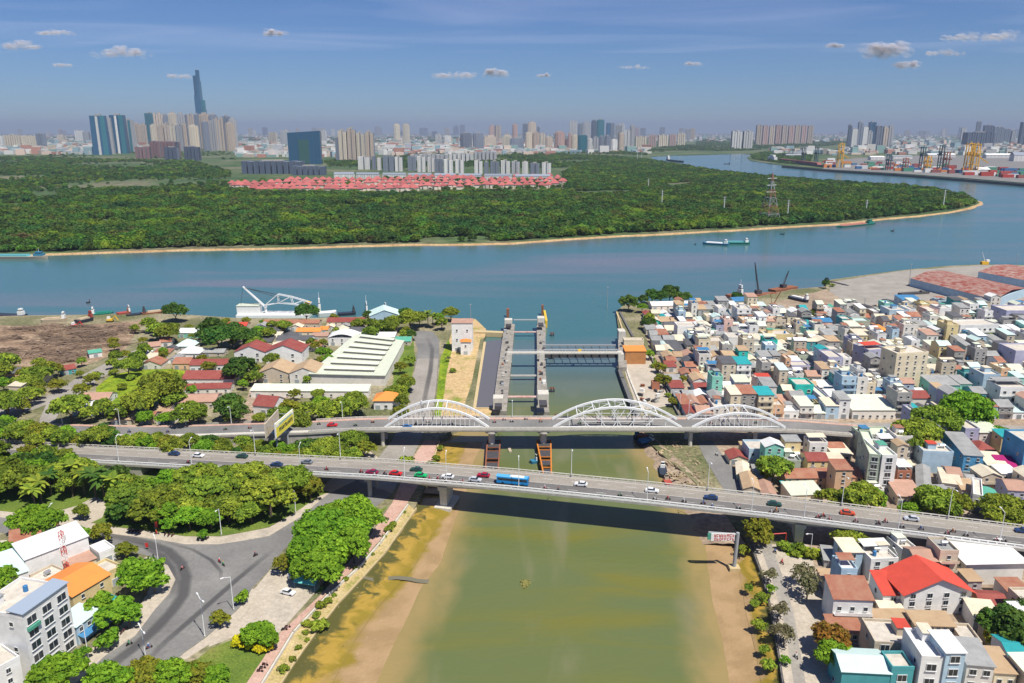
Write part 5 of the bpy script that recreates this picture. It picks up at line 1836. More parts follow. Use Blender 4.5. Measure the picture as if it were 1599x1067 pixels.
def ship(px, py, px2, py2, label, mh, ms, cargo=None, house=-1, hh=4.0, B=None, deckz=2.2, cat='barge', mast=0, name='barge', househ=5):
 a, b_ = Vector(G(px, py, 0)), Vector(G(px2, py2, 0))
 L = (b_ - a).length
 c = (a + b_) / 2
 B = B or L * .18
 t = thing(name, label, cat, (c.x, c.y, 0), math.atan2(b_.y - a.y, b_.x - a.x))
 hull(L, B, deckz).build('hull', mh, t)
 if cargo:
  mb = MB()
  mb.box(L * .06 * -house, 0, deckz - .2, L * .62, B * .72, cargo[1], taper=.93)
  mb.build('cargo_hold', cargo[0], t)
 if house:
  hx = house * L * .38
  MB().box(hx, 0, deckz - .1, L * .12, B * .6, househ * .6).build('deckhouse', ms, t)
  MB().box(hx, 0, deckz + househ * .6 - .1, L * .07, B * .45, househ * .4 + .1).build('bridge', ms, t)
  MB().box(hx, 0, deckz + househ * .62, L * .072, B * .46, .7).build('window_band', 'glass', t)
 if mast:
  MB().bar((house * L * .38, 0, deckz), (house * L * .38, 0, deckz + mast), .25, 0, 5, .12).build('mast', 'white_steel', t)
 return t
mat('hull_blue', (0.04, 0.19, 0.30), rough=.5)
mat('hull_green', (0.02, 0.20, 0.15), rough=.5)
mat('hull_dark', (0.03, 0.04, 0.06), rough=.5)
mat('hull_red', (0.38, 0.07, 0.05), rough=.5)
mat('hull_sand', (0.45, 0.38, 0.28), rough=.6)
mat('cargo_red', (0.42, 0.16, 0.13))
mat('cargo_sand', (0.5, 0.4, 0.27), var=.5, scale=.5)
mat('deck_teal', (0.10, 0.33, 0.36), rough=.6)
ship(1170, 381, 1130, 381, 'blue-green river barge under way, leading one of the close pair', 'hull_green', 'white_paint', ('deck_teal', 1.6), house=-1, B=9, mast=6)
ship(1138, 383.5, 1097, 381, 'blue-green river barge under way, trailing one of the close pair', 'hull_blue', 'white_paint', ('white_paint', 1.2), house=-1, B=9, mast=4)
ship(1364, 350, 1306, 356, 'green barge with red cargo moored along the wooded shore', 'hull_green', 'hull_green', ('cargo_red', 1.8), house=-1, B=11)
ship(-40, 404, 76, 404, 'long sand-coloured barge with blue deckhouse at the left edge of the river', 'hull_sand', 'hull_blue', ('deck_teal', 2), house=1, B=12, mast=9, deckz=3)
ship(1196, 251, 1296, 263, 'dark cargo ship with red hold and white bridge moored at the port', 'hull_dark', 'white_paint', ('container_maroon', 9), house=-1, B=24, deckz=8, cat='ship', name='cargo_ship', househ=22)
ship(1232, 255, 1204, 250, 'small reddish ship moored astern of the dark cargo ship', 'hull_red', 'white_paint', ('container_white', 4), house=-1, B=15, deckz=5, cat='ship', name='cargo_ship', househ=10)
ship(1066, 254, 1040, 251, 'dark ship with white bridge anchored at the river bend', 'hull_dark', 'white_paint', None, house=1, B=16, deckz=7, cat='ship', name='cargo_ship', househ=18)
ship(1130, 256.5, 1140, 256.5, 'tiny dark boat on the far river reach', 'hull_dark', 'hull_dark', None, house=1, B=5, cat='boat', name='boat')
ship(1391, 361, 1396, 361.5, 'tiny dark motorboat in mid-river near the peninsula', 'hull_dark', 'hull_red', None, house=1, B=2.4, deckz=1, cat='boat', name='boat', househ=2)
ship(1218, 366, 1225, 366.5, 'tiny dark boat close to the shore below the lattice pylon', 'hull_dark', 'hull_dark', None, house=1, B=2.4, deckz=1, cat='boat', name='boat', househ=2)
ship(1084, 382, 1087, 382, 'tiny dark boat just left of the blue-green barge pair', 'hull_dark', 'hull_dark', None, house=1, B=1.6, deckz=.8, cat='boat', name='boat', househ=1.5)
ship(135, 474, 141, 473, 'tiny dark boat in the river off the timber yard', 'hull_dark', 'rust_steel', None, house=1, B=1.8, deckz=1, cat='boat', name='boat', househ=2)
ship(40, 496, -10, 494, 'dark barge beached at the left edge of the timber yard', 'hull_dark', 'white_paint', None, house=-1, B=7, deckz=2, mast=4)
# ================================================================== houses
WALLS = {}
def wmat(key, c, words):
 WALLS[key] = words
 mat(key + '_wall', c, var=.45, scale=.35, col2=tuple(x * .62 for x in c), rand=.07, bump=.05)
for k, c, wd in (('cream', (.76, .66, .47), 'cream'), ('yellow', (.72, .58, .30), 'pale yellow'), ('white', (.82, .81, .78), 'white'), ('offwhite', (.74, .70, .63), 'off-white'), ('beige', (.60, .51, .39), 'beige'), ('grey', (.40, .39, .37), 'grey'), ('pale_blue', (.42, .56, .66), 'pale blue'),
     ('blue', (.10, .32, .52), 'blue'), ('lilac', (.42, .42, .55), 'lilac'), ('mint', (.25, .60, .48), 'mint green'), ('turquoise', (.03, .50, .42), 'turquoise'), ('pink', (.75, .50, .42), 'pink'), ('peach', (.72, .46, .28), 'peach'), ('orange', (.48, .22, .08), 'orange'),
     ('brick', (.42, .17, .10), 'brick red'), ('concrete', (.34, .32, .29), 'bare concrete'), ('teal', (.08, .34, .36), 'teal'), ('sage', (.40, .46, .36), 'sage green')):
 wmat(k, c, wd)
ROOFC = {}
def rmat(key, c, words, var=.5, sc=.3, c2=None):
 """ribbed sheet or tile roof: fine ribs from the bump of a wave"""
 ROOFC[key] = words
 m = mat(key + '_roof', c, var=var, scale=sc, col2=c2 or tuple(x * .55 for x in c), rand=.08, rough=.7)
 n, l = m.node_tree.nodes, m.node_tree.links
 b = n['Principled BSDF']
 tc = n.new('ShaderNodeTexCoord')
 wv = n.new('ShaderNodeTexWave')
 wv.inputs['Scale'].default_value = 1.1
 l.new(tc.outputs['Object'], wv.inputs['Vector'])
 bp = n.new('ShaderNodeBump')
 bp.inputs['Strength'].default_value = .5
 bp.inputs['Distance'].default_value = .15
 l.new(wv.outputs['Fac'], bp.inputs['Height'])
 l.new(bp.outputs[0], b.inputs['Normal'])
rmat('rust', (.34, .13, .08), 'rusty red', c2=(.45, .28, .18))
rmat('maroon', (.27, .06, .05), 'maroon', c2=(.34, .12, .09))
rmat('red', (.62, .08, .05), 'bright red', .25)
rmat('orange', (.78, .28, .06), 'orange', .3, c2=(.6, .2, .06))
rmat('tan', (.50, .36, .22), 'tan', c2=(.38, .24, .14))
rmat('grey', (.36, .36, .35), 'grey')
rmat('dark', (.12, .12, .13), 'dark grey')
rmat('white', (.78, .78, .76), 'white', .3, c2=(.6, .58, .54))
rmat('palegreen', (.66, .70, .56), 'pale green', .35, c2=(.48, .48, .38))
rmat('green', (.10, .38, .27), 'green', .35)
rmat('teal', (.03, .36, .38), 'teal', .3)
rmat('aqua', (.55, .70, .66), 'pale aqua', .3, c2=(.48, .58, .52))
rmat('blue', (.06, .22, .42), 'blue', .4)
rmat('cream', (.74, .66, .50), 'cream', .45, c2=(.5, .42, .32))
rmat('brownpink', (.50, .30, .22), 'faded pink-brown', .6, c2=(.36, .22, .16))
rmat('magenta', (.42, .02, .16), 'magenta', .2)
mat('terrace', (.60, .55, .47), var=.7, scale=.5, col2=(.40, .36, .31), rand=.1)
mat('steel_tank', (.55, .57, .58), rough=.3, metal=.7)
mat('blue_tank', (.04, .18, .40), rough=.5)
mat('window_frame', (.62, .62, .6), rough=.5)
mat('shutter', (.30, .33, .34), rough=.6, rand=.3)
mat('shop_front', (.10, .12, .13), rough=.6, rand=.3)

def window_mesh(w_, h_):
 mb = MB()
 mb.box(0, 0, 0, w_, .14, h_, 0, 0)
 mb.box(-w_ * .235, -.07, h_ * .08, w_ * .42, .06, h_ * .84, 0, 1)
 mb.box(w_ * .235, -.07, h_ * .08, w_ * .42, .06, h_ * .84, 0, 1)
 mb.box(0, -.12, -.1, w_ * 1.12, .3, .12, 0, 0)
 return mb.mesh('window', ['window_frame', 'glass'])
WIN = {'s': window_mesh(1.1, 1.3), 'm': window_mesh(1.6, 1.6), 'l': window_mesh(2.4, 2.0), 'xl': window_mesh(3.0, 2.3)}
WW = {'s': 1.1, 'm': 1.6, 'l': 2.4, 'xl': 3.0}
def door_mesh(w_, h_):
 mb = MB()
 mb.box(0, 0, 0, w_, .12, h_, 0, 0)
 mb.box(0, -.06, 0, w_ * .86, .08, h_ * .93, 0, 1)
 return mb.mesh('shutter_door', ['window_frame', 'shutter'])
DOOR = door_mesh(2.6, 2.5)
tk = MB()
tk.bar((-.9, 0, 1.2), (.9, 0, 1.2), .62, 0, 10)
for a in (-.6, .6):
 tk.box(a, 0, 0, .12, 1.0, .7)
TANK = tk.mesh('water_tank', 'steel_tank')
tk = MB()
tk.bar((0, 0, 0), (0, 0, 1.6), .62, 0, 12, .6)
tk.bar((0, 0, 1.6), (0, 0, 1.85), .6, 0, 12, .2)
TANK2 = tk.mesh('water_tank', 'blue_tank')

FOOT = []       # footprints of the houses placed by hand: x0, x1, y0, y1 in metres
def house(x, y, w_, d, h, rot=0.0, wall_='white', roof='flat', rc='cream', st=None, win='s', cols=None, name='town_house', label='', cat='house', group=None, sides='l', extra=(), over=.35, door=True, z=GB, rh=None, front=True, foot=True):
 """x, y: middle of the front wall foot; the house goes back from there"""
 st = st or max(1, round(h / 3.3))
 t = thing(name, label, cat, (x, y, z), rot, group)
 if foot:
  cx, cy = x - math.sin(rot) * d / 2, y + math.cos(rot) * d / 2
  ex = abs(w_ / 2 * math.cos(rot)) + abs(d / 2 * math.sin(rot))
  ey = abs(w_ / 2 * math.sin(rot)) + abs(d / 2 * math.cos(rot))
  FOOT.append((cx - ex, cx + ex, cy - ey, cy + ey))
 wm_ = wall_ + '_wall'
 rm = rc + '_roof'
 mb = MB().box(0, d / 2, -.5, w_, d, h + .5)
 if roof == 'gx':
  rh = rh or d * .18
  b_ = MB().gable(0, d / 2, h, w_, d, rh, 0, 0, over, 'x')
  mb.gable(0, d / 2, h, w_, d, rh - .05, 0, 0, 0, 'x', 0, .02)
 elif roof == 'gy':
  rh = rh or w_ * .2
  b_ = MB().gable(0, d / 2, h, w_, d, rh, 0, 0, over, 'y')
  mb.gable(0, d / 2, h, w_, d, rh - .05, 0, 0, 0, 'y', 0, .02)
 elif roof == 'hip':
  b_ = MB().hip(0, d / 2, h, w_, d, rh or min(w_, d) * .3, 0, 0, over + .2)
 elif roof == 'shed':
  rr = rh or d * .1
  b_ = MB().slab([(-w_ / 2 - over, -over, h + .05), (w_ / 2 + over, -over, h + .05), (w_ / 2 + over, d + over, h + rr), (-w_ / 2 - over, d + over, h + rr)], .14)
  mb.prism([(-w_ / 2 + .01, .01), (w_ / 2 - .01, .01), (w_ / 2 - .01, d - .01), (-w_ / 2 + .01, d - .01)], h - .1, [h, h, h + rr, h + rr])
 elif roof == 'vault':
  b_ = MB()
  rr = rh or w_ * .15
  N = 10
  P = [(-w_ / 2 - over + (w_ + 2 * over) * i / N, h + rr * math.sin(PI * i / N)) for i in range(N + 1)]
  for (a, za), (c, zc) in zip(P[:-1], P[1:]):
   b_.slab([(a, -over, za), (c, -over, zc), (c, d + over, zc), (a, d + over, za)], .12)
 else:
  b_ = MB().box(0, d / 2, h + .002, w_ - .5, d - .5, .12)
  pm = MB()
  for (cx, cy, sx_, sy_) in ((0, .12, w_ + .1, .3), (0, d - .12, w_ + .1, .3), (-w_ / 2 + .12, d / 2, .3, d - .5), (w_ / 2 - .12, d / 2, .3, d - .5)):
   pm.box(cx, cy, h - .25, sx_, sy_, 1.15)
  pm.build('parapet', wm_, t)
 mb.build('wall', wm_, t)
 b_.build('roof', rm if roof != 'flat' else (rm if rc in ('white', 'palegreen', 'aqua', 'green', 'grey') else 'terrace'), t)
 sh = h / st
 cols = cols if cols is not None else max(1, int(w_ / 3.4))
 ww = WW[win]
 if front:
  for s in range(st):
   for c in range(cols):
    cx = -w_ / 2 + w_ * (c + .5) / cols
    if s == 0 and door and c == 0:
     o = put('shutter_door', DOOR, t, (cx, -.05, 0))
     k = min(1, w_ / cols / 3.0)
     o.scale = (k, 1, 1)
     continue
    put('window', WIN[win], t, (cx, -.06, s * sh + min(.9, sh * .28)))
 for side in sides:
  k = max(1, int(d / 5.5))
  for s in range(1 if st > 1 else 0, st):
   for c in range(k):
    if (s + c) % 2 and st > 2:
     continue
    put('window', WIN['s'], t, ((-w_ / 2 - .06) if side == 'l' else (w_ / 2 + .06), d * (c + .5) / k, s * sh + .9), -PI / 2 if side == 'l' else PI / 2)
 for e in extra:
  k = e[0]
  if k == 'tank':
   put('water_tank', TANK if rnd.random() < .75 else TANK2, t, (e[1] * w_, e[2] * d, h + .12))
  elif k == 'stair':
   sw, sd_ = min(3.2, w_ * .5), min(4, d * .4)
   MB().box(e[1] * w_, e[2] * d, h + .1, sw, sd_, 2.4).build('stair_tower', wm_, t)
   MB().box(e[1] * w_, e[2] * d, h + 2.5, sw + .5, sd_ + .5, .14).build('stair_roof', e[3] + '_roof' if len(e) > 3 else 'cream_roof', t)
  elif k == 'canopy':
   cd_ = e[2]
   MB().slab([(-w_ / 2, d * e[1], h + 2.3), (w_ / 2, d * e[1], h + 2.3), (w_ / 2, d * e[1] + cd_, h + 2.7), (-w_ / 2, d * e[1] + cd_, h + 2.7)], .1).build('roof_canopy', e[3] + '_roof', t)
   pm = MB()
   for a in (-1, 1):
    for b2 in (0, 1):
     pm.bar((a * (w_ / 2 - .15), d * e[1] + b2 * cd_, h), (a * (w_ / 2 - .15), d * e[1] + b2 * cd_, h + 2.3 + .4 * b2), .08, 0, 4)
   for b2 in (0, 1):
    pm.bar((-w_ / 2 + .15, d * e[1] + b2 * cd_, h + 2.2 + .4 * b2), (w_ / 2 - .15, d * e[1] + b2 * cd_, h + 2.2 + .4 * b2), .06, 0, 4)
   pm.build('canopy_frame', 'grey_steel', t)
  elif k == 'balcony':
   for s in range(1, st):
    bm_ = MB().box(0, -.65, s * sh - .1, w_ * .96, 1.3, .15)
    bm_.box(0, -1.26, s * sh + .05, w_ * .96, .08, .85)
    bm_.build('balcony', e[1] + '_wall' if len(e) > 1 else wm_, t)
  elif k == 'awning':
   MB().slab([(-w_ / 2, -2.2, 2.6), (w_ / 2, -2.2, 2.6), (w_ / 2, 0, 3.1), (-w_ / 2, 0, 3.1)], .08).build('awning', e[1] + '_roof', t)
 return t

def H2(x0, yb0, x1, yb1, ytop, d, label, wall_='white', **kw):
 """a house by the photo pixels of its front wall: foot left, foot right, wall top; d: depth in metres"""
 a, b_ = Vector(G(x0, yb0)), Vector(G(x1, yb1))
 c = (a + b_) / 2
 h = HT(c.y, ytop) - GB
 return house(c.x, c.y, (b_ - a).length, d, max(2.6, h), math.atan2(b_.y - a.y, b_.x - a.x), wall_, label=label, **kw)

# ---- west bank
WB = dict(group='buildings of the west bank', sides='r')
H2(367, 566, 415, 566, 550, 15, 'white gabled house with maroon and rust roof, left of a matching pair', 'white', roof='gy', rc='maroon', cols=2, win='m', **WB)
H2(416, 568, 472, 568, 550, 16, 'white gabled house with maroon roof, right of a matching pair', 'white', roof='gy', rc='maroon', cols=2, win='m', **WB)
H2(403, 598, 452, 598, 583, 17, 'shed with brown corrugated gable roof, left of two beside the factory', 'beige', roof='gy', rc='tan', cols=2, cat='shed', name='shed', **WB)
H2(453, 599, 497, 599, 583, 17, 'shed with brown corrugated gable roof touching the pale green factory', 'offwhite', roof='gy', rc='tan', cols=2, cat='shed', name='shed', **WB)
H2(392, 621, 575, 622, 611, 7.5, 'long low wing with pale green roof along the front of the factory', 'offwhite', roof='shed', rc='palegreen', cols=8, cat='workshop', name='workshop', rh=1.4, **WB)
H2(584, 640, 622, 640, 626, 11, 'white pavilion with bright orange hipped roof beside the riverside road', 'white', roof='hip', rc='orange', cols=3, win='m', rh=3.2, cat='pavilion', name='pavilion', **WB)
H2(513, 540, 556, 540, 528, 14, 'low hall with white curved roof behind the factory', 'white', roof='vault', rc='white', cols=3, rh=2.5, cat='hall', name='hall', **WB)
H2(560, 534, 616, 534, 527, 10, 'low grey flat shed behind the factory, right of the curved roof', 'grey', roof='shed', rc='white', cols=4, cat='shed', name='shed', **WB)
H2(617, 540, 641, 540, 533, 10, 'small open hut with dark green roof at the head of the riverside road', 'beige', roof='gx', rc='green', cols=2, cat='hut', name='hut', **WB)
H2(578, 508, 624, 506, 493, 18, 'pale green gabled riverside shed with blue gable end', 'pale_blue', roof='gy', rc='aqua', cols=3, rh=4, cat='shed', name='shed', **WB)
H2(511, 514, 568, 514, 503, 11, 'long cream building with thin red-brown roof near the moored tugs', 'cream', roof='gx', rc='maroon', cols=6, **WB)
H2(411, 513, 498, 513, 505, 9, 'very long low red-brown roofed building near the crane barge', 'beige', roof='gx', rc='rust', cols=7, **WB)
H2(463, 525, 500, 525, 518, 9, 'small house with vivid orange roof behind the dark mango trees', 'cream', roof='gx', rc='orange', cols=3, **WB)
H2(500, 522, 512, 522, 515, 8, 'tiny outbuilding with orange roof beside the vivid orange one', 'cream', roof='gx', rc='orange', cols=1, **WB)
H2(432, 541, 486, 541, 531, 10, 'white-walled house with grey roof between the gabled pair and orange roofs', 'white', roof='gx', rc='dark', cols=5, **WB)
H2(488, 533, 512, 533, 525, 8, 'small pink-brown roofed house beside the curved white hall', 'beige', roof='gx', rc='brownpink', cols=2, **WB)
H2(396, 646, 428, 649, 634, 12, 'small white house with plain maroon roof left of the billboard', 'white', roof='gx', rc='maroon', cols=1, rh=3.4, **WB)
H2(285, 603, 366, 603, 592, 15, 'long red-roofed hall in the middle of the west bank', 'offwhite', roof='gx', rc='maroon', cols=6, rh=2.6, cat='hall', name='hall', **WB)
H2(289, 616, 360, 614, 607, 9, 'second narrow red-roofed hall directly below the long one', 'offwhite', roof='gx', rc='maroon', cols=5, rh=1.6, cat='hall', name='hall', **WB)
H2(278, 640, 337, 638, 628, 13, 'hall with faded pink-brown tin roof below the red ones', 'beige', roof='gx', rc='brownpink', cols=4, rh=1.8, cat='hall', name='hall', **WB)
H2(297, 581, 358, 580, 570, 11, 'red-roofed building with dark window band above the long hall', 'white', roof='gx', rc='maroon', cols=6, win='m', **WB)
H2(270, 577, 296, 577, 568, 12, 'rusty-roofed brown house left of the red-roofed one', 'peach', roof='gx', rc='rust', cols=2, **WB)
H2(315, 557, 350, 557, 551, 8, 'small grey-roofed shed behind the red-roofed building', 'beige', roof='gx', rc='grey', cols=2, cat='shed', name='shed', **WB)
H2(279, 528, 310, 528, 520, 11, 'long white-roofed green house near the river yard', 'mint', roof='gx', rc='white', cols=3, **WB)
H2(274, 548, 302, 548, 541, 12, 'house with pale green hipped roof behind the big dark tree', 'offwhite', roof='hip', rc='aqua', cols=2, **WB)
H2(279, 560, 312, 560, 552, 11, 'house with white tent-like roof beside the pale green one', 'white', roof='hip', rc='white', cols=2, **WB)
H2(234, 552, 252, 550, 541, 10, 'small brown-roofed cottage by the lane', 'beige', roof='gx', rc='brownpink', cols=1, **WB)
H2(250, 542, 268, 541, 534, 10, 'small brown-roofed cottage behind the lane cottage', 'offwhite', roof='gx', rc='rust', cols=1, **WB)
H2(355, 515, 385, 515, 509, 9, 'small red-roofed shed behind the big dark tree', 'beige', roof='gx', rc='red', cols=2, cat='shed', name='shed', **WB)
H2(127, 632, 170, 631, 624, 11, 'low shed with pale brown roof and white wall under the park trees', 'white', roof='gx', rc='brownpink', cols=3, cat='shed', name='shed', **WB)
H2(98, 587, 120, 583, 577, 9, 'small dark red-roofed shop beside the lane', 'teal', roof='gx', rc='maroon', cols=2, **WB)
H2(36, 625, 84, 593, 588, 6, 'long pale tin-roofed row of stalls along the lane', 'beige', roof='shed', rc='cream', cols=6, cat='stalls', name='stall_row', group='buildings of the west bank', sides='')
H2(8, 594, 56, 592, 583, 10, 'low shed with dark grey roof at the left edge', 'peach', roof='gx', rc='dark', cols=3, cat='shed', name='shed', **WB)
H2(140, 560, 160, 557, 551, 7, 'tiny white cabin with green roof beside the timber yard', 'white', roof='gx', rc='green', cols=1, cat='cabin', name='cabin', **WB)
H2(706, 549, 738, 549, 505, 9, 'tall narrow white control house with red roof and orange porch on the sand strip', 'white', roof='shed', rc='brownpink', cols=2, win='s', st=3, rh=.8, group='buildings of the west bank', sides='r', name='control_house')
x, y = G(728, 551, GB)
t = house(x, y - 5, 6.2, 5, 8.6, 0, 'white', 'hip', 'orange', 2, 's', 1, name='porch_house', label='white porch block with orange hipped roof in front of the tall control house', group='buildings of the west bank', sides='', rh=1.4)
# pale green factory with roof monitors
F4 = [G(484, 600, GB), G(602, 603, GB), G(631, 547, GB), G(556, 537, GB)]
ft = thing('factory', 'wide factory with pale green sheet roof crossed by long dark ridge vents', 'factory', (0, 0, 0), 0, 'buildings of the west bank')
MB().prism(ccw(F4), GB - .5, GB + 6).build('wall', 'offwhite_wall', ft)
cx = sum(p[0] for p in F4) / 4
cy = sum(p[1] for p in F4) / 4
MB().prism(ccw([(cx + (p[0] - cx) * 1.02, cy + (p[1] - cy) * 1.02) for p in F4]), GB + 6.01, GB + 6.35).build('roof', 'palegreen_roof', ft)
for i in range(7):
 t = (i + .55) / 7
 l_ = Vector(F4[0]).lerp(Vector(F4[3]), t)
 r_ = Vector(F4[1]).lerp(Vector(F4[2]), t)
 a, b_ = l_.lerp(r_, .17), l_.lerp(r_, .83)
 mb = MB().box((a.x + b_.x) / 2, (a.y + b_.y) / 2, GB + 6.36, (b_ - a).length, 2.2, 1.1, math.atan2(b_.y - a.y, b_.x - a.x))
 o = mb.build('roof_monitor', 'dark_concrete', ft)
 mb = MB().gable((a.x + b_.x) / 2, (a.y + b_.y) / 2 + .9, GB + 7.47, (b_ - a).length + 1, 3.6, .9, math.atan2(b_.y - a.y, b_.x - a.x), 0, .1)
 mb.build('monitor_cover', 'palegreen_roof', o)

# ---- lower left corner block
WC = dict(group='buildings of the lower left block')
H2(54, 1064, 121, 1009, 941, 15, 'white five-storey corner building with large planted windows', 'white', roof='flat', rc='tan', st=5, win='xl', cols=3, sides='l', extra=(('stair', -.3, .8, 'grey'), ('tank', .2, .6)), name='apartment_building', cat='apartment building', **WC)
ab_ = C.objects['apartment_building']
hb = ab_['label'] and HT(ab_.location.y, 941) - GB
wl = (Vector(G(121, 1009)) - Vector(G(54, 1064))).length
MB().slab([(-wl / 2 - .3, -.5, hb + 1.3), (wl / 2 + .3, -.5, hb + 1.3), (wl / 2 + .3, 4.5, hb + 1.7), (-wl / 2 - .3, 4.5, hb + 1.7)], .2).build('roof_canopy', mat('blue_grey_sheet', (.30, .36, .44), rough=.6), ab_)
MB().box(-wl * .32, -.5, 3.2, wl * .3, .9, .9).build('awning', 'teal_roof', ab_)
MB().box(-wl * .33, -.4, hb * .78, wl * .25, .8, .9).build('planter', 'green_roof', ab_)
H2(46, 914, 143, 875, 856, 8.5, 'large white warehouse with plain white roof beside the red and white mast', 'white', roof='shed', rc='white', st=1, cols=0, sides='', name='warehouse', cat='warehouse', rh=2.5, door=False, front=False, **WC)
H2(-30, 955, 50, 925, 906, 14, 'white building with pale aqua roof behind the five-storey corner building', 'white', roof='shed', rc='aqua', st=2, cols=3, sides='', rh=2, name='warehouse', cat='warehouse', **WC)
H2(118, 962, 176, 926, 914, 15, 'yellow house with orange tiled roof under the street trees', 'yellow', roof='gx', rc='orange', st=2, cols=2, sides='l', rh=2.2, **WC)
H2(170, 920, 194, 907, 892, 8, 'cream annexe touching the orange-roofed house', 'yellow', roof='flat', cols=1, sides='', **WC)
H2(158, 884, 182, 874, 862, 7, 'small plain white box house by the bend', 'white', roof='flat', rc='white', cols=1, sides='', st=1, **WC)
H2(112, 902, 152, 886, 880, 8, 'narrow house with brown terrace roof right of the mast', 'cream', roof='shed', rc='brownpink', cols=2, sides='', **WC)
H2(70, 935, 110, 914, 905, 8, 'narrow house with olive roof terrace between warehouse and yellow house', 'beige', roof='flat', cols=2, sides='', extra=(('tank', 0, .5),), **WC)
H2(18, 866, 66, 856, 844, 11, 'low house with rusty red tin roof near the left edge', 'offwhite', roof='gx', rc='rust', cols=2, sides='', **WC)
H2(-20, 900, 24, 884, 872, 12, 'low house with yellowish roof panels at the left edge', 'offwhite', roof='gx', rc='cream', cols=2, sides='', **WC)
H2(-30, 930, 10, 914, 896, 10, 'grey-roofed house squeezed against the left edge', 'grey', roof='gx', rc='grey', cols=2, sides='', **WC)
H2(124, 1008, 160, 980, 966, 7, 'low shop with blue awnings beside the five-storey corner building', 'pale_blue', roof='shed', rc='aqua', cols=3, sides='', extra=(('awning', 'blue'),), name='shop', cat='shop', **WC)
H2(160, 980, 196, 957, 950, 6, 'low shop with teal awning under the larger street tree', 'pale_blue', roof='shed', rc='teal', cols=2, sides='', extra=(('awning', 'teal'),), name='shop', cat='shop', **WC)
H2(-40, 1120, 40, 1075, 1050, 9, 'low white house at the very bottom left corner', 'white', roof='flat', cols=2, sides='', **WC)

# ---- east bank, near the lock
EL = dict(group='buildings beside the lock', sides='l')
H2(976, 569, 1008, 569, 549, 11, 'orange block house with bright orange roof at the end of the lock footbridge', 'orange', roof='shed', rc='orange', cols=0, door=False, rh=.6, name='gate_house', cat='gate house', front=False, group='buildings beside the lock', sides='')
H2(974, 545, 1005, 545, 533, 6, 'narrow cream block behind the orange gate house', 'cream', roof='flat', cols=3, st=1, **EL)
H2(1018, 609, 1030, 609, 599, 3.6, 'small plain red kiosk standing in the construction yard', 'brick', roof='flat', cols=0, st=1, door=False, name='kiosk', cat='kiosk', group='buildings beside the lock', sides='', front=False)

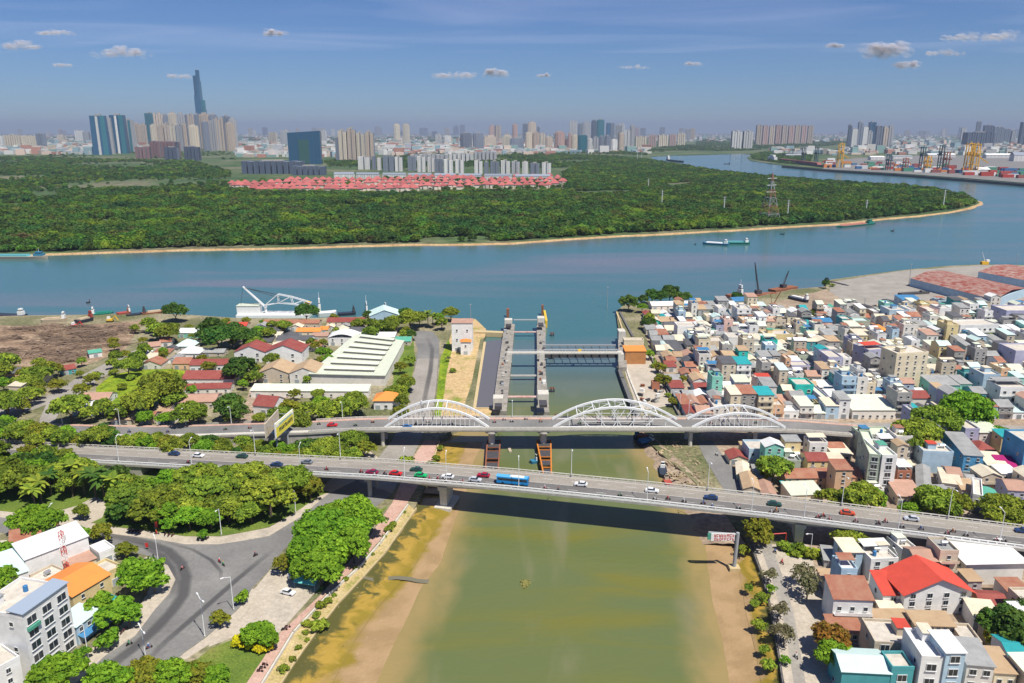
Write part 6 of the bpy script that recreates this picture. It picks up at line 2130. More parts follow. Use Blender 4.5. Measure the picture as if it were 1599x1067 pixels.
# ---- landmark houses of the east bank town
TM = dict(group='houses of the east bank town')
LMK = [
 (1018, 484, 1097, 482, 477, 12, 'very long low white-roofed shed along the river front', 'offwhite', dict(roof='gx', rc='white', cols=8, name='shed', cat='shed')),
 (1098, 485, 1142, 483, 478, 12, 'long blue and green roofed shed beside the white-roofed riverfront shed', 'pale_blue', dict(roof='gx', rc='teal', cols=4, name='shed', cat='shed')),
 (1146, 477, 1183, 475, 470, 12, 'blue-roofed riverside shed nearest the salvage tug', 'offwhite', dict(roof='gx', rc='blue', cols=3, name='shed', cat='shed')),
 (1149, 515, 1171, 515, 484, 14, 'white-lilac five-storey house with stacked balconies', 'white', dict(st=5, win='m', cols=2, extra=(('balcony', 'white'), ('stair', 0, .6)))),
 (1120, 510, 1132, 510, 483, 12, 'narrow white four-storey house left of the balconied one', 'white', dict(st=4, cols=1)),
 (1057, 532, 1087, 532, 511, 12, 'plain white cubic house near the flood wall', 'white', dict(st=2, cols=0, door=False, front=False)),
 (1108, 557, 1129, 557, 535, 11, 'plain beige windowless party-wall house', 'beige', dict(st=3, cols=0, door=False, front=False)),
 (1136, 553, 1170, 553, 529, 12, 'bright white square house right of the beige windowless one', 'white', dict(st=3, cols=0, door=False, extra=(('stair', .2, .7),), front=False)),
 (1191, 546, 1236, 546, 524, 12, 'big plain pale yellow house in the middle of the town', 'yellow', dict(st=3, cols=0, door=False, extra=(('stair', -.2, .6, 'green'), ('tank', .3, .4)), front=False)),
 (1204, 519, 1240, 519, 503, 13, 'wide plain peach-coloured house near the dock yard', 'peach', dict(st=2, cols=0, door=False, front=False)),
 (1180, 629, 1202, 629, 597, 10, 'pale pink four-storey house with red rooftop cover', 'pink', dict(st=4, cols=2, extra=(('canopy', .2, 5, 'red'), ('tank', 0, .5)))),
 (1240, 628, 1268, 628, 603, 11, 'turquoise two-storey house with curved front', 'turquoise', dict(st=2, cols=2, win='m')),
 (1284, 643, 1296, 643, 626, 30, 'long lilac house with flat cream roof', 'lilac', dict(st=2, cols=1, rc='palegreen')),
 (1330, 655, 1398, 655, 641, 18, 'wide hall with broad pale green sheet roof above the main street', 'offwhite', dict(roof='shed', rc='palegreen', cols=6, name='hall', cat='hall')),
 (1290, 594, 1312, 594, 560, 15, 'lilac four-storey house with plain side wall', 'lilac', dict(st=4, cols=2)),
 (1313, 592, 1326, 592, 561, 9, 'narrow white four-storey house attached to the lilac one', 'white', dict(st=4, cols=1, win='m')),
 (1234, 595, 1262, 595, 573, 9, 'grey-blue three-storey house with paired dark balconies', 'lilac', dict(st=3, cols=2, win='l', extra=(('balcony', 'pale_blue'),))),
 (1224, 593, 1232, 593, 562, 8, 'very narrow peach four-storey house', 'peach', dict(st=4, cols=1)),
 (1392, 615, 1441, 612, 553, 13, 'tall cream seven-storey apartment building, highest of the town', 'cream', dict(st=7, cols=4, extra=(('stair', -.2, .4), ('tank', .1, .7), ('tank', -.1, .8)), name='apartment_building', cat='apartment building', door=False)),
 (1453, 629, 1494, 629, 602, 13, 'mint green two-storey house with grey tin roof', 'mint', dict(roof='shed', rc='grey', st=2, cols=3, win='m')),
 (1496, 622, 1514, 622, 600, 12, 'mint green wing right of the mint house', 'mint', dict(roof='shed', rc='grey', st=2, cols=1)),
 (1495, 540, 1555, 538, 509, 14, 'long white three-storey school-like block with balconies', 'white', dict(st=3, cols=7, win='m', extra=(('balcony', 'white'),), name='apartment_building', cat='apartment building')),
 (1473, 549, 1491, 549, 509, 12, 'pale yellow tall block left of the long white balconied block', 'yellow', dict(st=5, cols=1, extra=(('stair', 0, .5),))),
 (1385, 516, 1414, 516, 486, 14, 'light blue three-storey house near the quay', 'pale_blue', dict(st=3, cols=2, win='m', extra=(('stair', 0, .6, 'blue'),))),
 (1415, 514, 1426, 514, 485, 13, 'slim white house attached to the light blue one', 'white', dict(st=4, cols=1)),
 (1408, 482, 1438, 482, 469, 14, 'blue house with grey roof at the edge of the quay apron', 'pale_blue', dict(roof='shed', rc='blue', st=2, cols=0, door=False, front=False)),
 (1444, 516, 1461, 516, 486, 13, 'white-lilac four-storey house with pink roof edge', 'pink', dict(st=4, cols=1, extra=(('balcony', 'white'),))),
 (1463, 513, 1481, 513, 483, 13, 'tall white blank house with green roof tank shed', 'white', dict(st=4, cols=0, door=False, extra=(('stair', .1, .5, 'green'),), front=False)),
 (1361, 540, 1391, 540, 520, 14, 'orange house with orange hipped roof', 'orange', dict(roof='hip', rc='orange', st=2, cols=2, rh=4)),
 (1566, 520, 1625, 520, 487, 18, 'slate-blue four-storey block at the right edge behind the white sheds', 'lilac', dict(st=4, cols=5, name='apartment_building', cat='apartment building')),
 (1330, 528, 1356, 528, 503, 10, 'pale teal house with glassy blue side', 'aqua' if False else 'sage', dict(st=3, cols=0, rc='aqua', door=False, front=False)),
 (1312, 526, 1328, 526, 500, 10, 'narrow blue-green house beside the pale teal one', 'teal', dict(st=3, cols=1)),
 (1285, 494, 1311, 494, 484, 12, 'blue shed with dark green hipped roof by the dock yard', 'blue', dict(roof='hip', rc='green', cols=1, st=1, name='shed', cat='shed')),
 (1530, 625, 1556, 625, 587, 13, 'sky-blue four-storey house with plain front', 'pale_blue', dict(st=4, cols=1, win='m', extra=(('stair', .1, .6),))),
 (1557, 640, 1600, 640, 607, 12, 'white three-storey house with dark balconies near the right edge', 'white', dict(st=3, cols=3, win='m', extra=(('balcony', 'white'), ('canopy', .4, 6, 'grey')))),
 (1352, 585, 1378, 583, 548, 14, 'slate-lilac five-storey house with side windows', 'lilac', dict(st=5, cols=1, extra=(('canopy', .3, 6, 'red'),))),
 (1382, 583, 1388, 583, 553, 9, 'very narrow cream five-storey house with red trim', 'cream', dict(st=5, cols=1)),
 (1579, 590, 1620, 590, 550, 16, 'tall plain lilac block cut by the right edge', 'lilac', dict(st=5, cols=0, door=False, front=False)),
 (1238, 560, 1262, 560, 545, 10, 'bare grey house under repair beside the big yellow one', 'concrete', dict(st=2, cols=2)),
 (1270, 520, 1298, 520, 503, 10, 'house with sagging blue tarpaulin roof', 'white', dict(roof='gx', rc='blue', st=2, cols=2)),
 (1442, 578, 1460, 578, 562, 9, 'small olive block right of the tall cream apartment building', 'sage', dict(st=2, cols=1)),
 (1446, 598, 1500, 598, 582, 12, 'long house with teal side wall and grey roof behind the mint house', 'teal', dict(roof='shed', rc='cream', st=2, cols=3)),
 (1380, 508, 1384, 508, 495, 4, 'thin concrete stair block beside the light blue house', 'concrete', dict(st=3, cols=0, door=False, front=False)),
 (1404, 640, 1450, 640, 622, 12, 'wide low house with maroon sheet roof below the tall apartment building', 'offwhite', dict(roof='gx', rc='maroon', st=1, cols=4)),
 (1500, 652, 1530, 652, 632, 14, 'green-grey house with sloping pale green roof left of the sky-blue one', 'sage', dict(roof='gy', rc='palegreen', st=2, cols=1)),
]
for r in LMK:
 kw = dict(sides='l')
 kw.update(TM)
 kw.update(r[8])
 kw.setdefault('roof', 'flat')
 H2(r[0], r[1], r[2], r[3], r[4], r[5], r[6], r[7], **kw)

# ---- between the street and the road bridge
TB = [
 (1168, 726, 1205, 726, 704, 10, 'light blue two-storey house beside the small east bank road', 'pale_blue', dict(st=2, cols=3)),
 (1226, 764, 1345, 762, 746, 9, 'long orange-walled house with long rusty tin roof', 'peach', dict(roof='gx', rc='rust', st=2, cols=10, rh=2)),
 (1234, 791, 1284, 789, 773, 9, 'low cream shed with pale green sloping roof beside the road bridge', 'cream', dict(roof='shed', rc='palegreen', cols=3, st=1, rh=1.2, name='shed', cat='shed')),
 (1350, 768, 1368, 770, 713, 26, 'tall sage green windowless block with dark glass side', 'sage', dict(st=5, cols=1, rc='palegreen', win='l', name='apartment_building', cat='apartment building')),
 (1370, 771, 1393, 771, 714, 16, 'white five-storey narrow block beside the sage green one', 'white', dict(st=5, cols=1, win='l', rc='palegreen', extra=(('stair', 0, .5, 'green'),), name='apartment_building', cat='apartment building')),
 (1345, 712, 1398, 712, 685, 12, 'sage green rear block with flat pale roof and blue tank shed', 'sage', dict(st=4, cols=0, door=False, rc='palegreen', extra=(('stair', -.3, .6, 'blue'), ('tank', .2, .5)), front=False)),
 (1388, 702, 1418, 702, 678, 9, 'white block with grey curved roof behind the sage green block', 'white', dict(roof='vault', rc='grey', st=3, cols=2, rh=1)),
 (1398, 765, 1420, 765, 738, 9, 'brick-red house with bright white roof canopy', 'brick', dict(st=3, cols=2, extra=(('canopy', 0, 7, 'white'),))),
 (1400, 790, 1440, 792, 776, 12, 'low house with red-edged concrete terrace below the brick one', 'beige', dict(roof='shed', rc='brownpink', st=1, cols=3)),
 (1437, 738, 1484, 740, 708, 9, 'large plain pale blue house with pink roof corner', 'pale_blue', dict(st=3, cols=0, door=False, extra=(('stair', -.1, .6, 'red'), ('tank', .3, .6)), front=False)),
 (1456, 710, 1466, 710, 672, 30, 'long grey-lilac house stepping back toward the street', 'lilac', dict(st=3, cols=1, rc='palegreen')),
 (1500, 744, 1530, 746, 712, 22, 'vivid blue house with grey roof', 'blue', dict(roof='shed', rc='grey', st=3, cols=2, rh=1.5)),
 (1503, 700, 1525, 700, 672, 16, 'pale lilac house with blank front near the street', 'lilac', dict(st=3, cols=1)),
 (1526, 700, 1560, 700, 676, 14, 'off-white house with pale green roof beside the pale lilac one', 'offwhite', dict(roof='shed', rc='palegreen', st=2, cols=2)),
 (1524, 716, 1553, 716, 704, 10, 'house with brick-red hipped roof', 'offwhite', dict(roof='hip', rc='maroon', st=1, cols=2)),
 (1566, 700, 1598, 700, 693, 9, 'house with bright red-orange hipped roof near the right edge', 'cream', dict(roof='hip', rc='red', st=1, cols=2, rh=3)),
 (1540, 744, 1572, 746, 728, 12, 'low off-white house with cream flat roof right of the vivid blue one', 'offwhite', dict(st=2, cols=2, roof='shed', rc='cream')),
 (1562, 748, 1590, 750, 735, 10, 'house with magenta roof', 'pink', dict(roof='shed', rc='magenta', st=1, cols=2, rh=2.2)),
 (1570, 790, 1600, 792, 766, 10, 'slate house with orange-pink roof near the right edge', 'lilac', dict(roof='gx', rc='brownpink', st=2, cols=2)),
 (1592, 745, 1640, 745, 694, 14, 'tall blue house cut by the right edge', 'blue', dict(st=4, cols=2)),
 (1430, 778, 1452, 782, 768, 26, 'long low shed with grey roof running toward the blue house', 'grey', dict(roof='gy', rc='grey', st=1, cols=1, name='shed', cat='shed')),
 (1470, 768, 1500, 772, 756, 12, 'low house with cream sheet roof among the long sheds', 'offwhite', dict(roof='shed', rc='cream', st=1, cols=2)),
 (1478, 758, 1500, 760, 743, 9, 'small white house with pink tiled roof left of the vivid blue one', 'white', dict(roof='gx', rc='brownpink', st=2, cols=1)),
 (1515, 800, 1530, 803, 776, 16, 'narrow white-ended long house above the bridge trees', 'white', dict(st=2, cols=1)),
 (1532, 806, 1562, 810, 786, 12, 'sage house with green-grey rounded gable', 'sage', dict(roof='vault', rc='green', st=2, cols=1)),
 (1500, 778, 1524, 780, 766, 9, 'low beige house with small orange roof patch', 'beige', dict(roof='shed', rc='tan', st=1, cols=2)),
 (1260, 737, 1292, 737, 720, 9, 'small house with maroon pitched roof and yellow wall', 'yellow', dict(roof='gx', rc='maroon', st=2, cols=2)),
 (1296, 735, 1320, 735, 722, 8, 'small cream house right of the maroon-roofed one', 'cream', dict(roof='shed', rc='cream', st=2, cols=2)),
 (1218, 728, 1256, 728, 718, 9, 'low house with grey-white sheet roof above the long rusty roof', 'offwhite', dict(roof='shed', rc='white', st=1, cols=3)),
 (1224, 718, 1248, 718, 690, 6, 'pale yellow house with grey side and blue roof corner', 'yellow', dict(roof='shed', rc='grey', st=2, cols=1)),
 (1160, 714, 1222, 714, 702, 7, 'wide low house with tan sheet roof under the third arch', 'beige', dict(roof='shed', rc='tan', st=1, cols=4)),
 (1262, 716, 1290, 716, 694, 7, 'white and lilac two-storey house with laundry terrace', 'white', dict(st=2, cols=2, extra=(('canopy', .3, 4, 'cream'),))),
 (1294, 712, 1318, 712, 700, 7, 'low house with rusty roof near the street corner', 'beige', dict(roof='gx', rc='rust', st=1, cols=2)),
 (1300, 720, 1330, 720, 710, 10, 'low house with cream roof behind the small cream one', 'beige', dict(roof='shed', rc='cream', st=1, cols=2)),
 (1160, 776, 1186, 778, 764, 14, 'low long shed with tan roof at the foot of the bridge', 'beige', dict(roof='gy', rc='tan', st=1, cols=1, name='shed', cat='shed')),
 (1190, 786, 1212, 787, 774, 12, 'low shed with pink-brown roof beside the tan one', 'beige', dict(roof='gy', rc='brownpink', st=1, cols=1, name='shed', cat='shed')),
 (1150, 750, 1170, 752, 742, 12, 'low green-sided shed by the small east bank road', 'sage', dict(roof='gy', rc='cream', st=1, cols=1, name='shed', cat='shed')),
 (1180, 756, 1204, 757, 746, 10, 'low house with grey tarpaulin roof right of the green-sided shed', 'grey', dict(roof='shed', rc='grey', st=1, cols=2)),
]
for r in TB:
 kw = dict(sides='l', group='houses between the street and the road bridge', roof='flat')
 kw.update(r[8])
 H2(r[0], r[1], r[2], r[3], r[4], r[5], r[6], r[7], **kw)

# ---- lower right corner
TC = [
 (1314, 899, 1343, 899, 863, 8, 'narrow pale blue tower house with cream lid-like roof', 'pale_blue', dict(roof='shed', rc='cream', st=3, cols=1, win='m', rh=.5)),
 (1286, 886, 1312, 889, 880, 8, 'low grey house left of the pale blue tower house', 'grey', dict(st=1, cols=1, roof='shed', rc='grey')),
 (1356, 908, 1398, 906, 876, 10, 'white house with cluttered roof terrace and tank frames', 'white', dict(st=3, cols=2, win='m', extra=(('tank', -.2, .3), ('tank', 0, .5), ('stair', .25, .7), ('canopy', .5, 4, 'white')))),
 (1406, 892, 1430, 890, 862, 9, 'white house with potted plants on its roof', 'white', dict(st=3, cols=1, extra=(('tank', 0, .5), ('stair', -.1, .7, 'palegreen')))),
 (1504, 914, 1594, 912, 879, 12, 'large grey-white workshop with wide white sheet roof by the bridge', 'offwhite', dict(roof='shed', rc='white', st=2, cols=0, door=False, rh=.8, over=1, name='warehouse', cat='warehouse', front=False)),
 (1408, 962, 1512, 958, 925, 12, 'white villa-like house with big bright red gabled roof', 'white', dict(roof='gy', rc='red', st=3, cols=4, win='m', rh=4.5, over=.9)),
 (1376, 955, 1408, 955, 930, 9, 'white annexe with bright red pitched roof, left of the big one', 'white', dict(roof='shed', rc='red', st=2, cols=1, rh=2.5, win='m')),
 (1288, 925, 1342, 925, 912, 7, 'low house with flat beige sheet roof by the embankment lane', 'beige', dict(roof='shed', rc='tan', st=1, cols=2)),
 (1297, 978, 1358, 980, 937, 8, 'white house with brown-red roof and three small upper windows', 'white', dict(roof='shed', rc='rust', st=2, cols=3, rh=2.6, sides='', extra=(('balcony', 'white'),))),
 (1296, 1000, 1346, 1002, 988, 6, 'low brown-red canopy roof in front of the white three-window house', 'beige', dict(roof='shed', rc='rust', st=1, cols=2, rh=1.3)),
 (1360, 1046, 1426, 1050, 1008, 10, 'grey-beige house with small orange roof patch and one big window', 'beige', dict(st=3, cols=2, win='l', extra=(('stair', .3, .6, 'red'),))),
 (1368, 992, 1424, 992, 975, 6, 'long beige lean-to roof behind the grey-beige house', 'beige', dict(roof='shed', rc='tan', st=1, cols=3)),
 (1376, 972, 1412, 974, 958, 5, 'beige sheet roof directly below the red-roofed annexe', 'beige', dict(roof='shed', rc='cream', st=1, cols=2)),
 (1426, 1000, 1488, 1002, 978, 6, 'long beige-roofed house with a row of dark openings', 'cream', dict(roof='shed', rc='tan', st=2, cols=6)),
 (1310, 1088, 1385, 1092, 1050, 9, 'wide pale aqua gabled roof building at the bottom edge', 'teal', dict(roof='gx', rc='aqua', st=1, cols=2, rh=1.5, name='hall', cat='hall')),
 (1386, 1092, 1420, 1092, 1046, 6, 'teal-walled narrow block beside the pale aqua roof', 'teal', dict(st=2, cols=1, win='l')),
 (1428, 1096, 1462, 1098, 1030, 11, 'white house with bright white terrace near the bottom edge', 'white', dict(rc='white', st=3, cols=1, win='l', extra=(('stair', .3, .8),))),
 (1464, 1100, 1494, 1100, 1020, 8, 'tall white-roofed blue-grey house, brightest roof of the corner', 'pale_blue', dict(roof='shed', rc='white', st=4, cols=1, win='l', rh=.4)),
 (1500, 1096, 1542, 1100, 1040, 10, 'house with grey sheet roof edged in white', 'offwhite', dict(roof='shed', rc='grey', st=3, cols=2, win='m', rh=.6)),
 (1546, 1092, 1580, 1094, 1052, 9, 'beige-roofed house right of the white-edged grey roof', 'cream', dict(roof='shed', rc='tan', st=2, cols=2)),
 (1572, 1066, 1625, 1070, 1032, 10, 'white house with strong teal roof at the right edge', 'white', dict(roof='gx', rc='teal', st=2, cols=2, rh=1.4)),
 (1518, 986, 1560, 990, 966, 8, 'house with large cream sheet roof right of the red-gabled house', 'white', dict(roof='shed', rc='cream', st=2, cols=1, sides='')),
 (1530, 958, 1572, 960, 944, 7, 'low house with maroon roof beside the workshop', 'brick', dict(roof='gx', rc='maroon', st=1, cols=2)),
 (1575, 950, 1610, 950, 930, 8, 'off-white shed with rusty roof at the right edge', 'offwhite', dict(roof='shed', rc='rust', st=1, cols=2, name='shed', cat='shed')),
 (1500, 1022, 1530, 1024, 1006, 8, 'beige terrace with washing lines behind the grey-roofed house', 'beige', dict(st=1, cols=2)),
]
for r in TC:
 kw = dict(sides='l', group='houses of the lower right corner', roof='flat')
 kw.update(r[8])
 H2(r[0], r[1], r[2], r[3], r[4], r[5], r[6], r[7], **kw)

# ---- long port sheds with streaky red roofs, and the dark moorings beside them
rmat('streaky', (.27, .055, .035), 'streaky red', .9, .2, c2=(.42, .33, .27))
def long_shed(a, b_, c, d_, h_, label, wallm='pale_blue_wall'):
 P = ccw([G(*a), G(*b_), G(*c), G(*d_)])
 A, B = Vector(G(*a)), Vector(G(*b_))
 D_, E = Vector(G(*d_)), Vector(G(*c))
 t = thing('port_shed', label, 'port shed', (0, 0, 0), 0, 'long port sheds')
 MB().prism(P, GB - .4, GB + h_).build('wall', wallm, t)
 N = 9
 rb_ = MB()
 for i in range(N):
  t0, t1 = i / N, (i + 1) / N
  p0, p1 = A.lerp(B, t0), A.lerp(B, t1)
  q0, q1 = D_.lerp(E, t0), D_.lerp(E, t1)
  m0, m1 = (p0 + q0) / 2, (p1 + q1) / 2
  z0, z1 = GB + h_, GB + h_ + 3.2
  rb_.slab([(p0.x, p0.y, z0), (p1.x, p1.y, z0), (m1.x, m1.y, z1), (m0.x, m0.y, z1)], .15)
  rb_.slab([(m0.x, m0.y, z1), (m1.x, m1.y, z1), (q1.x, q1.y, z0), (q0.x, q0.y, z0)], .15)
 rb_.build('roof', 'streaky_roof', t)
long_shed((1420, 447), (1552, 482), (1600, 463), (1470, 434), 7, 'very long port shed with streaky red roof, nearer of two')
long_shed((1526, 436), (1680, 466), (1720, 450), (1575, 424), 7, 'very long port shed with streaky red roof, farther of two near the right edge')

# ---- the dense rows of the town
TOWN = [(1082, 655), (1062, 640), (1046, 605), (1030, 570), (1014, 535), (1002, 500), (1015, 490), (1100, 488), (1180, 484), (1245, 500), (1330, 500), (1380, 492), (1430, 486), (1480, 488), (1560, 486), (1640, 490), (1700, 655), (1400, 657), (1290, 654), (1190, 656)]
TOWN_B = [(1130, 712), (1300, 712), (1330, 696), (1420, 690), (1640, 690), (1660, 812), (1540, 810), (1430, 790), (1340, 775), (1230, 786), (1200, 785), (1160, 742)]
TOWN_C = [(1285, 880), (1350, 885), (1620, 925), (1660, 1110), (1440, 1110), (1320, 1100), (1296, 990)]
STW = {1: 'one', 2: 'two', 3: 'three', 4: 'four', 5: 'five'}
def fill_town(pg, y0, y1, step, wr, hmul, where, gr, palette, maxn=400, minu=1000, gap=.5):
 W = poly(pg)
 row = 0
 y = y0
 cnt = 0
 while y < y1:
  row += 1
  x = min(p[0] for p in W)
  k = 0
  dstep = step * rnd.uniform(.9, 1.15)
  while x < max(p[0] for p in W):
   w_ = rnd.uniform(*wr)
   d = dstep - rnd.uniform(.2, 2.2)
   cx = x + w_ / 2
   x += w_ + rnd.uniform(0.1, gap)
   yy = y + rnd.uniform(-.8, .8)
   if not inside((cx, yy + d * .4), W):
    continue
   u, v_ = proj(cx, yy, GB)
   if u < minu or u > 1625:
    continue
   a0, a1, b0, b1 = cx - w_ / 2, cx + w_ / 2, yy, yy + d
   hit = [f for f in FOOT if a0 < f[1] - .4 and a1 > f[0] + .4 and b0 < f[3] - .4 and b1 > f[2] + .4]
   if hit:
    # squeeze the house before or behind what stands there
    f = hit[0]
    if len(hit) == 1 and f[2] - b0 > 4.5:
     d = f[2] - b0 - .3
    elif len(hit) == 1 and b1 - f[3] > 4.5:
     yy = f[3] + .3
     d = b1 - yy
    else:
     continue
   if u < 1085 and v_ > 500 and rnd.random() < .15:
    continue
   shack = (u - 1000) < (v_ - 480) * .45 + 45
   st = 1 if shack else rnd.choice([1, 1, 1, 2, 2, 2, 3, 3, 4, 4])
   h = (2.9 + (st - 1) * 3.3) * hmul + rnd.uniform(-.2, .6)
   wl_ = pick(palette)
   r_ = rnd.random()
   if shack:
    roof, rc = pick(['gx', 'gy', 'shed']), pick(['rust', 'brownpink', 'maroon', 'grey', 'cream', 'dark', 'grey', 'tan', 'grey', 'cream', 'teal', 'white', 'dark', 'aqua'])
   elif r_ < .38:
    roof, rc = 'flat', pick(['cream', 'cream', 'white', 'palegreen', 'grey'])
   else:
    roof, rc = pick(['shed', 'shed', 'gx', 'gy']), pick(['cream', 'palegreen', 'tan', 'rust', 'grey', 'white', 'brownpink', 'cream', 'grey', 'aqua', 'grey', 'tan', 'dark', 'palegreen', 'cream', 'grey', 'white', 'palegreen', 'white', 'grey', 'rust', 'aqua', 'teal'])
   ex = []
   if roof == 'flat' and not shack:
    if rnd.random() < .6:
     ex.append(('tank', rnd.uniform(-.25, .25), rnd.uniform(.3, .5)))
    if rnd.random() < .55:
     ex.append(('stair', rnd.uniform(-.12, .12), rnd.uniform(.6, .75), pick(['cream', 'rust', 'palegreen', 'grey'])))
    elif rnd.random() < .6:
     ex.append(('canopy', rnd.uniform(.1, .4), min(5, d * .5), pick(['cream', 'palegreen', 'rust', 'grey', 'white', 'blue'])))
   if st > 1 and rnd.random() < .3:
    ex.append(('balcony',))
   k += 1
   cnt += 1
   rw = {'flat': 'flat roof', 'shed': ROOFC[rc] + ' lean-to roof', 'gx': ROOFC[rc] + ' pitched roof', 'gy': ROOFC[rc] + ' gabled roof'}[roof]
   nm = 'shack' if shack else ('shophouse' if w_ < 6.4 and st > 1 else ('flat_roofed_house' if roof == 'flat' else 'tin_roofed_house'))
   house(cx, yy, w_, d, h, rnd.uniform(-.03, .03), wl_, roof, rc, st, 's', 1 if w_ < 6.5 else 2, nm,
      f"{WALLS[wl_]} {STW[st]}-storey house, {rw}, {ordw(k)} from left, {ordw(row)} row {where}".replace('bare ', '').replace('faded pink-brown', 'pink-brown'), 'shack' if shack else 'house', gr, '' if shack or st < 3 else 'l', ex, foot=False, rh=None)
   if cnt >= maxn:
    return cnt
  y += dstep + (2.2 if row % 3 == 0 else .2)
 return cnt
PAL = ['cream', 'white', 'offwhite', 'beige', 'grey', 'white', 'grey', 'beige', 'concrete', 'offwhite'] * 4 + ['pale_blue', 'lilac', 'yellow', 'pink', 'sage', 'mint', 'pale_blue', 'lilac', 'peach', 'lilac', 'turquoise', 'teal', 'mint', 'blue', 'pale_blue']
n1 = fill_town(TOWN, G(1300, 655)[1], G(1300, 484)[1], 11.2, (4.0, 8.0), 1.0, 'behind the street', 'houses of the east bank town', PAL, 760)
n2 = fill_town(TOWN_B, G(1300, 800)[1], G(1300, 690)[1], 9.5, (4, 8), .9, 'behind the bridge', 'houses between the street and the road bridge', PAL, 90)
n3 = fill_town(TOWN_C, G(1400, 1100)[1], G(1400, 900)[1], 9, (4, 7.5), .9, 'up from bottom', 'houses of the lower right corner', PAL, 50)
W_P = ['white', 'offwhite', 'cream', 'beige', 'pale_blue']
for q, y0_, y1_, nm_ in (([(388, 548), (400, 514), (625, 512), (628, 528), (560, 530), (500, 548)], 548, 510, 'near the riverfront'), ([(205, 575), (235, 545), (300, 545), (296, 565), (215, 577)], 577, 545, 'by the lane'), ([(110, 664), (130, 640), (280, 642), (275, 662)], 664, 642, 'above the main street')):
 fill_town(q, G(400, y0_)[1], G(400, y1_)[1], 11, (6, 12), .85, nm_, 'buildings of the west bank', W_P, 22, minu=-50, gap=5)
# ================================================================== trees that stand one by one
# big bright trees beside the promenade
for px, py, s in ((548, 798, 1.0), (520, 812, 1.05), (566, 812, .9), (497, 832, 1.05), (540, 832, 1.0), (480, 858, 1.05), (515, 858, 1.05), (552, 852, .85), (500, 884, .95), (478, 886, .8)):
 tpx('banyan_tree', px, py, s, 'beside the pink promenade')
# west bank, between river and main street
for kd, px, py, s in (('mango_tree', 330, 508, 1.5), ('mango_tree', 362, 515, 1.6), ('mango_tree', 340, 530, 1.3), ('mango_tree', 385, 528, 1.1), ('mango_tree', 318, 525, 1.0), ('round_tree', 248, 512, 1.5), ('round_tree', 232, 505, 1.1), ('mango_tree', 273, 487, 1.2),
       ('round_tree', 262, 520, 1.1), ('round_tree', 400, 540, .8), ('round_tree', 420, 520, .9), ('mango_tree', 478, 488, 1.2), ('street_tree', 505, 548, 1.1), ('street_tree', 515, 560, .8), ('mango_tree', 375, 575, 1.3), ('round_tree', 395, 585, 1.0),
       ('round_tree', 108, 634, 1.35), ('mango_tree', 357, 632, 1.35), ('mango_tree', 372, 645, .9), ('round_tree', 250, 612, 1.35), ('round_tree', 270, 622, .9), ('round_tree', 220, 634, 1.1), ('round_tree', 185, 640, 1.1), ('round_tree', 160, 632, 1.0), ('street_tree', 225, 650, .9),
       ('round_tree', 215, 560, 1.1), ('round_tree', 225, 545, .9), ('round_tree', 200, 575, .9), ('round_tree', 180, 555, .8), ('olive_tree', 140, 590, .9), ('olive_tree', 255, 555, .8), ('round_tree', 295, 650, 1.0), ('round_tree', 535, 632, 1.5), ('round_tree', 555, 628, 1.1),
       ('round_tree', 515, 640, 1.2), ('round_tree', 480, 636, 1.1), ('olive_tree', 455, 640, 1.0), ('round_tree', 465, 660, 1.1), ('round_tree', 440, 648, .9), ('street_tree', 500, 624, .9), ('round_tree', 10, 560, 1.5), ('round_tree', 0, 578, 1.2), ('street_tree', 5, 598, .9), ('round_tree', 55, 585, 1.1),
       ('round_tree', 70, 580, 1.0), ('round_tree', 40, 598, .9), ('olive_tree', 90, 600, .9), ('round_tree', 10, 630, 1.1), ('olive_tree', 35, 632, .8), ('round_tree', 620, 610, .9), ('olive_tree', 625, 575, .7), ('olive_tree', 632, 590, .6), ('round_tree', 636, 600, .7), ('round_tree', 640, 560, .7), ('round_tree', 628, 625, .8),
       ('mango_tree', 632, 490, .9), ('round_tree', 612, 505, 1.2), ('round_tree', 640, 502, 1.1), ('round_tree', 655, 497, 1.0), ('palm_tree', 668, 492, 1.2), ('palm_tree', 676, 495, 1.2), ('round_tree', 690, 502, 1.0), ('street_tree', 685, 497, .8), ('round_tree', 704, 492, .8), ('round_tree', 596, 510, 1.0), ('mango_tree', 575, 492, .8),
       ('mango_tree', 640, 520, .8), ('round_tree', 560, 505, .8), ('round_tree', 580, 520, .8), ('dry_tree', 700, 560, .5), ('bush', 707, 580, .8), ('olive_tree', 625, 645, .9), ('round_tree', 630, 520, .8), ('round_tree', 425, 505, .8), ('olive_tree', 440, 512, .7)):
 tpx(kd, px, py, s, 'on the west bank')
fill('on the west bank', [(130, 560), (230, 505), (420, 505), (640, 505), (640, 600), (620, 655), (470, 662), (200, 672), (110, 660)], {'round_tree': 3, 'olive_tree': 3, 'street_tree': 2, 'bush': 1}, 7, 75, .45, .85, avoid=([(478, 605), (608, 608), (636, 530), (550, 520)], [(645, 516), (690, 516), (690, 640), (600, 660), (630, 600)], [(150, 605), (175, 585), (215, 578), (292, 580), (270, 622), (150, 630)]))
fill('on the west bank', [(-60, 580), (60, 575), (110, 590), (70, 640), (-60, 670)], {'round_tree': 3, 'olive_tree': 2}, 8, 16, .6, .95)
for px, py in ((150, 588), (178, 582), (205, 590), (240, 588), (265, 586), (285, 590), (190, 605), (225, 600)):
 tpx('bush', px, py, 1.4, 'in the overgrown field')
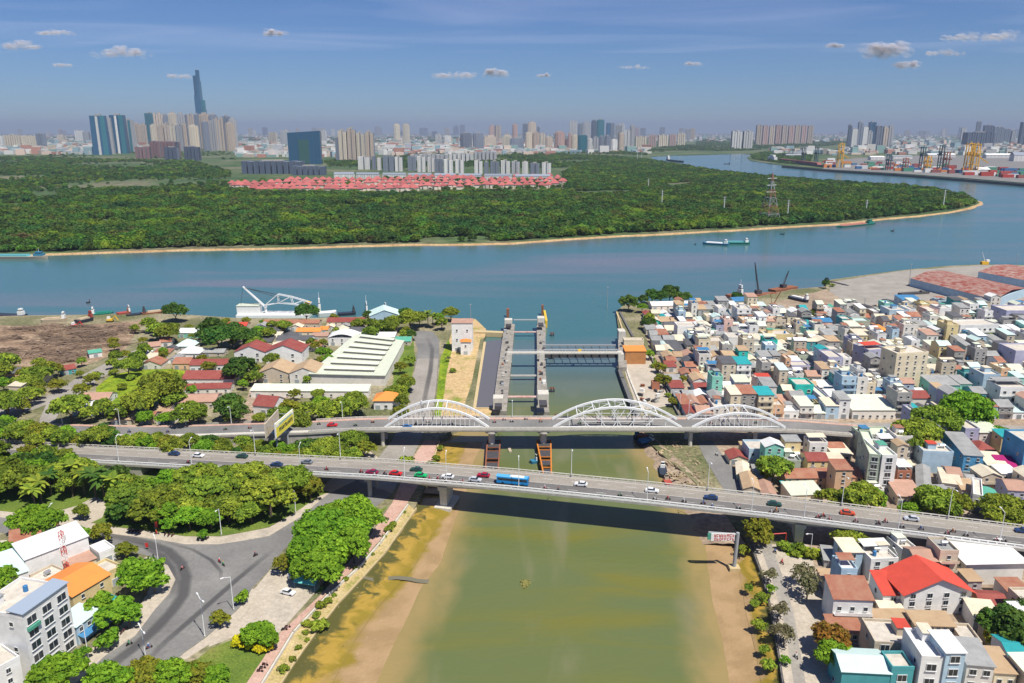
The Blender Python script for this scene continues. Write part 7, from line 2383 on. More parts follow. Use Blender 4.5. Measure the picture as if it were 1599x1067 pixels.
# belt between the two roads, the park below the road bridge, street trees
fill('between the two bridge approaches', [(-60, 687), (120, 691), (270, 699), (420, 708), (572, 708), (572, 742), (421, 733), (250, 715), (120, 702), (-60, 692)], {'round_tree': 4, 'olive_tree': 3, 'mango_tree': 1, 'street_tree': 2}, 4.9, 120, .6, .9)
fill('at the far left roadside', [(-60, 690), (60, 692), (140, 697), (130, 704), (0, 704), (-60, 704)], {'round_tree': 4, 'olive_tree': 3}, 7, 18, .7, 1.1)
fill('in the wooded park', [(-60, 717), (100, 723), (150, 750), (240, 766), (330, 768), (420, 774), (500, 778), (490, 784), (460, 794), (415, 818), (340, 832), (240, 826), (190, 812), (172, 780), (140, 770), (60, 790), (-60, 786)],
  {'rain_tree': 5, 'round_tree': 5, 'olive_tree': 2, 'mango_tree': 1, 'street_tree': 2}, 6.4, 108, .75, 1.08)
for px, py, s in ((112, 732, 1.3), (128, 740, 1.3), (145, 742, 1.4), (160, 748, 1.3), (176, 752, 1.3), (190, 756, 1.2), (60, 756, 1.2), (50, 768, 1.1), (75, 744, 1.2), (205, 760, 1.1)):
 tpx('palm_tree', px, py, s, 'in the park')
for kd, px, py, s in (('banyan_tree', 50, 806, 1.0), ('banyan_tree', 68, 818, .75), ('street_tree', 30, 815, .9), ('street_tree', 127, 830, .8), ('olive_tree', 158, 832, .9), ('olive_tree', 196, 858, .6), ('street_tree', 222, 898, 1.15), ('street_tree', 240, 905, .8), ('street_tree', 205, 890, .7), ('street_tree', 180, 950, 1.15),
       ('street_tree', 155, 942, .9), ('street_tree', 200, 958, .8), ('sapling', 170, 1000, 1.0), ('sapling', 128, 1020, .9), ('street_tree', 95, 1042, 1.0), ('street_tree', 70, 1060, .9), ('olive_tree', 240, 1050, .9), ('olive_tree', 218, 1040, .8), ('street_tree', 270, 1052, .9), ('olive_tree', 305, 1052, .8),
       ('street_tree', 340, 1058, .8), ('street_tree', 165, 1062, 1.0), ('olive_tree', 200, 1064, .8), ('sapling', 262, 820, .9), ('sapling', 317, 834, .8), ('olive_tree', 441, 880, .7), ('sapling', 379, 934, .7), ('olive_tree', 343, 966, .5), ('banyan_tree', 400, 988, .62), ('banyan_tree', 418, 994, .5), ('street_tree', 8, 905, 1.0), ('street_tree', 0, 870, .9), ('sapling', 150, 868, .7),
       ('round_tree', 128, 796, .6), ('street_tree', 10, 660, .7)):
 tpx(kd, px, py, s, 'around the junction')
for px, py in ((372, 1001), (384, 1006), (396, 1010), (408, 1013), (418, 1011)):
 tpx('flower_bush', px, py, 1.0, 'in the lawn flower bed')
# bushes on the embankment strip
for px, py, s in ((608, 826, 1.1), (614, 820, .7), (601, 838, .5), (513, 938, .9), (501, 946, .8), (494, 960, .9), (499, 978, 1.2), (480, 975, .7), (478, 988, .5), (443, 1045, .7), (457, 1030, .5), (632, 800, .4), (590, 852, .4), (556, 888, .5), (540, 905, .5), (480, 1000, .5), (582, 866, .35), (570, 877, .35), (522, 930, .4), (466, 1012, .45)):
 tpx('bush', px, py, s * .8, 'on the embankment strip')
for px, py, s in ((675, 727, 1.1), (681, 716, .9), (672, 738, 1.0), (634, 721, 1.3), (688, 700, .8)):
 tpx('bush', px, py, s, 'on the bank between bridges')
# east bank
for kd, px, py, s in (('mango_tree', 1005, 466, .9), ('mango_tree', 1018, 462, 1.1), ('mango_tree', 1032, 463, 1.0), ('mango_tree', 1046, 458, 1.2), ('mango_tree', 1060, 463, 1.1), ('mango_tree', 1072, 463, .9), ('mango_tree', 982, 474, 1.0), ('street_tree', 1003, 479, .8), ('round_tree', 1014, 496, .9), ('mango_tree', 1012, 505, .7),
       ('mango_tree', 1150, 463, .6), ('street_tree', 1014, 552, .7), ('round_tree', 1440, 672, 1.35), ('round_tree', 1462, 664, 1.3), ('round_tree', 1430, 685, 1.3), ('street_tree', 1436, 690, 1.0), ('olive_tree', 1492, 674, .8), ('banyan_tree', 1505, 645, 1.35), ('banyan_tree', 1520, 652, 1.0), ('street_tree', 1560, 675, .9),
       ('round_tree', 1207, 733, 1.0), ('olive_tree', 1198, 738, .8), ('round_tree', 1296, 774, .9), ('round_tree', 1345, 780, .95), ('banyan_tree', 1362, 778, .8), ('round_tree', 1330, 784, .8), ('round_tree', 1458, 786, .95), ('olive_tree', 1480, 776, 1.0), ('round_tree', 1475, 796, .8), ('olive_tree', 1497, 790, .9), ('street_tree', 1420, 797, .7),
       ('round_tree', 1572, 800, 1.0), ('round_tree', 1592, 804, 1.0), ('round_tree', 1560, 805, .9), ('olive_tree', 1184, 832, 1.0), ('olive_tree', 1192, 838, .7), ('round_tree', 1330, 850, .8), ('flame_tree', 1300, 998, .85), ('street_tree', 1300, 1022, .9), ('street_tree', 1316, 1016, .7), ('mango_tree', 1578, 975, 1.0), ('mango_tree', 1592, 990, 1.0), ('olive_tree', 1555, 1000, .7),
       ('mango_tree', 1595, 965, .8), ('dry_tree', 1254, 895, 1.0), ('dry_tree', 1262, 915, 1.0), ('dry_tree', 1215, 955, .8), ('dry_tree', 1221, 985, .8), ('dry_tree', 1200, 900, .7), ('sapling', 1204, 920, .7), ('sapling', 1226, 1030, .6), ('dry_tree', 1226, 992, .8), ('round_tree', 1270, 490, .8), ('round_tree', 1358, 495, .7), ('round_tree', 1545, 534, .8),
       ('round_tree', 1480, 648, .8), ('olive_tree', 1066, 592, .6), ('round_tree', 1100, 575, .5), ('mango_tree', 1290, 443, .7), ('bush', 1300, 446, 1.2), ('round_tree', 1188, 520, .6), ('olive_tree', 1230, 590, .6), ('sapling', 1470, 880, .7)):
 tpx(kd, px, py, s, 'on the east bank')
fill('along the flood wall', [(1013, 560), (1022, 560), (1060, 640), (1048, 640)], {'bush': 4, 'olive_tree': 1}, 4, 16, .5, .8)
fill('below the road bridge', [(1225, 858), (1330, 872), (1500, 893), (1500, 898), (1330, 880), (1225, 868)], {'bush': 1}, 3.0, 26, .7, 1.0)
fill('beside the road bridge', [(1290, 795), (1560, 828), (1560, 822), (1300, 788)], {'bush': 3, 'round_tree': 1}, 6, 16, .5, .8)
# weeds thrown out over the east wall
for px, py in ((1168, 918), (1190, 935), (1178, 942), (1186, 978), (1194, 1015), (1200, 1040), (1160, 860)):
 tpx('bush', px, py, .8, 'on the east mud bank')

# ================================================================== lamps, masts, signs
def lamp_post(x, y, z, h, arm, rz, label, group, double=False):
 t = thing('street_lamp', label, 'street lamp', (x, y, z), rz, group)
 MB().bar((0, 0, 0), (0, 0, h), .14, 0, 6, .09).build('pole', 'white_steel', t)
 MB().box(0, 0, -.05, .5, .5, .5).build('base', 'concrete', t)
 for s in ((1, -1) if double else (1,)):
  MB().bar((0, 0, h - .1), (0, s * arm, h + .5), .08, 0, 5).build('arm', 'white_steel', t)
  MB().box(0, s * (arm + .4), h + .42, .36, 1.0, .18).build('lamp_head', 'white_steel', t)
for i, px in enumerate((186, 300, 399, 470, 532, 632, 697, 810, 892, 1010, 1105, 1173, 1255, 1314, 1402, 1480, 1560)):
 far = px in (399, 532, 892, 1105, 1314, 1480)
 x = 0
 for _ in range(8):
  yy = fy(x) + (7.2 if far else -7.2)
  x = (px - 799.5) / PXM(yy, fz(x))
 lamp_post(x, yy, fz(x) + .9, 10.5, 2.0, 0 if not far else PI, f"grey street lamp on the {'far' if far else 'near'} parapet of the road bridge, {ordw(i + 1)} lamp from the left", 'street lamps of the road bridge')
for i, (px, z) in enumerate(((98, 2.2), (188, 2.4), (290, 6.5), (361, 8), (535, 11), (660, 11), (800, 11), (958, 11), (1075, 11), (1210, 10))):
 yy = ay((px - 799) / 3.4) + AW / 2 - .6
 x = (px - 799.5) / PXM(yy, z)
 lamp_post(x, yy, az(x) + .3, 8.5, 1.8, PI, f"pale street lamp along the arch bridge road, {ordw(i + 1)} from the left", 'street lamps of the arch bridge road')
for i, (px, py, h, dbl, rz) in enumerate(((320, 995, 12, 1, .7), (365, 953, 11, 0, 2.3), (248, 882, 9, 0, .6), (139, 1031, 11, 0, 2.2), (228, 1030, 9, 1, .7), (243, 827, 8.5, 0, 0), (346, 836, 10, 0, PI), (80, 826, 8, 0, 0), (462, 801, 9, 0, 2.5), (1395, 905, 9, 0, 0), (1265, 868, 8, 0, 2), (1131, 640, 9, 0, 1.5), (1061, 640, 9, 0, 1.5))):
 x, y = G(px, py)
 L = ['concrete lamp post with twin heads at the edge of the junction', 'lamp post beside the triangular pavement of the junction', 'lamp post on the inner bend of the junction', 'lamp post in front of the five-storey corner building', 'double-headed lamp post above the lower street trees',
   'lamp post with red banner at the park edge', 'lamp post at the middle of the park pavement', 'lamp post behind the red and white mast', 'lamp post at the right tip of the park', 'lamp post standing below the road bridge among the lower right houses',
   'leaning lamp post in the shade below the road bridge', 'lamp post at the town entrance beside the blue-fronted house', 'lamp post beside the flood wall'][i]
 lamp_post(x, y, GB + .1, h, 2.0, rz, L, 'street lamps at street level', bool(dbl))
for px, py, h in ((243, 827, 3.5), (228, 858, 2.6), (98, 676, 3)):
 x, y = G(px, py)
 t = thing('banner', {243: 'red vertical banner on the lamp post at the park edge', 228: 'small red banner beside the inner bend', 98: 'red banner on the leftmost lamp of the main street'}[px], 'banner', (x + .5, y - .2, GB))
 MB().box(0, 0, .9, 1.0, .1, h - 1).build('cloth', 'red_paint', t)
 MB().bar((-.55, 0, 0), (-.55, 0, h), .05, 0, 5).build('pole', 'grey_steel', t)

# red and white antenna mast
x, y = G(109, 914)
ms = thing('antenna_mast', 'red and white lattice antenna mast standing among the lower left houses', 'mast', (x, y, GB))
hh = HT(y, 830) - GB
for i in range(7):
 mb = MB()
 z0, z1 = hh * i / 7, hh * (i + 1) / 7
 for a in range(3):
  t0 = 2 * PI * a / 3
  t1 = 2 * PI * (a + 1) / 3
  p0, p1 = (.8 * math.cos(t0), .8 * math.sin(t0)), (.8 * math.cos(t1), .8 * math.sin(t1))
  mb.bar((*p0, z0), (*p0, z1), .09, 0, 4)
  for k in range(2):
   za, zb = z0 + (z1 - z0) * k / 2, z0 + (z1 - z0) * (k + 1) / 2
   mb.bar((*p0, za), (*p1, zb), .06, 0, 4)
   mb.bar((*p1, zb), (*p0, zb), .06, 0, 4)
 mb.build('lattice_section', 'red_paint' if i % 2 == 0 else 'white_paint', ms)
MB().box(.9, 0, hh * .84, .5, .5, 1.8).build('antenna', 'white_paint', ms)
MB().box(-.9, -.3, hh * .6, .5, .5, 1.6).build('antenna', 'white_paint', ms)

# V-shaped billboard on the left: yellow printed face toward the river, bare frame behind
mat('billboard_yellow', (.78, .66, .06), rough=.5)
mat('print_dark', (.05, .06, .04))
mat('print_green', (.10, .30, .10))
bx, by = G(432, 684, 13)
cx_, cy_ = G(459, 660, 13)
z0 = 13.0
h0 = 5.8
t = thing('billboard', 'tall slanting billboard with yellow printed face above the trees left of the arch bridge', 'billboard', (0, 0, 0))
A, B = Vector((bx, by, z0)), Vector((cx_, cy_, z0))
d = (B - A)
L = d.length
ang = math.atan2(d.y, d.x)
nr = Vector((math.sin(ang), -math.cos(ang), 0))
M_ = (A + B) / 2
MB().box(M_.x - nr.x * .3, M_.y - nr.y * .3, z0 - .3, L + .6, .5, h0 + .8, ang).build('frame', 'white_paint', t)
MB().box(M_.x + nr.x * .02, M_.y + nr.y * .02, z0, L * .97, .12, h0, ang).build('face', 'billboard_yellow', t)
MB().box(M_.x + nr.x * .1, M_.y + nr.y * .1, z0 + h0 * .76, L * .96, .08, h0 * .22, ang).build('white_band', 'white_paint', t)
mb = MB()
rr = random.Random(3)
u = -.32
while u < .42:
 wd_ = rr.uniform(.03, .05)
 c = M_ + d * u + nr * .13
 mb.box(c.x, c.y, z0 + h0 * .30, L * wd_, .06, h0 * rr.uniform(.22, .30), ang)
 if rr.random() < .6:
  mb.box(c.x + d.x * .02, c.y + d.y * .02, z0 + h0 * rr.choice([.3, .4, .5]), L * .05, .06, h0 * .06, ang)
 u += wd_ + .03
mb.build('dark_lettering', 'print_dark', t)
mb = MB()
u = -.3
while u < .4:
 c = M_ + d * u + nr * .17
 mb.box(c.x, c.y, z0 + h0 * .80, L * .035, .05, h0 * rr.uniform(.1, .14), ang)
 u += .06
mb.build('green_lettering', 'print_green', t)
MB().box(M_.x - nr.x * 3.6 - 2.2, M_.y - nr.y * 3.6, z0 - .3, L + .4, .4, h0 + .6, ang + .12).build('back_panel', 'beige_wall', t)
mb = MB()
for u in (-.4, 0, .4):
 c = M_ + d * u
 mb.bar((c.x - nr.x * .5, c.y - nr.y * .5, z0 + h0 * .8), (c.x - nr.x * 3.5 - 2, c.y - nr.y * 3.5, z0 + h0 * .8), .15, 0, 4)
mb.build('brace', 'grey_steel', t)
for u in (-.3, .3):
 c = M_ + d * u - nr * 1.8
 MB().bar((c.x, c.y, GB), (c.x, c.y, z0 + 1), .4, 0, 8).build('pole', 'grey_steel', t)

# river sign on a thick grey column
x, y = G(1146, 889, .3)
t = thing('river_sign', 'navigation sign board with red lettering on a thick grey column standing in the mud', 'sign', (x, y, 0))
MB().box(0, 0, -.6, 3.4, 3.0, 2.0).build('plinth', 'yellow_sand_wall', t)
hs_ = HT(y, 832)
MB().bar((0, 0, 1.3), (.3, 0, hs_), .62, 0, 12, .55).build('column', 'grey_steel', t)
MB().bar((.3, 0, hs_ - .6), (-9.2, 0, hs_ + .2), .28, 0, 6).build('bracket', 'grey_steel', t)
MB().box(-4.6, -.5, hs_ - 2.6, 7.6, .25, 2.7, 0).build('board', 'white_paint', t)
mb = MB()
rr = random.Random(8)
for row in range(2):
 u = -7.3
 while u < -1.4:
  wd_ = rr.uniform(.4, .62)
  zb = hs_ - 1.15 - row * 1.25
  # letter-like strokes: an upright and one or two bars
  mb.box(u, -.66, zb, .14, .06, .95)
  for q in rr.sample([0, .4, .82], 2):
   mb.box(u + wd_ * .5, -.66, zb + q, wd_, .06, .15)
  if rr.random() < .5:
   mb.box(u + wd_, -.66, zb, .14, .06, .95)
  u += wd_ + .34
mb.build('lettering', 'red_paint', t)
MB().box(-8.9, -.4, hs_ - 2.2, 1.2, .3, 2.2).build('marker_panel', 'green_roof', t)

# red height-limit portal over the east lane
a, b_ = Vector(G(1196, 852)), Vector(G(1226, 850))
t = thing('height_barrier', 'red height-limit portal over the east embankment lane', 'height barrier', (0, 0, 0))
for p in (a, b_):
 MB().bar((p.x, p.y, GB), (p.x, p.y, GB + 4.2), .16, 0, 6).build('post', 'red_paint', t)
MB().bar((a.x, a.y, GB + 4.2), (b_.x, b_.y, GB + 4.2), .18, 0, 6).build('crossbar', 'red_paint', t)

# ================================================================== vehicles
def car_proto():
 L, W_ = 4.5, 1.85
 prof = [(-2.25, .35), (2.25, .35), (2.27, .75), (1.95, .95), (1.15, 1.02), (-1.75, 1.02), (-2.2, .95), (-2.28, .7)]
 v, f = [], []
 n_ = len(prof)
 for s in (-1, 1):
  for x, z in prof:
   v.append((x, s * W_ / 2 * (.96 if z > .9 else 1), z))
 for i in range(n_):
  j = (i + 1) % n_
  f.append((i, j, n_ + j, n_ + i))
 f += [tuple(range(n_ - 1, -1, -1)), tuple(range(n_, 2 * n_))]
 me = bpy.data.meshes.new('car_body')
 me.from_pydata(v, [], f)
 r = MB()
 r.v = [(1.0, -.84, 1.02), (-1.7, -.84, 1.02), (-1.7, .84, 1.02), (1.0, .84, 1.02), (.35, -.7, 1.5), (-1.25, -.7, 1.52), (-1.25, .7, 1.52), (.35, .7, 1.5)]
 r.f = [(4, 5, 1, 0), (5, 6, 2, 1), (6, 7, 3, 2), (7, 4, 0, 3)]
 r.m = [0] * 4
 roof = MB().box(-.45, 0, 1.5, 1.66, 1.44, .07)
 wh = MB().bar((0, -.12, 0), (0, .12, 0), .33, 0, 12)
 return me, r.mesh('window_band', 'glass'), roof, wh.mesh('wheel', 'black_rubber')
CAR_B, CAR_G, CAR_R, CAR_W = car_proto()
CARM = {}
def paint(cn, c):
 if cn not in CARM:
  m = mat('car_paint_' + cn, c, rough=.3, spec=.5)
  b2 = CAR_B.copy()
  b2.materials.clear()
  b2.materials.append(m)
  CARM[cn] = (b2, CAR_R.mesh('roof_panel', m))
 return CARM[cn]
CCOL = {'white': (.75, .75, .75), 'red': (.6, .02, .02), 'maroon': (.28, .01, .06), 'green': (.01, .42, .12), 'dark green': (.02, .07, .05), 'dark blue': (.02, .05, .14), 'silver': (.5, .52, .55), 'grey': (.2, .22, .25), 'orange red': (.55, .08, .03), 'blue': (.03, .15, .4), 'dark red': (.38, .01, .04)}
def car(x, y, z, rz, cn, label, group=None, s=1.0):
 t = thing('car', label, 'car', (x, y, z), rz, group)
 b2, rf = paint(cn, CCOL[cn])
 put('body', b2, t)
 put('window_band', CAR_G, t)
 put('roof_panel', rf, t)
 for a in (-1.4, 1.42):
  for b3 in (-.82, .82):
   put('wheel', CAR_W, t, (a, b3, .33))
 t.scale = (s, s, s)
 return t

# a rider: one smooth body grown over a skeleton, shared by all riders
def rider_mesh(seed):
 J = {'pel': (0, 0, .82, .17), 'che': (.08, 0, 1.2, .19), 'nek': (.12, 0, 1.42, .08), 'hed': (.15, 0, 1.62, .14), 'ls': (.1, .19, 1.33, .08), 'le': (.3, .26, 1.12, .06), 'lh': (.52, .24, 1.12, .045), 'rs': (.1, -.19, 1.33, .08), 're': (.3, -.26, 1.12, .06), 'rh': (.52, -.24, 1.12, .045),
   'lk': (.38, .17, .78, .09), 'lf': (.26, .16, .36, .07), 'lt': (.4, .16, .3, .05), 'rk': (.38, -.17, .78, .09), 'rf': (.26, -.16, .36, .07), 'rt': (.4, -.16, .3, .05)}
 K = list(J)
 E = [('pel', 'che'), ('che', 'nek'), ('nek', 'hed'), ('che', 'ls'), ('ls', 'le'), ('le', 'lh'), ('che', 'rs'), ('rs', 're'), ('re', 'rh'), ('pel', 'lk'), ('lk', 'lf'), ('lf', 'lt'), ('pel', 'rk'), ('rk', 'rf'), ('rf', 'rt')]
 me = bpy.data.meshes.new('rider_skeleton')
 me.from_pydata([J[k][:3] for k in K], [(K.index(a), K.index(b2)) for a, b2 in E], [])
 o = bpy.data.objects.new('rider_skeleton', me)
 C.objects.link(o)
 md = o.modifiers.new('s', 'SKIN')
 for i, k in enumerate(K):
  me.skin_vertices[0].data[i].radius = (J[k][3], J[k][3])
 me.skin_vertices[0].data[0].use_root = True
 o.modifiers.new('u', 'SUBSURF').levels = 1
 dg = bpy.context.evaluated_depsgraph_get()
 m2 = bpy.data.meshes.new_from_object(o.evaluated_get(dg))
 bpy.data.objects.remove(o)
 return m2
RB = rider_mesh(0)
mat('helmet_white', (.7, .7, .68), rough=.3)
HLM = MB()
for k in range(5):
 HLM.bar((.13, 0, 1.60 + .05 * k), (.13, 0, 1.65 + .05 * k), .17 * math.cos(k / 5 * 1.4), 0, 10, .17 * math.cos((k + 1) / 5 * 1.4))
HL = {c: HLM.mesh('helmet', mat('helmet_' + c, v, rough=.3)) for c, v in (('white', (.7, .7, .68)), ('red', (.5, .03, .03)), ('dark', (.05, .05, .06)), ('orange', (.7, .3, .03)))}
SH = {}
for c, v in (('red', (.5, .06, .06)), ('blue', (.08, .16, .4)), ('dark', (.05, .05, .07)), ('white', (.6, .6, .58)), ('orange', (.62, .25, .06)), ('green', (.08, .3, .15)), ('pink', (.6, .25, .25))):
 m = RB.copy()
 m.materials.clear()
 m.materials.append(mat('shirt_' + c, v))
 SH[c] = m
mb = MB()
mb.bar((-.62, 0, .62), (.05, 0, .66), .14, 0, 8)
mb.bar((.05, 0, .5), (.5, 0, .45), .1, 0, 6)
mb.bar((.5, 0, .4), (.62, 0, .95), .09, 0, 6)
mb.bar((-.6, 0, .4), (.1, 0, .3), .13, 0, 6)
MBODY = mb.mesh('body', mat('bike_paint', (.10, .03, .03), rough=.3, rand=.9))
MSEAT = MB().box(-.25, 0, .72, .8, .24, .1).mesh('seat', 'black_rubber')
MHAND = MB().bar((.56, -.34, 1.02), (.56, .34, 1.02), .03, 0, 5).mesh('handlebar', 'dark_steel')
wv = MB()
wv.bar((0, -.06, 0), (0, .06, 0), .29, 0, 12)
MWH = wv.mesh('wheel', 'black_rubber')
RN = [0]
BIKES = []
def bike(x, y, z, rz, where, rider=True):
 t = thing('motorbike', '', 'motorbike', (x, y, z), rz, 'motorbikes ' + where)
 put('body', MBODY, t)
 put('seat', MSEAT, t)
 put('handlebar', MHAND, t)
 put('wheel', MWH, t, (.66, 0, .29))
 put('wheel', MWH, t, (-.62, 0, .29))
 p = None
 c = h_ = None
 if rider:
  c, h_ = pick(list(SH)), pick(list(HL))
  p = bpy.data.objects.new('person', SH[c])
  C.objects.link(p)
  p.location = (x - .22 * math.cos(rz), y - .22 * math.sin(rz), z)
  p.rotation_euler = (0, 0, rz)
  tag(p, '', 'person', 'riders ' + where)
  put('helmet', HL[h_], p)
 BIKES.append((t, p, where, x, c, h_))
def finish_bikes():
 G_ = {}
 for b2 in BIKES:
  G_.setdefault(b2[2], []).append(b2)
 for wh, L in G_.items():
  L.sort(key=lambda q: q[3])
  for i, (t, p, _, x, c, h_) in enumerate(L):
   t['label'] = f"{'ridden' if p else 'parked'} motorbike {wh}, {ordw(i + 1)} from the left"
   if p:
    p['label'] = f"rider, {c} shirt and {h_} helmet, {wh}, {ordw(i + 1)} from left"

def on_bridge(px, py):
 z = 12.0
 for _ in range(10):
  x, y = G(px, py, z)
  z = fz(x)
 return x, y, z + .12
BA = math.atan(-.225)
for px, py, cn, lb in ((272, 711, 'dark blue', 'dark blue car partly behind trees, leftmost on the road bridge'), (310, 714, 'white', 'white car near the left end of the road bridge'), (378, 715, 'dark green', 'dark green car on the far lane above the big rain trees'), (432, 728, 'dark blue', 'dark blue car on the near lane right of the rain trees'),
        (479, 724, 'grey', 'dark grey car on the far lane before the queue'), (581, 740, 'maroon', 'maroon car, first of the queue from the left'), (618, 742, 'red', 'bright red car second in the queue'), (650, 736, 'dark green', 'dark car on the far lane beside the bright green taxi'), (657, 745, 'green', 'bright green taxi over the west bank'),
        (699, 747, 'white', 'white car between the green taxi and the bus'), (755, 745, 'dark red', 'dark red car just left of the blue bus'), (742, 752, 'silver', 'silver car beside the dark red one'), (907, 759, 'white', 'white car right of the blue bus over the canal'), (1018, 769, 'white', 'white car with red sides over the east waterline'),
        (1110, 780, 'dark blue', 'dark blue car on the far lane above the river sign'), (1209, 790, 'dark green', 'dark teal car on the far lane over the east bank'), (1323, 804, 'orange red', 'orange-red car in front of the bridge-side trees'), (1423, 813, 'silver', 'silver-grey car near the white house trees'), (1597, 832, 'dark blue', 'dark blue car cut by the right edge of the bridge')):
 x, y, z = on_bridge(px, py)
 car(x, y, z, BA + (0 if rnd.random() < .5 else PI), cn, lb, 'cars on the road bridge', 1.05)
# the bus
x, y, z = on_bridge(801, 756)
t = thing('bus', 'bright blue city bus with white roof panel in the middle of the road bridge', 'bus', (x, y, z), BA)
mat('bus_blue', (.02, .24, .55), rough=.35)
MB().box(0, 0, .45, 11.8, 2.5, 2.45).build('body', 'bus_blue', t)
MB().box(0, 0, 1.55, 11.0, 2.54, .95).build('window_band', 'glass', t)
MB().box(5.9, 0, 1.3, .06, 2.2, 1.3).build('windscreen', 'glass', t)
MB().box(1.6, 0, 2.9, 5.2, 1.6, .25).build('roof_unit', 'white_paint', t)
MB().box(-.4, 0, 2.89, 11.6, 2.4, .08).build('roof', mat('bus_roof_blue', (.10, .38, .65), rough=.4), t)
for a in (-3.6, 3.8):
 for b3 in (-1.1, 1.1):
  MB().bar((a, b3 - .15, .5), (a, b3 + .15, .5), .5, 0, 12).build('wheel', 'black_rubber', t)
for px, py in ((294, 724), (510, 735), (564, 739), (585, 744), (601, 742), (671, 750), (684, 750), (694, 754), (722, 755), (851, 765), (872, 768), (940, 777), (968, 776), (1022, 782), (1043, 781), (1068, 785), (1098, 788), (1112, 794), (1153, 796), (1204, 802), (1212, 800), (1277, 810), (1285, 808), (1295, 814),
      (1336, 816), (1371, 820), (1382, 817), (1408, 825), (1438, 828), (1479, 835), (1488, 832), (1508, 838), (1555, 846), (1567, 847)):
 x, y, z = on_bridge(px, py)
 bike(x, y, z, BA + PI * (rnd.random() < .3), 'on the road bridge')
def on_arch(px, py):
 z = 10.0
 for _ in range(10):
  x, y = G(px, py, z)
  z = az(x)
 return x, y, z + .14
x, y, z = on_arch(519, 666)
car(x, y, z, 0, 'red', 'bright red car on the arch bridge approach right of the billboard', 'cars on the arch bridge road')
x, y, z = on_arch(636, 668)
car(x, y, z, 0, 'blue', 'small blue car under the left arch', 'cars on the arch bridge road', .9)
x, y, z = on_arch(106, 678)
car(x, y, z, PI, 'white', 'white car on the main street near the left lamp', 'cars on the arch bridge road')
for px, py in ((498, 664), (555, 666), (582, 661), (610, 663), (650, 664), (668, 661), (705, 664), (772, 661), (787, 657), (799, 660), (821, 656), (844, 660), (905, 663), (935, 661), (985, 664), (1010, 660), (1110, 663), (1130, 660), (1180, 662), (352, 672), (390, 670), (262, 676), (202, 676), (166, 675)):
 x, y, z = on_arch(px, py)
 bike(x, y, z, PI * (rnd.random() < .5), 'on the arch bridge road')
for px, py, rz in ((399, 869, .9), (343, 879, 2.4), (349, 884, 2.4), (285, 890, 1.2), (202, 1008, .8), (90, 822, 0), (233, 1013, .7), (245, 835, 0)):
 x, y = G(px, py)
 bike(x, y, GB + .1, rz, 'at the junction')
for px, py in ((204, 831), (209, 832), (214, 832), (219, 833), (258, 837), (264, 838), (270, 838), (310, 843), (317, 844), (324, 843), (150, 1013), (156, 1010), (196, 985), (191, 990)):
 x, y = G(px, py)
 bike(x, y, GB + .25, rnd.uniform(1.2, 1.9), 'parked on the junction pavements', False)
for px, py, rz in ((1210, 864, 1.8), (1221, 881, -1.3), (1243, 1028, -1.4), (1119, 712, -1.1), (1289, 668, 0), (1330, 668, 0), (1250, 670, 0), (1205, 760, 2)):
 x, y = G(px, py)
 bike(x, y, GB + .15, rz, 'on the east bank lanes')
x, y = G(450, 928)
car(x, y, GB + .1, -.35, 'white', 'white car parked alone on the pale plaza by the promenade', 'vehicles on the plaza')
x, y = G(463, 902)
t = thing('truck', 'small white pickup truck parked under the edge of the promenade trees', 'truck', (x, y, GB + .1), .5, 'vehicles on the plaza')
MB().box(1.6, 0, .5, 1.7, 1.8, 1.5, 0, 0, .9).build('cab', 'white_paint', t)
MB().box(-.9, 0, .6, 3.4, 1.9, .9).build('cargo_bed', 'white_paint', t)
MB().box(1.9, 0, 1.35, 1.2, 1.82, .5).build('window_band', 'glass', t)
for a in (-1.5, 1.6):
 for b3 in (-.85, .85):
  MB().bar((a, b3 - .12, .38), (a, b3 + .12, .38), .38, 0, 10).build('wheel', 'black_rubber', t)
for px, py, s, lb in ((482, 915, 1.0, 'pale teal market tent on the plaza beside the promenade trees'), (520, 884, .55, 'small turquoise tent tucked under the promenade trees')):
 x, y = G(px, py)
 t = thing('market_tent', lb, 'tent', (x, y, GB + .1), -.25)
 mb = MB().gable(0, 0, 2.3, 7 * s, 5 * s, 1.3 * s, 0, 0, .2)
 mb.build('canopy', mat('tent_teal', (.15, .55, .52), rough=.6), t)
 for a in (-1, 1):
  for b3 in (-1, 1):
   MB().bar((a * 3.4 * s, b3 * 2.4 * s, 0), (a * 3.4 * s, b3 * 2.4 * s, 2.4), .06, 0, 4).build('pole', 'grey_steel', t)
# little drain running over the west mud bank into the canal
v_, f_ = [], []
DP = [(566, 901, 1.75, .7), (582, 905, 1.25, .9), (600, 904, 1.0, 1.1), (620, 902, .8, 1.0), (640, 904, .62, 1.1), (652, 907, .42, 1.0), (664, 908, .22, 1.1), (676, 908, -.25, 1.2)]
for px, py, z_, w2 in DP:
 x, y = G(px, py, z_)
 v_ += [(x, y - w2, z_), (x, y + w2, z_)]
f_ = [(2 * i, 2 * i + 2, 2 * i + 3, 2 * i + 1) for i in range(len(DP) - 1)]
me = bpy.data.meshes.new('drain')
me.from_pydata(v_, [], f_)
me.materials.append(mat('drain_water', (.17, .155, .10), rough=.25, spec=.5))
struct(put('drain_water', me), 'dark little drain running across the west mud bank')
# row of parked scooters and benches along the promenade
for px, py in ((508, 915), (512, 910), (516, 905), (520, 900), (524, 896), (566, 858), (570, 852), (604, 812), (410, 1045), (414, 1040), (406, 1050), (444, 985), (449, 981)):
 x, y = G(px, py)
 bike(x, y, GB + .15, rnd.uniform(-.2, .2), 'parked along the pink promenade', False)

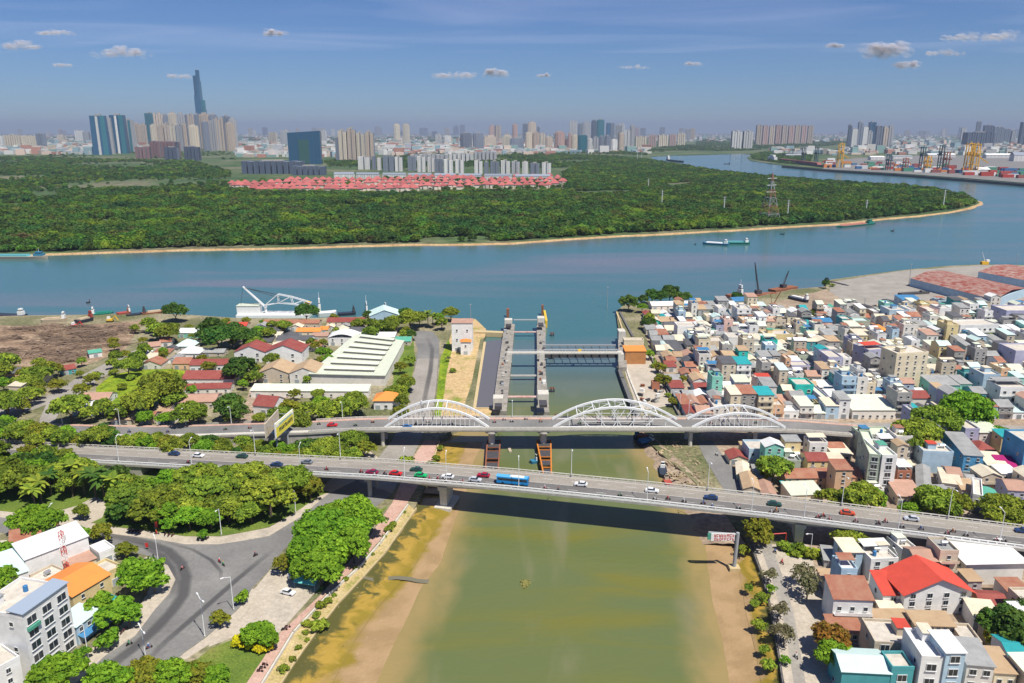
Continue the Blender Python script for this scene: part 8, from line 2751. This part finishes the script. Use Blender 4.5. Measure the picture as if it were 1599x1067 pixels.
# ================================================================== boats and river works
ship(838, 722, 828, 724, 'small white and blue boat moored beside the orange fender', 'hull_blue', 'white_paint', None, house=-1, B=2.8, deckz=1.2, cat='boat', name='boat', househ=2.6)
ship(797, 707, 795, 700, 'tiny pale skiff between the two fenders', 'hull_sand', 'white_paint', None, house=0, B=1.3, deckz=.5, cat='boat', name='boat')
ship(1034, 733, 1037, 748, 'white wooden boat beached against the rubble bank', 'hull_dark', 'white_paint', None, house=-1, B=3.2, deckz=1.4, cat='boat', name='boat', househ=2.6)
ship(1040, 752, 1046, 762, 'second small boat with rusty cabin beached below the white one', 'hull_red', 'hull_sand', None, house=-1, B=2.8, deckz=1.2, cat='boat', name='boat', househ=2.2)
ship(992, 684, 1012, 690, 'dark barge piled with scrap in the shade of the arch bridge', 'hull_dark', 'hull_blue', ('rust_steel', 1.2), house=-1, B=5, deckz=1.8, househ=3)
ship(996, 696, 1020, 692, 'second dark barge with blue tarpaulins under the arch bridge', 'hull_dark', 'white_paint', ('blue_roof', 1.3), house=1, B=5, deckz=1.5, househ=2.6)
for px, py, lb in ((862, 612, 'dark timber mooring dolphin in the basin below the tidal gate'), (862, 525, 'dark timber mooring dolphin on the river side of the tidal gate'), (861, 560, 'small mooring dolphin beside the middle pier'), (870, 655, 'low dark mooring dolphin behind the central arch foot')):
 x, y = G(px, py, 0)
 t = thing('mooring_dolphin', lb, 'mooring dolphin', (x, y, 0))
 for i in range(7):
  a = i * .9
  MB().bar((1.5 * math.cos(a), 1.5 * math.sin(a), -1), (1.0 * math.cos(a), 1.0 * math.sin(a), 2.6), .22, 0, 6).build('pile', 'dark_steel', t)
 MB().box(0, 0, 1.9, 2.8, 2.0, .3).build('cap_beam', 'rust_steel', t)
# floating weed patch
g_ = MB()
rr = random.Random(5)
for i in range(90):
 x, y = G(820 + rr.gauss(0, 3), 913 + rr.gauss(0, 2.6), 0)
 a = rr.uniform(0, 6.28)
 L = rr.uniform(.3, 1.0)
 g_.box(x, y, .02, L, .15, .25 + rr.random() * .35, a)
g_.build('floating_weed', mat('dead_weed', (.30, .27, .08), var=.6, scale=3.0, col2=(.14, .16, .05))).update_tag()
o = C.objects['floating_weed']
tag(o, 'small yellowish clump of floating weed in the middle of the canal', 'floating weed')

# crane barge at the west bank river front
a, b_ = G(368, 497, 0), G(482, 497, 0)
t = thing('crane_barge', 'white floating crane barge with long jib and lattice boom moored by the west bank', 'crane barge', ((a[0] + b_[0]) / 2, a[1] + 8, 0))
Lb = b_[0] - a[0]
p = PXM(a[1], 5)
MB().box(0, 0, -.5, Lb, 15, 2.6).build('hull', 'white_paint', t)
MB().box(-Lb * .35, 0, 2.1, 34 / p, 9, 13 / p).build('deckhouse', 'white_paint', t)
MB().box(-Lb * .35, 0, 2.1 + 13 / p, 34 / p + .6, 9.6, .4).build('house_roof', 'palegreen_roof', t)
def P3(px, py):
 x, z = (px - 425) / p, (497 - py) / p
 return Vector((x, 0, z))
mb = MB()
for s in (-1.2, 1.2):
 o_ = Vector((0, s, 0))
 mb.bar(P3(412, 484) + o_, P3(378, 450) + o_ * .4, .55, 0, 4)
mb.build('jib', 'white_steel', t)
mb = MB()
mb.bar(P3(380, 452), P3(432, 463), .3, 0, 4)
mb.bar(P3(378, 451), P3(372, 478), .15, 0, 4)
mb.bar(P3(385, 453), P3(440, 470), .2, 0, 4)
mb.build('stay_cable', 'dark_steel', t)
mb = MB()
top = [P3(432, 462), P3(452, 466), P3(472, 472), P3(484, 476)]
bot = [P3(410, 480), P3(432, 476), P3(455, 478), P3(476, 482)]
for s in (-1.5, 1.5):
 o_ = Vector((0, s, 0))
 mb.path([q + o_ for q in [bot[0]] + top], .35, 0, 4)
 mb.path([q + o_ for q in bot], .3, 0, 4)
 for q, r_ in zip(bot, top):
  mb.bar(q + o_, r_ + o_, .25, 0, 4)
 for q, r_ in zip(bot[1:], top[:-1]):
  mb.bar(q + o_, r_ + o_, .25, 0, 4)
mb.build('lattice_boom', 'white_steel', t)
MB().box(P3(478, 0).x, 0, P3(0, 479).z, 4, 2.4, 2.4).build('counterweight', 'crane_yellow', t)
MB().bar((-Lb * .12, 0, 2), P3(410, 480), .9, 0, 6).build('pedestal', 'white_steel', t)
ship(496, 494, 526, 492, 'white tug with tall superstructure beside the crane barge', 'white_paint', 'white_paint', None, house=-1, B=8, deckz=3, cat='boat', name='tug', househ=11, mast=16)
ship(528, 493, 556, 491, 'dark low workboat between the two white tugs', 'hull_dark', 'dark_steel', None, house=1, B=6, deckz=2, cat='boat', name='workboat', househ=5)
ship(570, 491, 590, 489, 'small pale green tug near the blue gabled shed', 'hull_green', 'white_paint', None, house=-1, B=6, deckz=2.2, cat='boat', name='tug', househ=8, mast=13)
ship(588, 492, 604, 490, 'small white tug right of the pale green one', 'hull_dark', 'white_paint', None, house=1, B=6, deckz=2, cat='boat', name='tug', househ=7)
for i, (a, b_, m, c, lb) in enumerate((((142, 496), (178, 493), 'hull_green', 'white_paint', 'bright green cargo boat beached beside the timber yard'), ((183, 495), (205, 492), 'hull_red', 'white_paint', 'red-hulled boat beached right of the bright green one'), ((198, 497), (222, 495), 'hull_dark', 'rust_steel', 'dark boat behind the red-hulled one'),
            ((66, 508), (106, 506), 'hull_sand', 'white_paint', 'grey-brown barge lying in the timber yard'), ((222, 495), (256, 491), 'rust_steel', 'dark_steel', 'rusty brown barge below the mango tree'), ((120, 510), (146, 504), 'hull_dark', 'hull_red', 'dark barge with red cabin in the timber yard'))):
 o = ship(*a, *b_, lb, m, c, None if i in (1, 2) else ('cargo_sand' if i != 0 else 'hull_green', 1.2), house=1 if i % 2 else -1, B=6, deckz=2.4, househ=5)
 o.location.z = GB + .1 if i in (3, 5) else .6
for px, py, lb in ((117, 512, 'red excavator-like loader in the timber yard'), (172, 503, 'yellow loader beside the green cargo boat')):
 x, y = G(px, py)
 t = thing('loader', lb, 'loader', (x, y, GB))
 c_ = 'red_paint' if px == 117 else 'yellow_paint'
 MB().box(0, 0, .9, 4, 2.6, 1.5).build('body', c_, t)
 MB().box(-.8, 0, 2.4, 1.8, 2.0, 1.6).build('cab', 'white_paint', t)
 MB().path([(1.2, 0, 2), (4.2, 0, 4.6), (6.2, 0, 1.2)], .35, 0, 4).build('arm', c_, t)
 for s in (-1.2, 1.2):
  MB().box(0, s, 0, 4.4, .7, 1.0).build('track', 'black_rubber', t)
# scrap timber heaps
mat('timber', (.22, .15, .10), rand=.4, var=.6, scale=.3, col2=(.34, .26, .2))
for i in range(62):
 px, py = rnd.uniform(2, 205), rnd.uniform(511, 564)
 if py > 540 and px > 165:
  continue
 x, y = G(px, py)
 mb = MB()
 a0 = rnd.uniform(-.5, .5)
 for k in range(22):
  a = a0 + rnd.gauss(0, .45)
  L = rnd.uniform(4, 12)
  ox, oy, oz = rnd.gauss(0, 4.4), rnd.gauss(0, 2.4), rnd.uniform(.2, 2.2)
  mb.bar((ox - math.cos(a) * L / 2, oy - math.sin(a) * L / 2, oz), (ox + math.cos(a) * L / 2, oy + math.sin(a) * L / 2, oz + rnd.uniform(-.5, .7)), rnd.uniform(.12, .28), 0, 4)
 o = mb.build('timber_heap', 'timber', None, False, (x, y, GB))
 tag(o, 'heap', 'timber heap', 'heaps of scrap timber in the yard')
 o['_x'] = x / y
hp = sorted([o for o in C.objects if o.name.startswith('timber_heap')], key=lambda o: o['_x'])
for i, o in enumerate(hp):
 o['label'] = f'heap of brown scrap timber in the river yard, {ordw(i + 1)} from the left'
 del o['_x']
# debris heaps on the rubble bank
mat('rubble', (.42, .33, .2), rand=.3, var=.7, scale=.8, col2=(.2, .16, .1))
for i, (px, py) in enumerate(((1040, 705), (1058, 700), (1072, 708), (1052, 722), (1068, 728), (1082, 722), (1060, 742), (1078, 742), (1092, 740), (1088, 760), (1100, 756), (1072, 760), (1050, 694), (1066, 692))):
 x, y = G(px, py)
 mb = MB()
 for k in range(26):
  mb.box(rnd.gauss(0, 2.2), rnd.gauss(0, 1.8), rnd.uniform(-.3, .5), rnd.uniform(.4, 2.0), rnd.uniform(.3, .9), rnd.uniform(.3, .8), rnd.uniform(0, 3))
 tag(mb.build('rubble_heap', 'rubble', None, False, (x, y, 1.4)), f'pale heap of dumped rubble on the bank between the bridges, {ordw(i + 1)} of the field', 'rubble heap', 'rubble heaps between the bridges')
# right river front: salvage tug, two dredger cranes, landed barges
ship(1132, 470, 1158, 466, 'rusty white-topped salvage tug at the end of the town', 'hull_dark', 'white_paint', ('rust_steel', 2), house=1, B=8, deckz=3, cat='boat', name='tug', househ=9, mast=14)
def crane_pontoon(a, b_, foot, tip, label, m='dark_steel'):
 A, B = G(*a, 0), G(*b_, 0)
 c = ((A[0] + B[0]) / 2, (A[1] + B[1]) / 2)
 p = PXM(c[1], 5)
 t = thing('crane_barge', label, 'crane barge', (c[0], c[1], 0), math.atan2(B[1] - A[1], B[0] - A[0]))
 L = math.hypot(B[0] - A[0], B[1] - A[1])
 MB().box(0, 0, -.5, L, 8, 2.6).build('hull', 'rust_steel', t)
 fx_ = (foot[0] - (a[0] + b_[0]) / 2) / p
 MB().box(fx_, 0, 2.1, 5, 4, 3.2).build('machine_house', m, t)
 tx = (tip[0] - (a[0] + b_[0]) / 2) / p
 tz = (foot[1] - tip[1]) / p + 4
 mb = MB()
 P0, P1 = Vector((fx_, 0, 4)), Vector((tx, 0, tz))
 for s, q in ((-.7, 0), (.7, 0), (0, .9)):
  mb.bar(P0 + Vector((q, s, 0)), P1 + Vector((q * .3, s * .4, 0)), .28, 0, 4)
 for k in range(10):
  e0, e1 = P0.lerp(P1, k / 10), P0.lerp(P1, (k + 1) / 10)
  mb.bar(e0 + Vector((0, -.6, 0)), e1 + Vector((.6, .4, 0)), .14, 0, 4)
 mb.build('boom', m, t)
 mb = MB()
 mb.bar(P1, Vector((fx_ - 2.5, 0, 7)), .08, 0, 4)
 mb.build('cable', m, t)
crane_pontoon((1158, 464), (1212, 461), (1183, 446), (1173, 400), 'rusty crane pontoon with tall dark boom leaning left')
crane_pontoon((1205, 456), (1240, 450), (1222, 444), (1232, 422), 'rusty crane pontoon with short dark boom leaning right')
x, y = G(1207, 482)
t = thing('crawler_crane', 'small rusty crane with raised boom on the dock yard', 'crane', (x, y, GB))
MB().box(0, 0, .8, 5, 3.5, 3).build('body', 'rust_steel', t)
for s in (-1.4, 1.4):
 MB().box(0, s, 0, 5.4, .8, 1.1).build('track', 'dark_steel', t)
MB().path([(0, 0, 3), (5, 0, 14)], .4, 0, 4).build('boom', 'rust_steel', t)
MB().path([(-1, 0, 3), (-3, 0, 12), (5, 0, 14)], .2, 0, 4).build('mast', 'rust_steel', t)
o = ship(1232, 470, 1262, 477, 'white and dark work boat hauled out on the dock yard', 'hull_dark', 'white_paint', ('white_paint', 1.4), house=1, B=5, deckz=2.2, househ=5)
o.location.z = GB
o = ship(1286, 441, 1325, 450, 'dark flat barge beached at the corner of the quay', 'hull_dark', 'hull_dark', ('dark_steel', .8), house=-1, B=5, deckz=2.0, househ=3)
for i, (a, b_) in enumerate((((1405, 461), (1448, 458)), ((1345, 478), (1378, 488)), ((1455, 470), (1490, 478)), ((1380, 470), (1412, 478)))):
 A, B = G(*a), G(*b_)
 L = math.hypot(B[0] - A[0], B[1] - A[1])
 t = thing('steel_pontoon', ['dark steel pontoon lying beside the nearer port shed', 'dark steel pontoon at the town edge of the apron', 'dark steel pontoon below the shed', 'dark steel pontoon between the others on the apron'][i], 'pontoon', ((A[0] + B[0]) / 2, (A[1] + B[1]) / 2, GB), math.atan2(B[1] - A[1], B[0] - A[0]), 'pontoons on the quay apron')
 MB().box(0, 0, 0, L, 5, 1.6).build('hull', 'dark_steel', t)
 MB().box(L * .3, 0, 1.6, 3, 3, 1.2).build('hatch', 'dark_concrete', t)
x, y = G(1537, 413)
t = thing('jetty_light', 'small yellow and white jetty marker crane at the river edge of the apron', 'crane', (x, y, GB))
MB().box(0, 0, 0, 7, 4, 3).build('body', 'crane_yellow', t)
MB().bar((0, 0, 3), (-4, 0, 13), .4, 0, 5, .2).build('mast', 'white_steel', t)
MB().box(3, 0, 3, 3, 3, 2).build('cab', 'white_paint', t)
for i, (px, py, yt) in enumerate(((1419, 446, 413), (1350, 476, 467), (1585, 424, 398), (948, 482, 445), (735, 498, 476))):
 x, y = G(px, py, GB if px != 948 else 0)
 h_ = HT(y, yt) - GB
 t = thing('light_mast', ['tall thin light mast left of the nearer port shed', 'short light mast at the edge of the apron', 'light mast near the river beside the farther port shed', 'thin pole marker in the water off the canal mouth', 'thin mast behind the white control house'][i], 'light mast', (x, y, GB if px != 948 else 0))
 MB().bar((0, 0, -1), (0, 0, h_), .3, 0, 6, .18).build('pole', 'grey_steel', t)
 MB().box(0, 0, h_, 1.6, .6, .4).build('lamp_head', 'grey_steel', t)
# pallets, boxes and small clutter on the construction yard
for i in range(16):
 x, y = G(rnd.uniform(990, 1036), rnd.uniform(575, 632))
 if not inside((x, y), poly([(980, 570), (1012, 560), (1046, 630), (1000, 630)])):
  continue
 mb = MB()
 for k in range(4):
  mb.box(0, 0, k * .35, rnd.uniform(1.5, 3.2), rnd.uniform(.8, 1.6), .3, rnd.uniform(-.2, .2))
 tag(mb.build('material_stack', pick(['dark_steel', 'rust_steel', 'timber', 'white_paint', 'concrete']), None, False, (x, y, GB + .08), rnd.uniform(0, 3)), f'stack of building material on the lock construction yard, number {ordw(i + 1)} laid out', 'stack', 'material stacks on the lock yard')
finish_trees()
finish_bikes()

# ================================================================== clouds and haze
cm = bpy.data.materials.new('cloud_vapour')
cm.use_nodes = True
cm.node_tree.nodes.clear()
co = cm.node_tree.nodes.new('ShaderNodeOutputMaterial')
cd = cm.node_tree.nodes.new('ShaderNodeBsdfDiffuse')
cd.inputs[0].default_value = (.95, .9, .9, 1)
ct = cm.node_tree.nodes.new('ShaderNodeBsdfTransparent')
cx_ = cm.node_tree.nodes.new('ShaderNodeMixShader')
cx_.inputs[0].default_value = .085
cm.node_tree.links.new(ct.outputs[0], cx_.inputs[1])
cl_ = cm.node_tree.nodes.new('ShaderNodeBsdfTranslucent')
cl_.inputs[0].default_value = (.9, .84, .86, 1)
cq = cm.node_tree.nodes.new('ShaderNodeMixShader')
cq.inputs[0].default_value = .45
cm.node_tree.links.new(cd.outputs[0], cq.inputs[1])
cm.node_tree.links.new(cl_.outputs[0], cq.inputs[2])
cm.node_tree.links.new(cq.outputs[0], cx_.inputs[2])
cm.node_tree.links.new(cx_.outputs[0], co.inputs[0])
def cloud(px, py, wpx, hpx, label, seed, dist=14000):
 v = (533.5 - py) / FPX
 y = dist
 z = HT(y, py)
 s = (y * cT - (z - H) * sT) / FPX
 x = (px - 799.5) * s
 wd, ht = wpx * s, hpx * s
 rr = random.Random(seed)
 bm = bmesh.new()
 nc = max(2, int(wd / ht))
 cs = [((i + .5) / nc * 2 - 1 + rr.uniform(-.2, .2) / nc, rr.uniform(.35, 1) * (1 - .5 * abs((i + .5) / nc * 2 - 1))) for i in range(nc)]
 for k in range(90):
  t, hh_ = rr.choice(cs)
  r = ht * .26 * rr.uniform(.35, 1) * (.5 + hh_ * .6)
  zc = rr.random() ** .8 * ht * .75 * hh_
  m4 = Matrix.Translation((t * wd * .46 + rr.gauss(0, 1) * (ht * .42 - zc * .3), rr.uniform(-.1, .1) * wd, zc)) @ Matrix.Diagonal((r * rr.uniform(1.0, 1.7), r * 1.3, r, 1))
  bmesh.ops.create_icosphere(bm, subdivisions=2, radius=1, matrix=m4)
 me = bpy.data.meshes.new('cloud')
 bm.to_mesh(me)
 bm.free()
 me.polygons.foreach_set('use_smooth', [True] * len(me.polygons))
 me.materials.append(cm)
 o = put('cloud', me, None, (x, y, z))
 tag(o, label, 'cloud', 'small clouds in the sky')
for i, (px, py, a, b_, lb) in enumerate(((36, 76, 58, 18, 'bright small cloud nearest the left edge of the sky'), (86, 54, 56, 16, 'long flat cloud just right of the leftmost'), (190, 88, 66, 20, 'puffy cloud above the tall cluster, left of the skyscraper'), (430, 55, 34, 15, 'lone small round cloud high in the left half'), (712, 121, 62, 20, 'larger of two clouds side by side over the river middle'),
         (775, 119, 38, 16, 'smaller of two clouds side by side over the river middle'), (850, 120, 20, 9, 'tiny faint puff right of the side-by-side pair'), (990, 107, 44, 9, 'thin flat cloud above the central towers'), (1082, 102, 20, 10, 'tiny round cloud right of the thin flat one'), (1305, 74, 22, 12, 'tiny bright cloud left of the big cloud bank'),
         (1385, 88, 60, 34, 'slanting broken cloud below the big cloud bank'), (1415, 106, 34, 16, 'small cloud hanging below the slanting one'), (1530, 62, 120, 26, 'wide pale cloud bank in the upper right corner'), (1475, 86, 60, 14, 'faint strip under the wide cloud bank'), (280, 122, 36, 11, 'faint small cloud just left of the skyscraper'), (98, 104, 30, 9, 'faint small cloud below the leftmost two'))):
 cloud(px, py, a, b_, lb, i + 3)
# thin high veil of streaky cloud
vm_ = bpy.data.materials.new('veil')
vm_.use_nodes = True
n, l = vm_.node_tree.nodes, vm_.node_tree.links
n.clear()
vo = n.new('ShaderNodeOutputMaterial')
vt, vd, vx = n.new('ShaderNodeBsdfTransparent'), n.new('ShaderNodeBsdfTranslucent'), n.new('ShaderNodeMixShader')
vd.inputs[0].default_value = (.8, .72, .76, 1)
vg = n.new('ShaderNodeNewGeometry')
vp = n.new('ShaderNodeMapping')
vp.inputs['Scale'].default_value = (.5, 1, 1)
vn = n.new('ShaderNodeTexNoise')
vn.inputs['Scale'].default_value = .00009
vn.inputs['Detail'].default_value = 7
vn.inputs['Distortion'].default_value = .8
vr = n.new('ShaderNodeMapRange')
vr.inputs[1].default_value = .42
vr.inputs[2].default_value = .75
vr.inputs[4].default_value = .08
l.new(vg.outputs['Position'], vp.inputs['Vector'])
l.new(vp.outputs[0], vn.inputs['Vector'])
l.new(vn.outputs['Fac'], vr.inputs[0])
l.new(vr.outputs[0], vx.inputs[0])
l.new(vt.outputs[0], vx.inputs[1])
l.new(vd.outputs[0], vx.inputs[2])
l.new(vx.outputs[0], vo.inputs[0])
o = MB().quad((-90000, -30000, 8000), (90000, -30000, 8000), (90000, 85000, 8000), (-90000, 85000, 8000)).build('cloud_veil', vm_)
o['kind'] = 'stuff'
o['label'] = 'thin high veil of streaky cloud'

hm = bpy.data.materials.new('haze_air')
hm.use_nodes = True
hm.node_tree.nodes.clear()
ho = hm.node_tree.nodes.new('ShaderNodeOutputMaterial')
hv = hm.node_tree.nodes.new('ShaderNodeVolumePrincipled')
hv.inputs['Color'].default_value = (.48, .56, .74, 1)
hv.inputs['Density'].default_value = 4.6e-5
hv.inputs['Anisotropy'].default_value = 0.0
hm.node_tree.links.new(hv.outputs[0], ho.inputs['Volume'])
mb = MB().box(0, 21500, -2.5, 86000, 44000, 524)
o = mb.build('haze', hm)
o['kind'] = 'stuff'
o['label'] = 'thin bluish haze filling the air over the whole city'
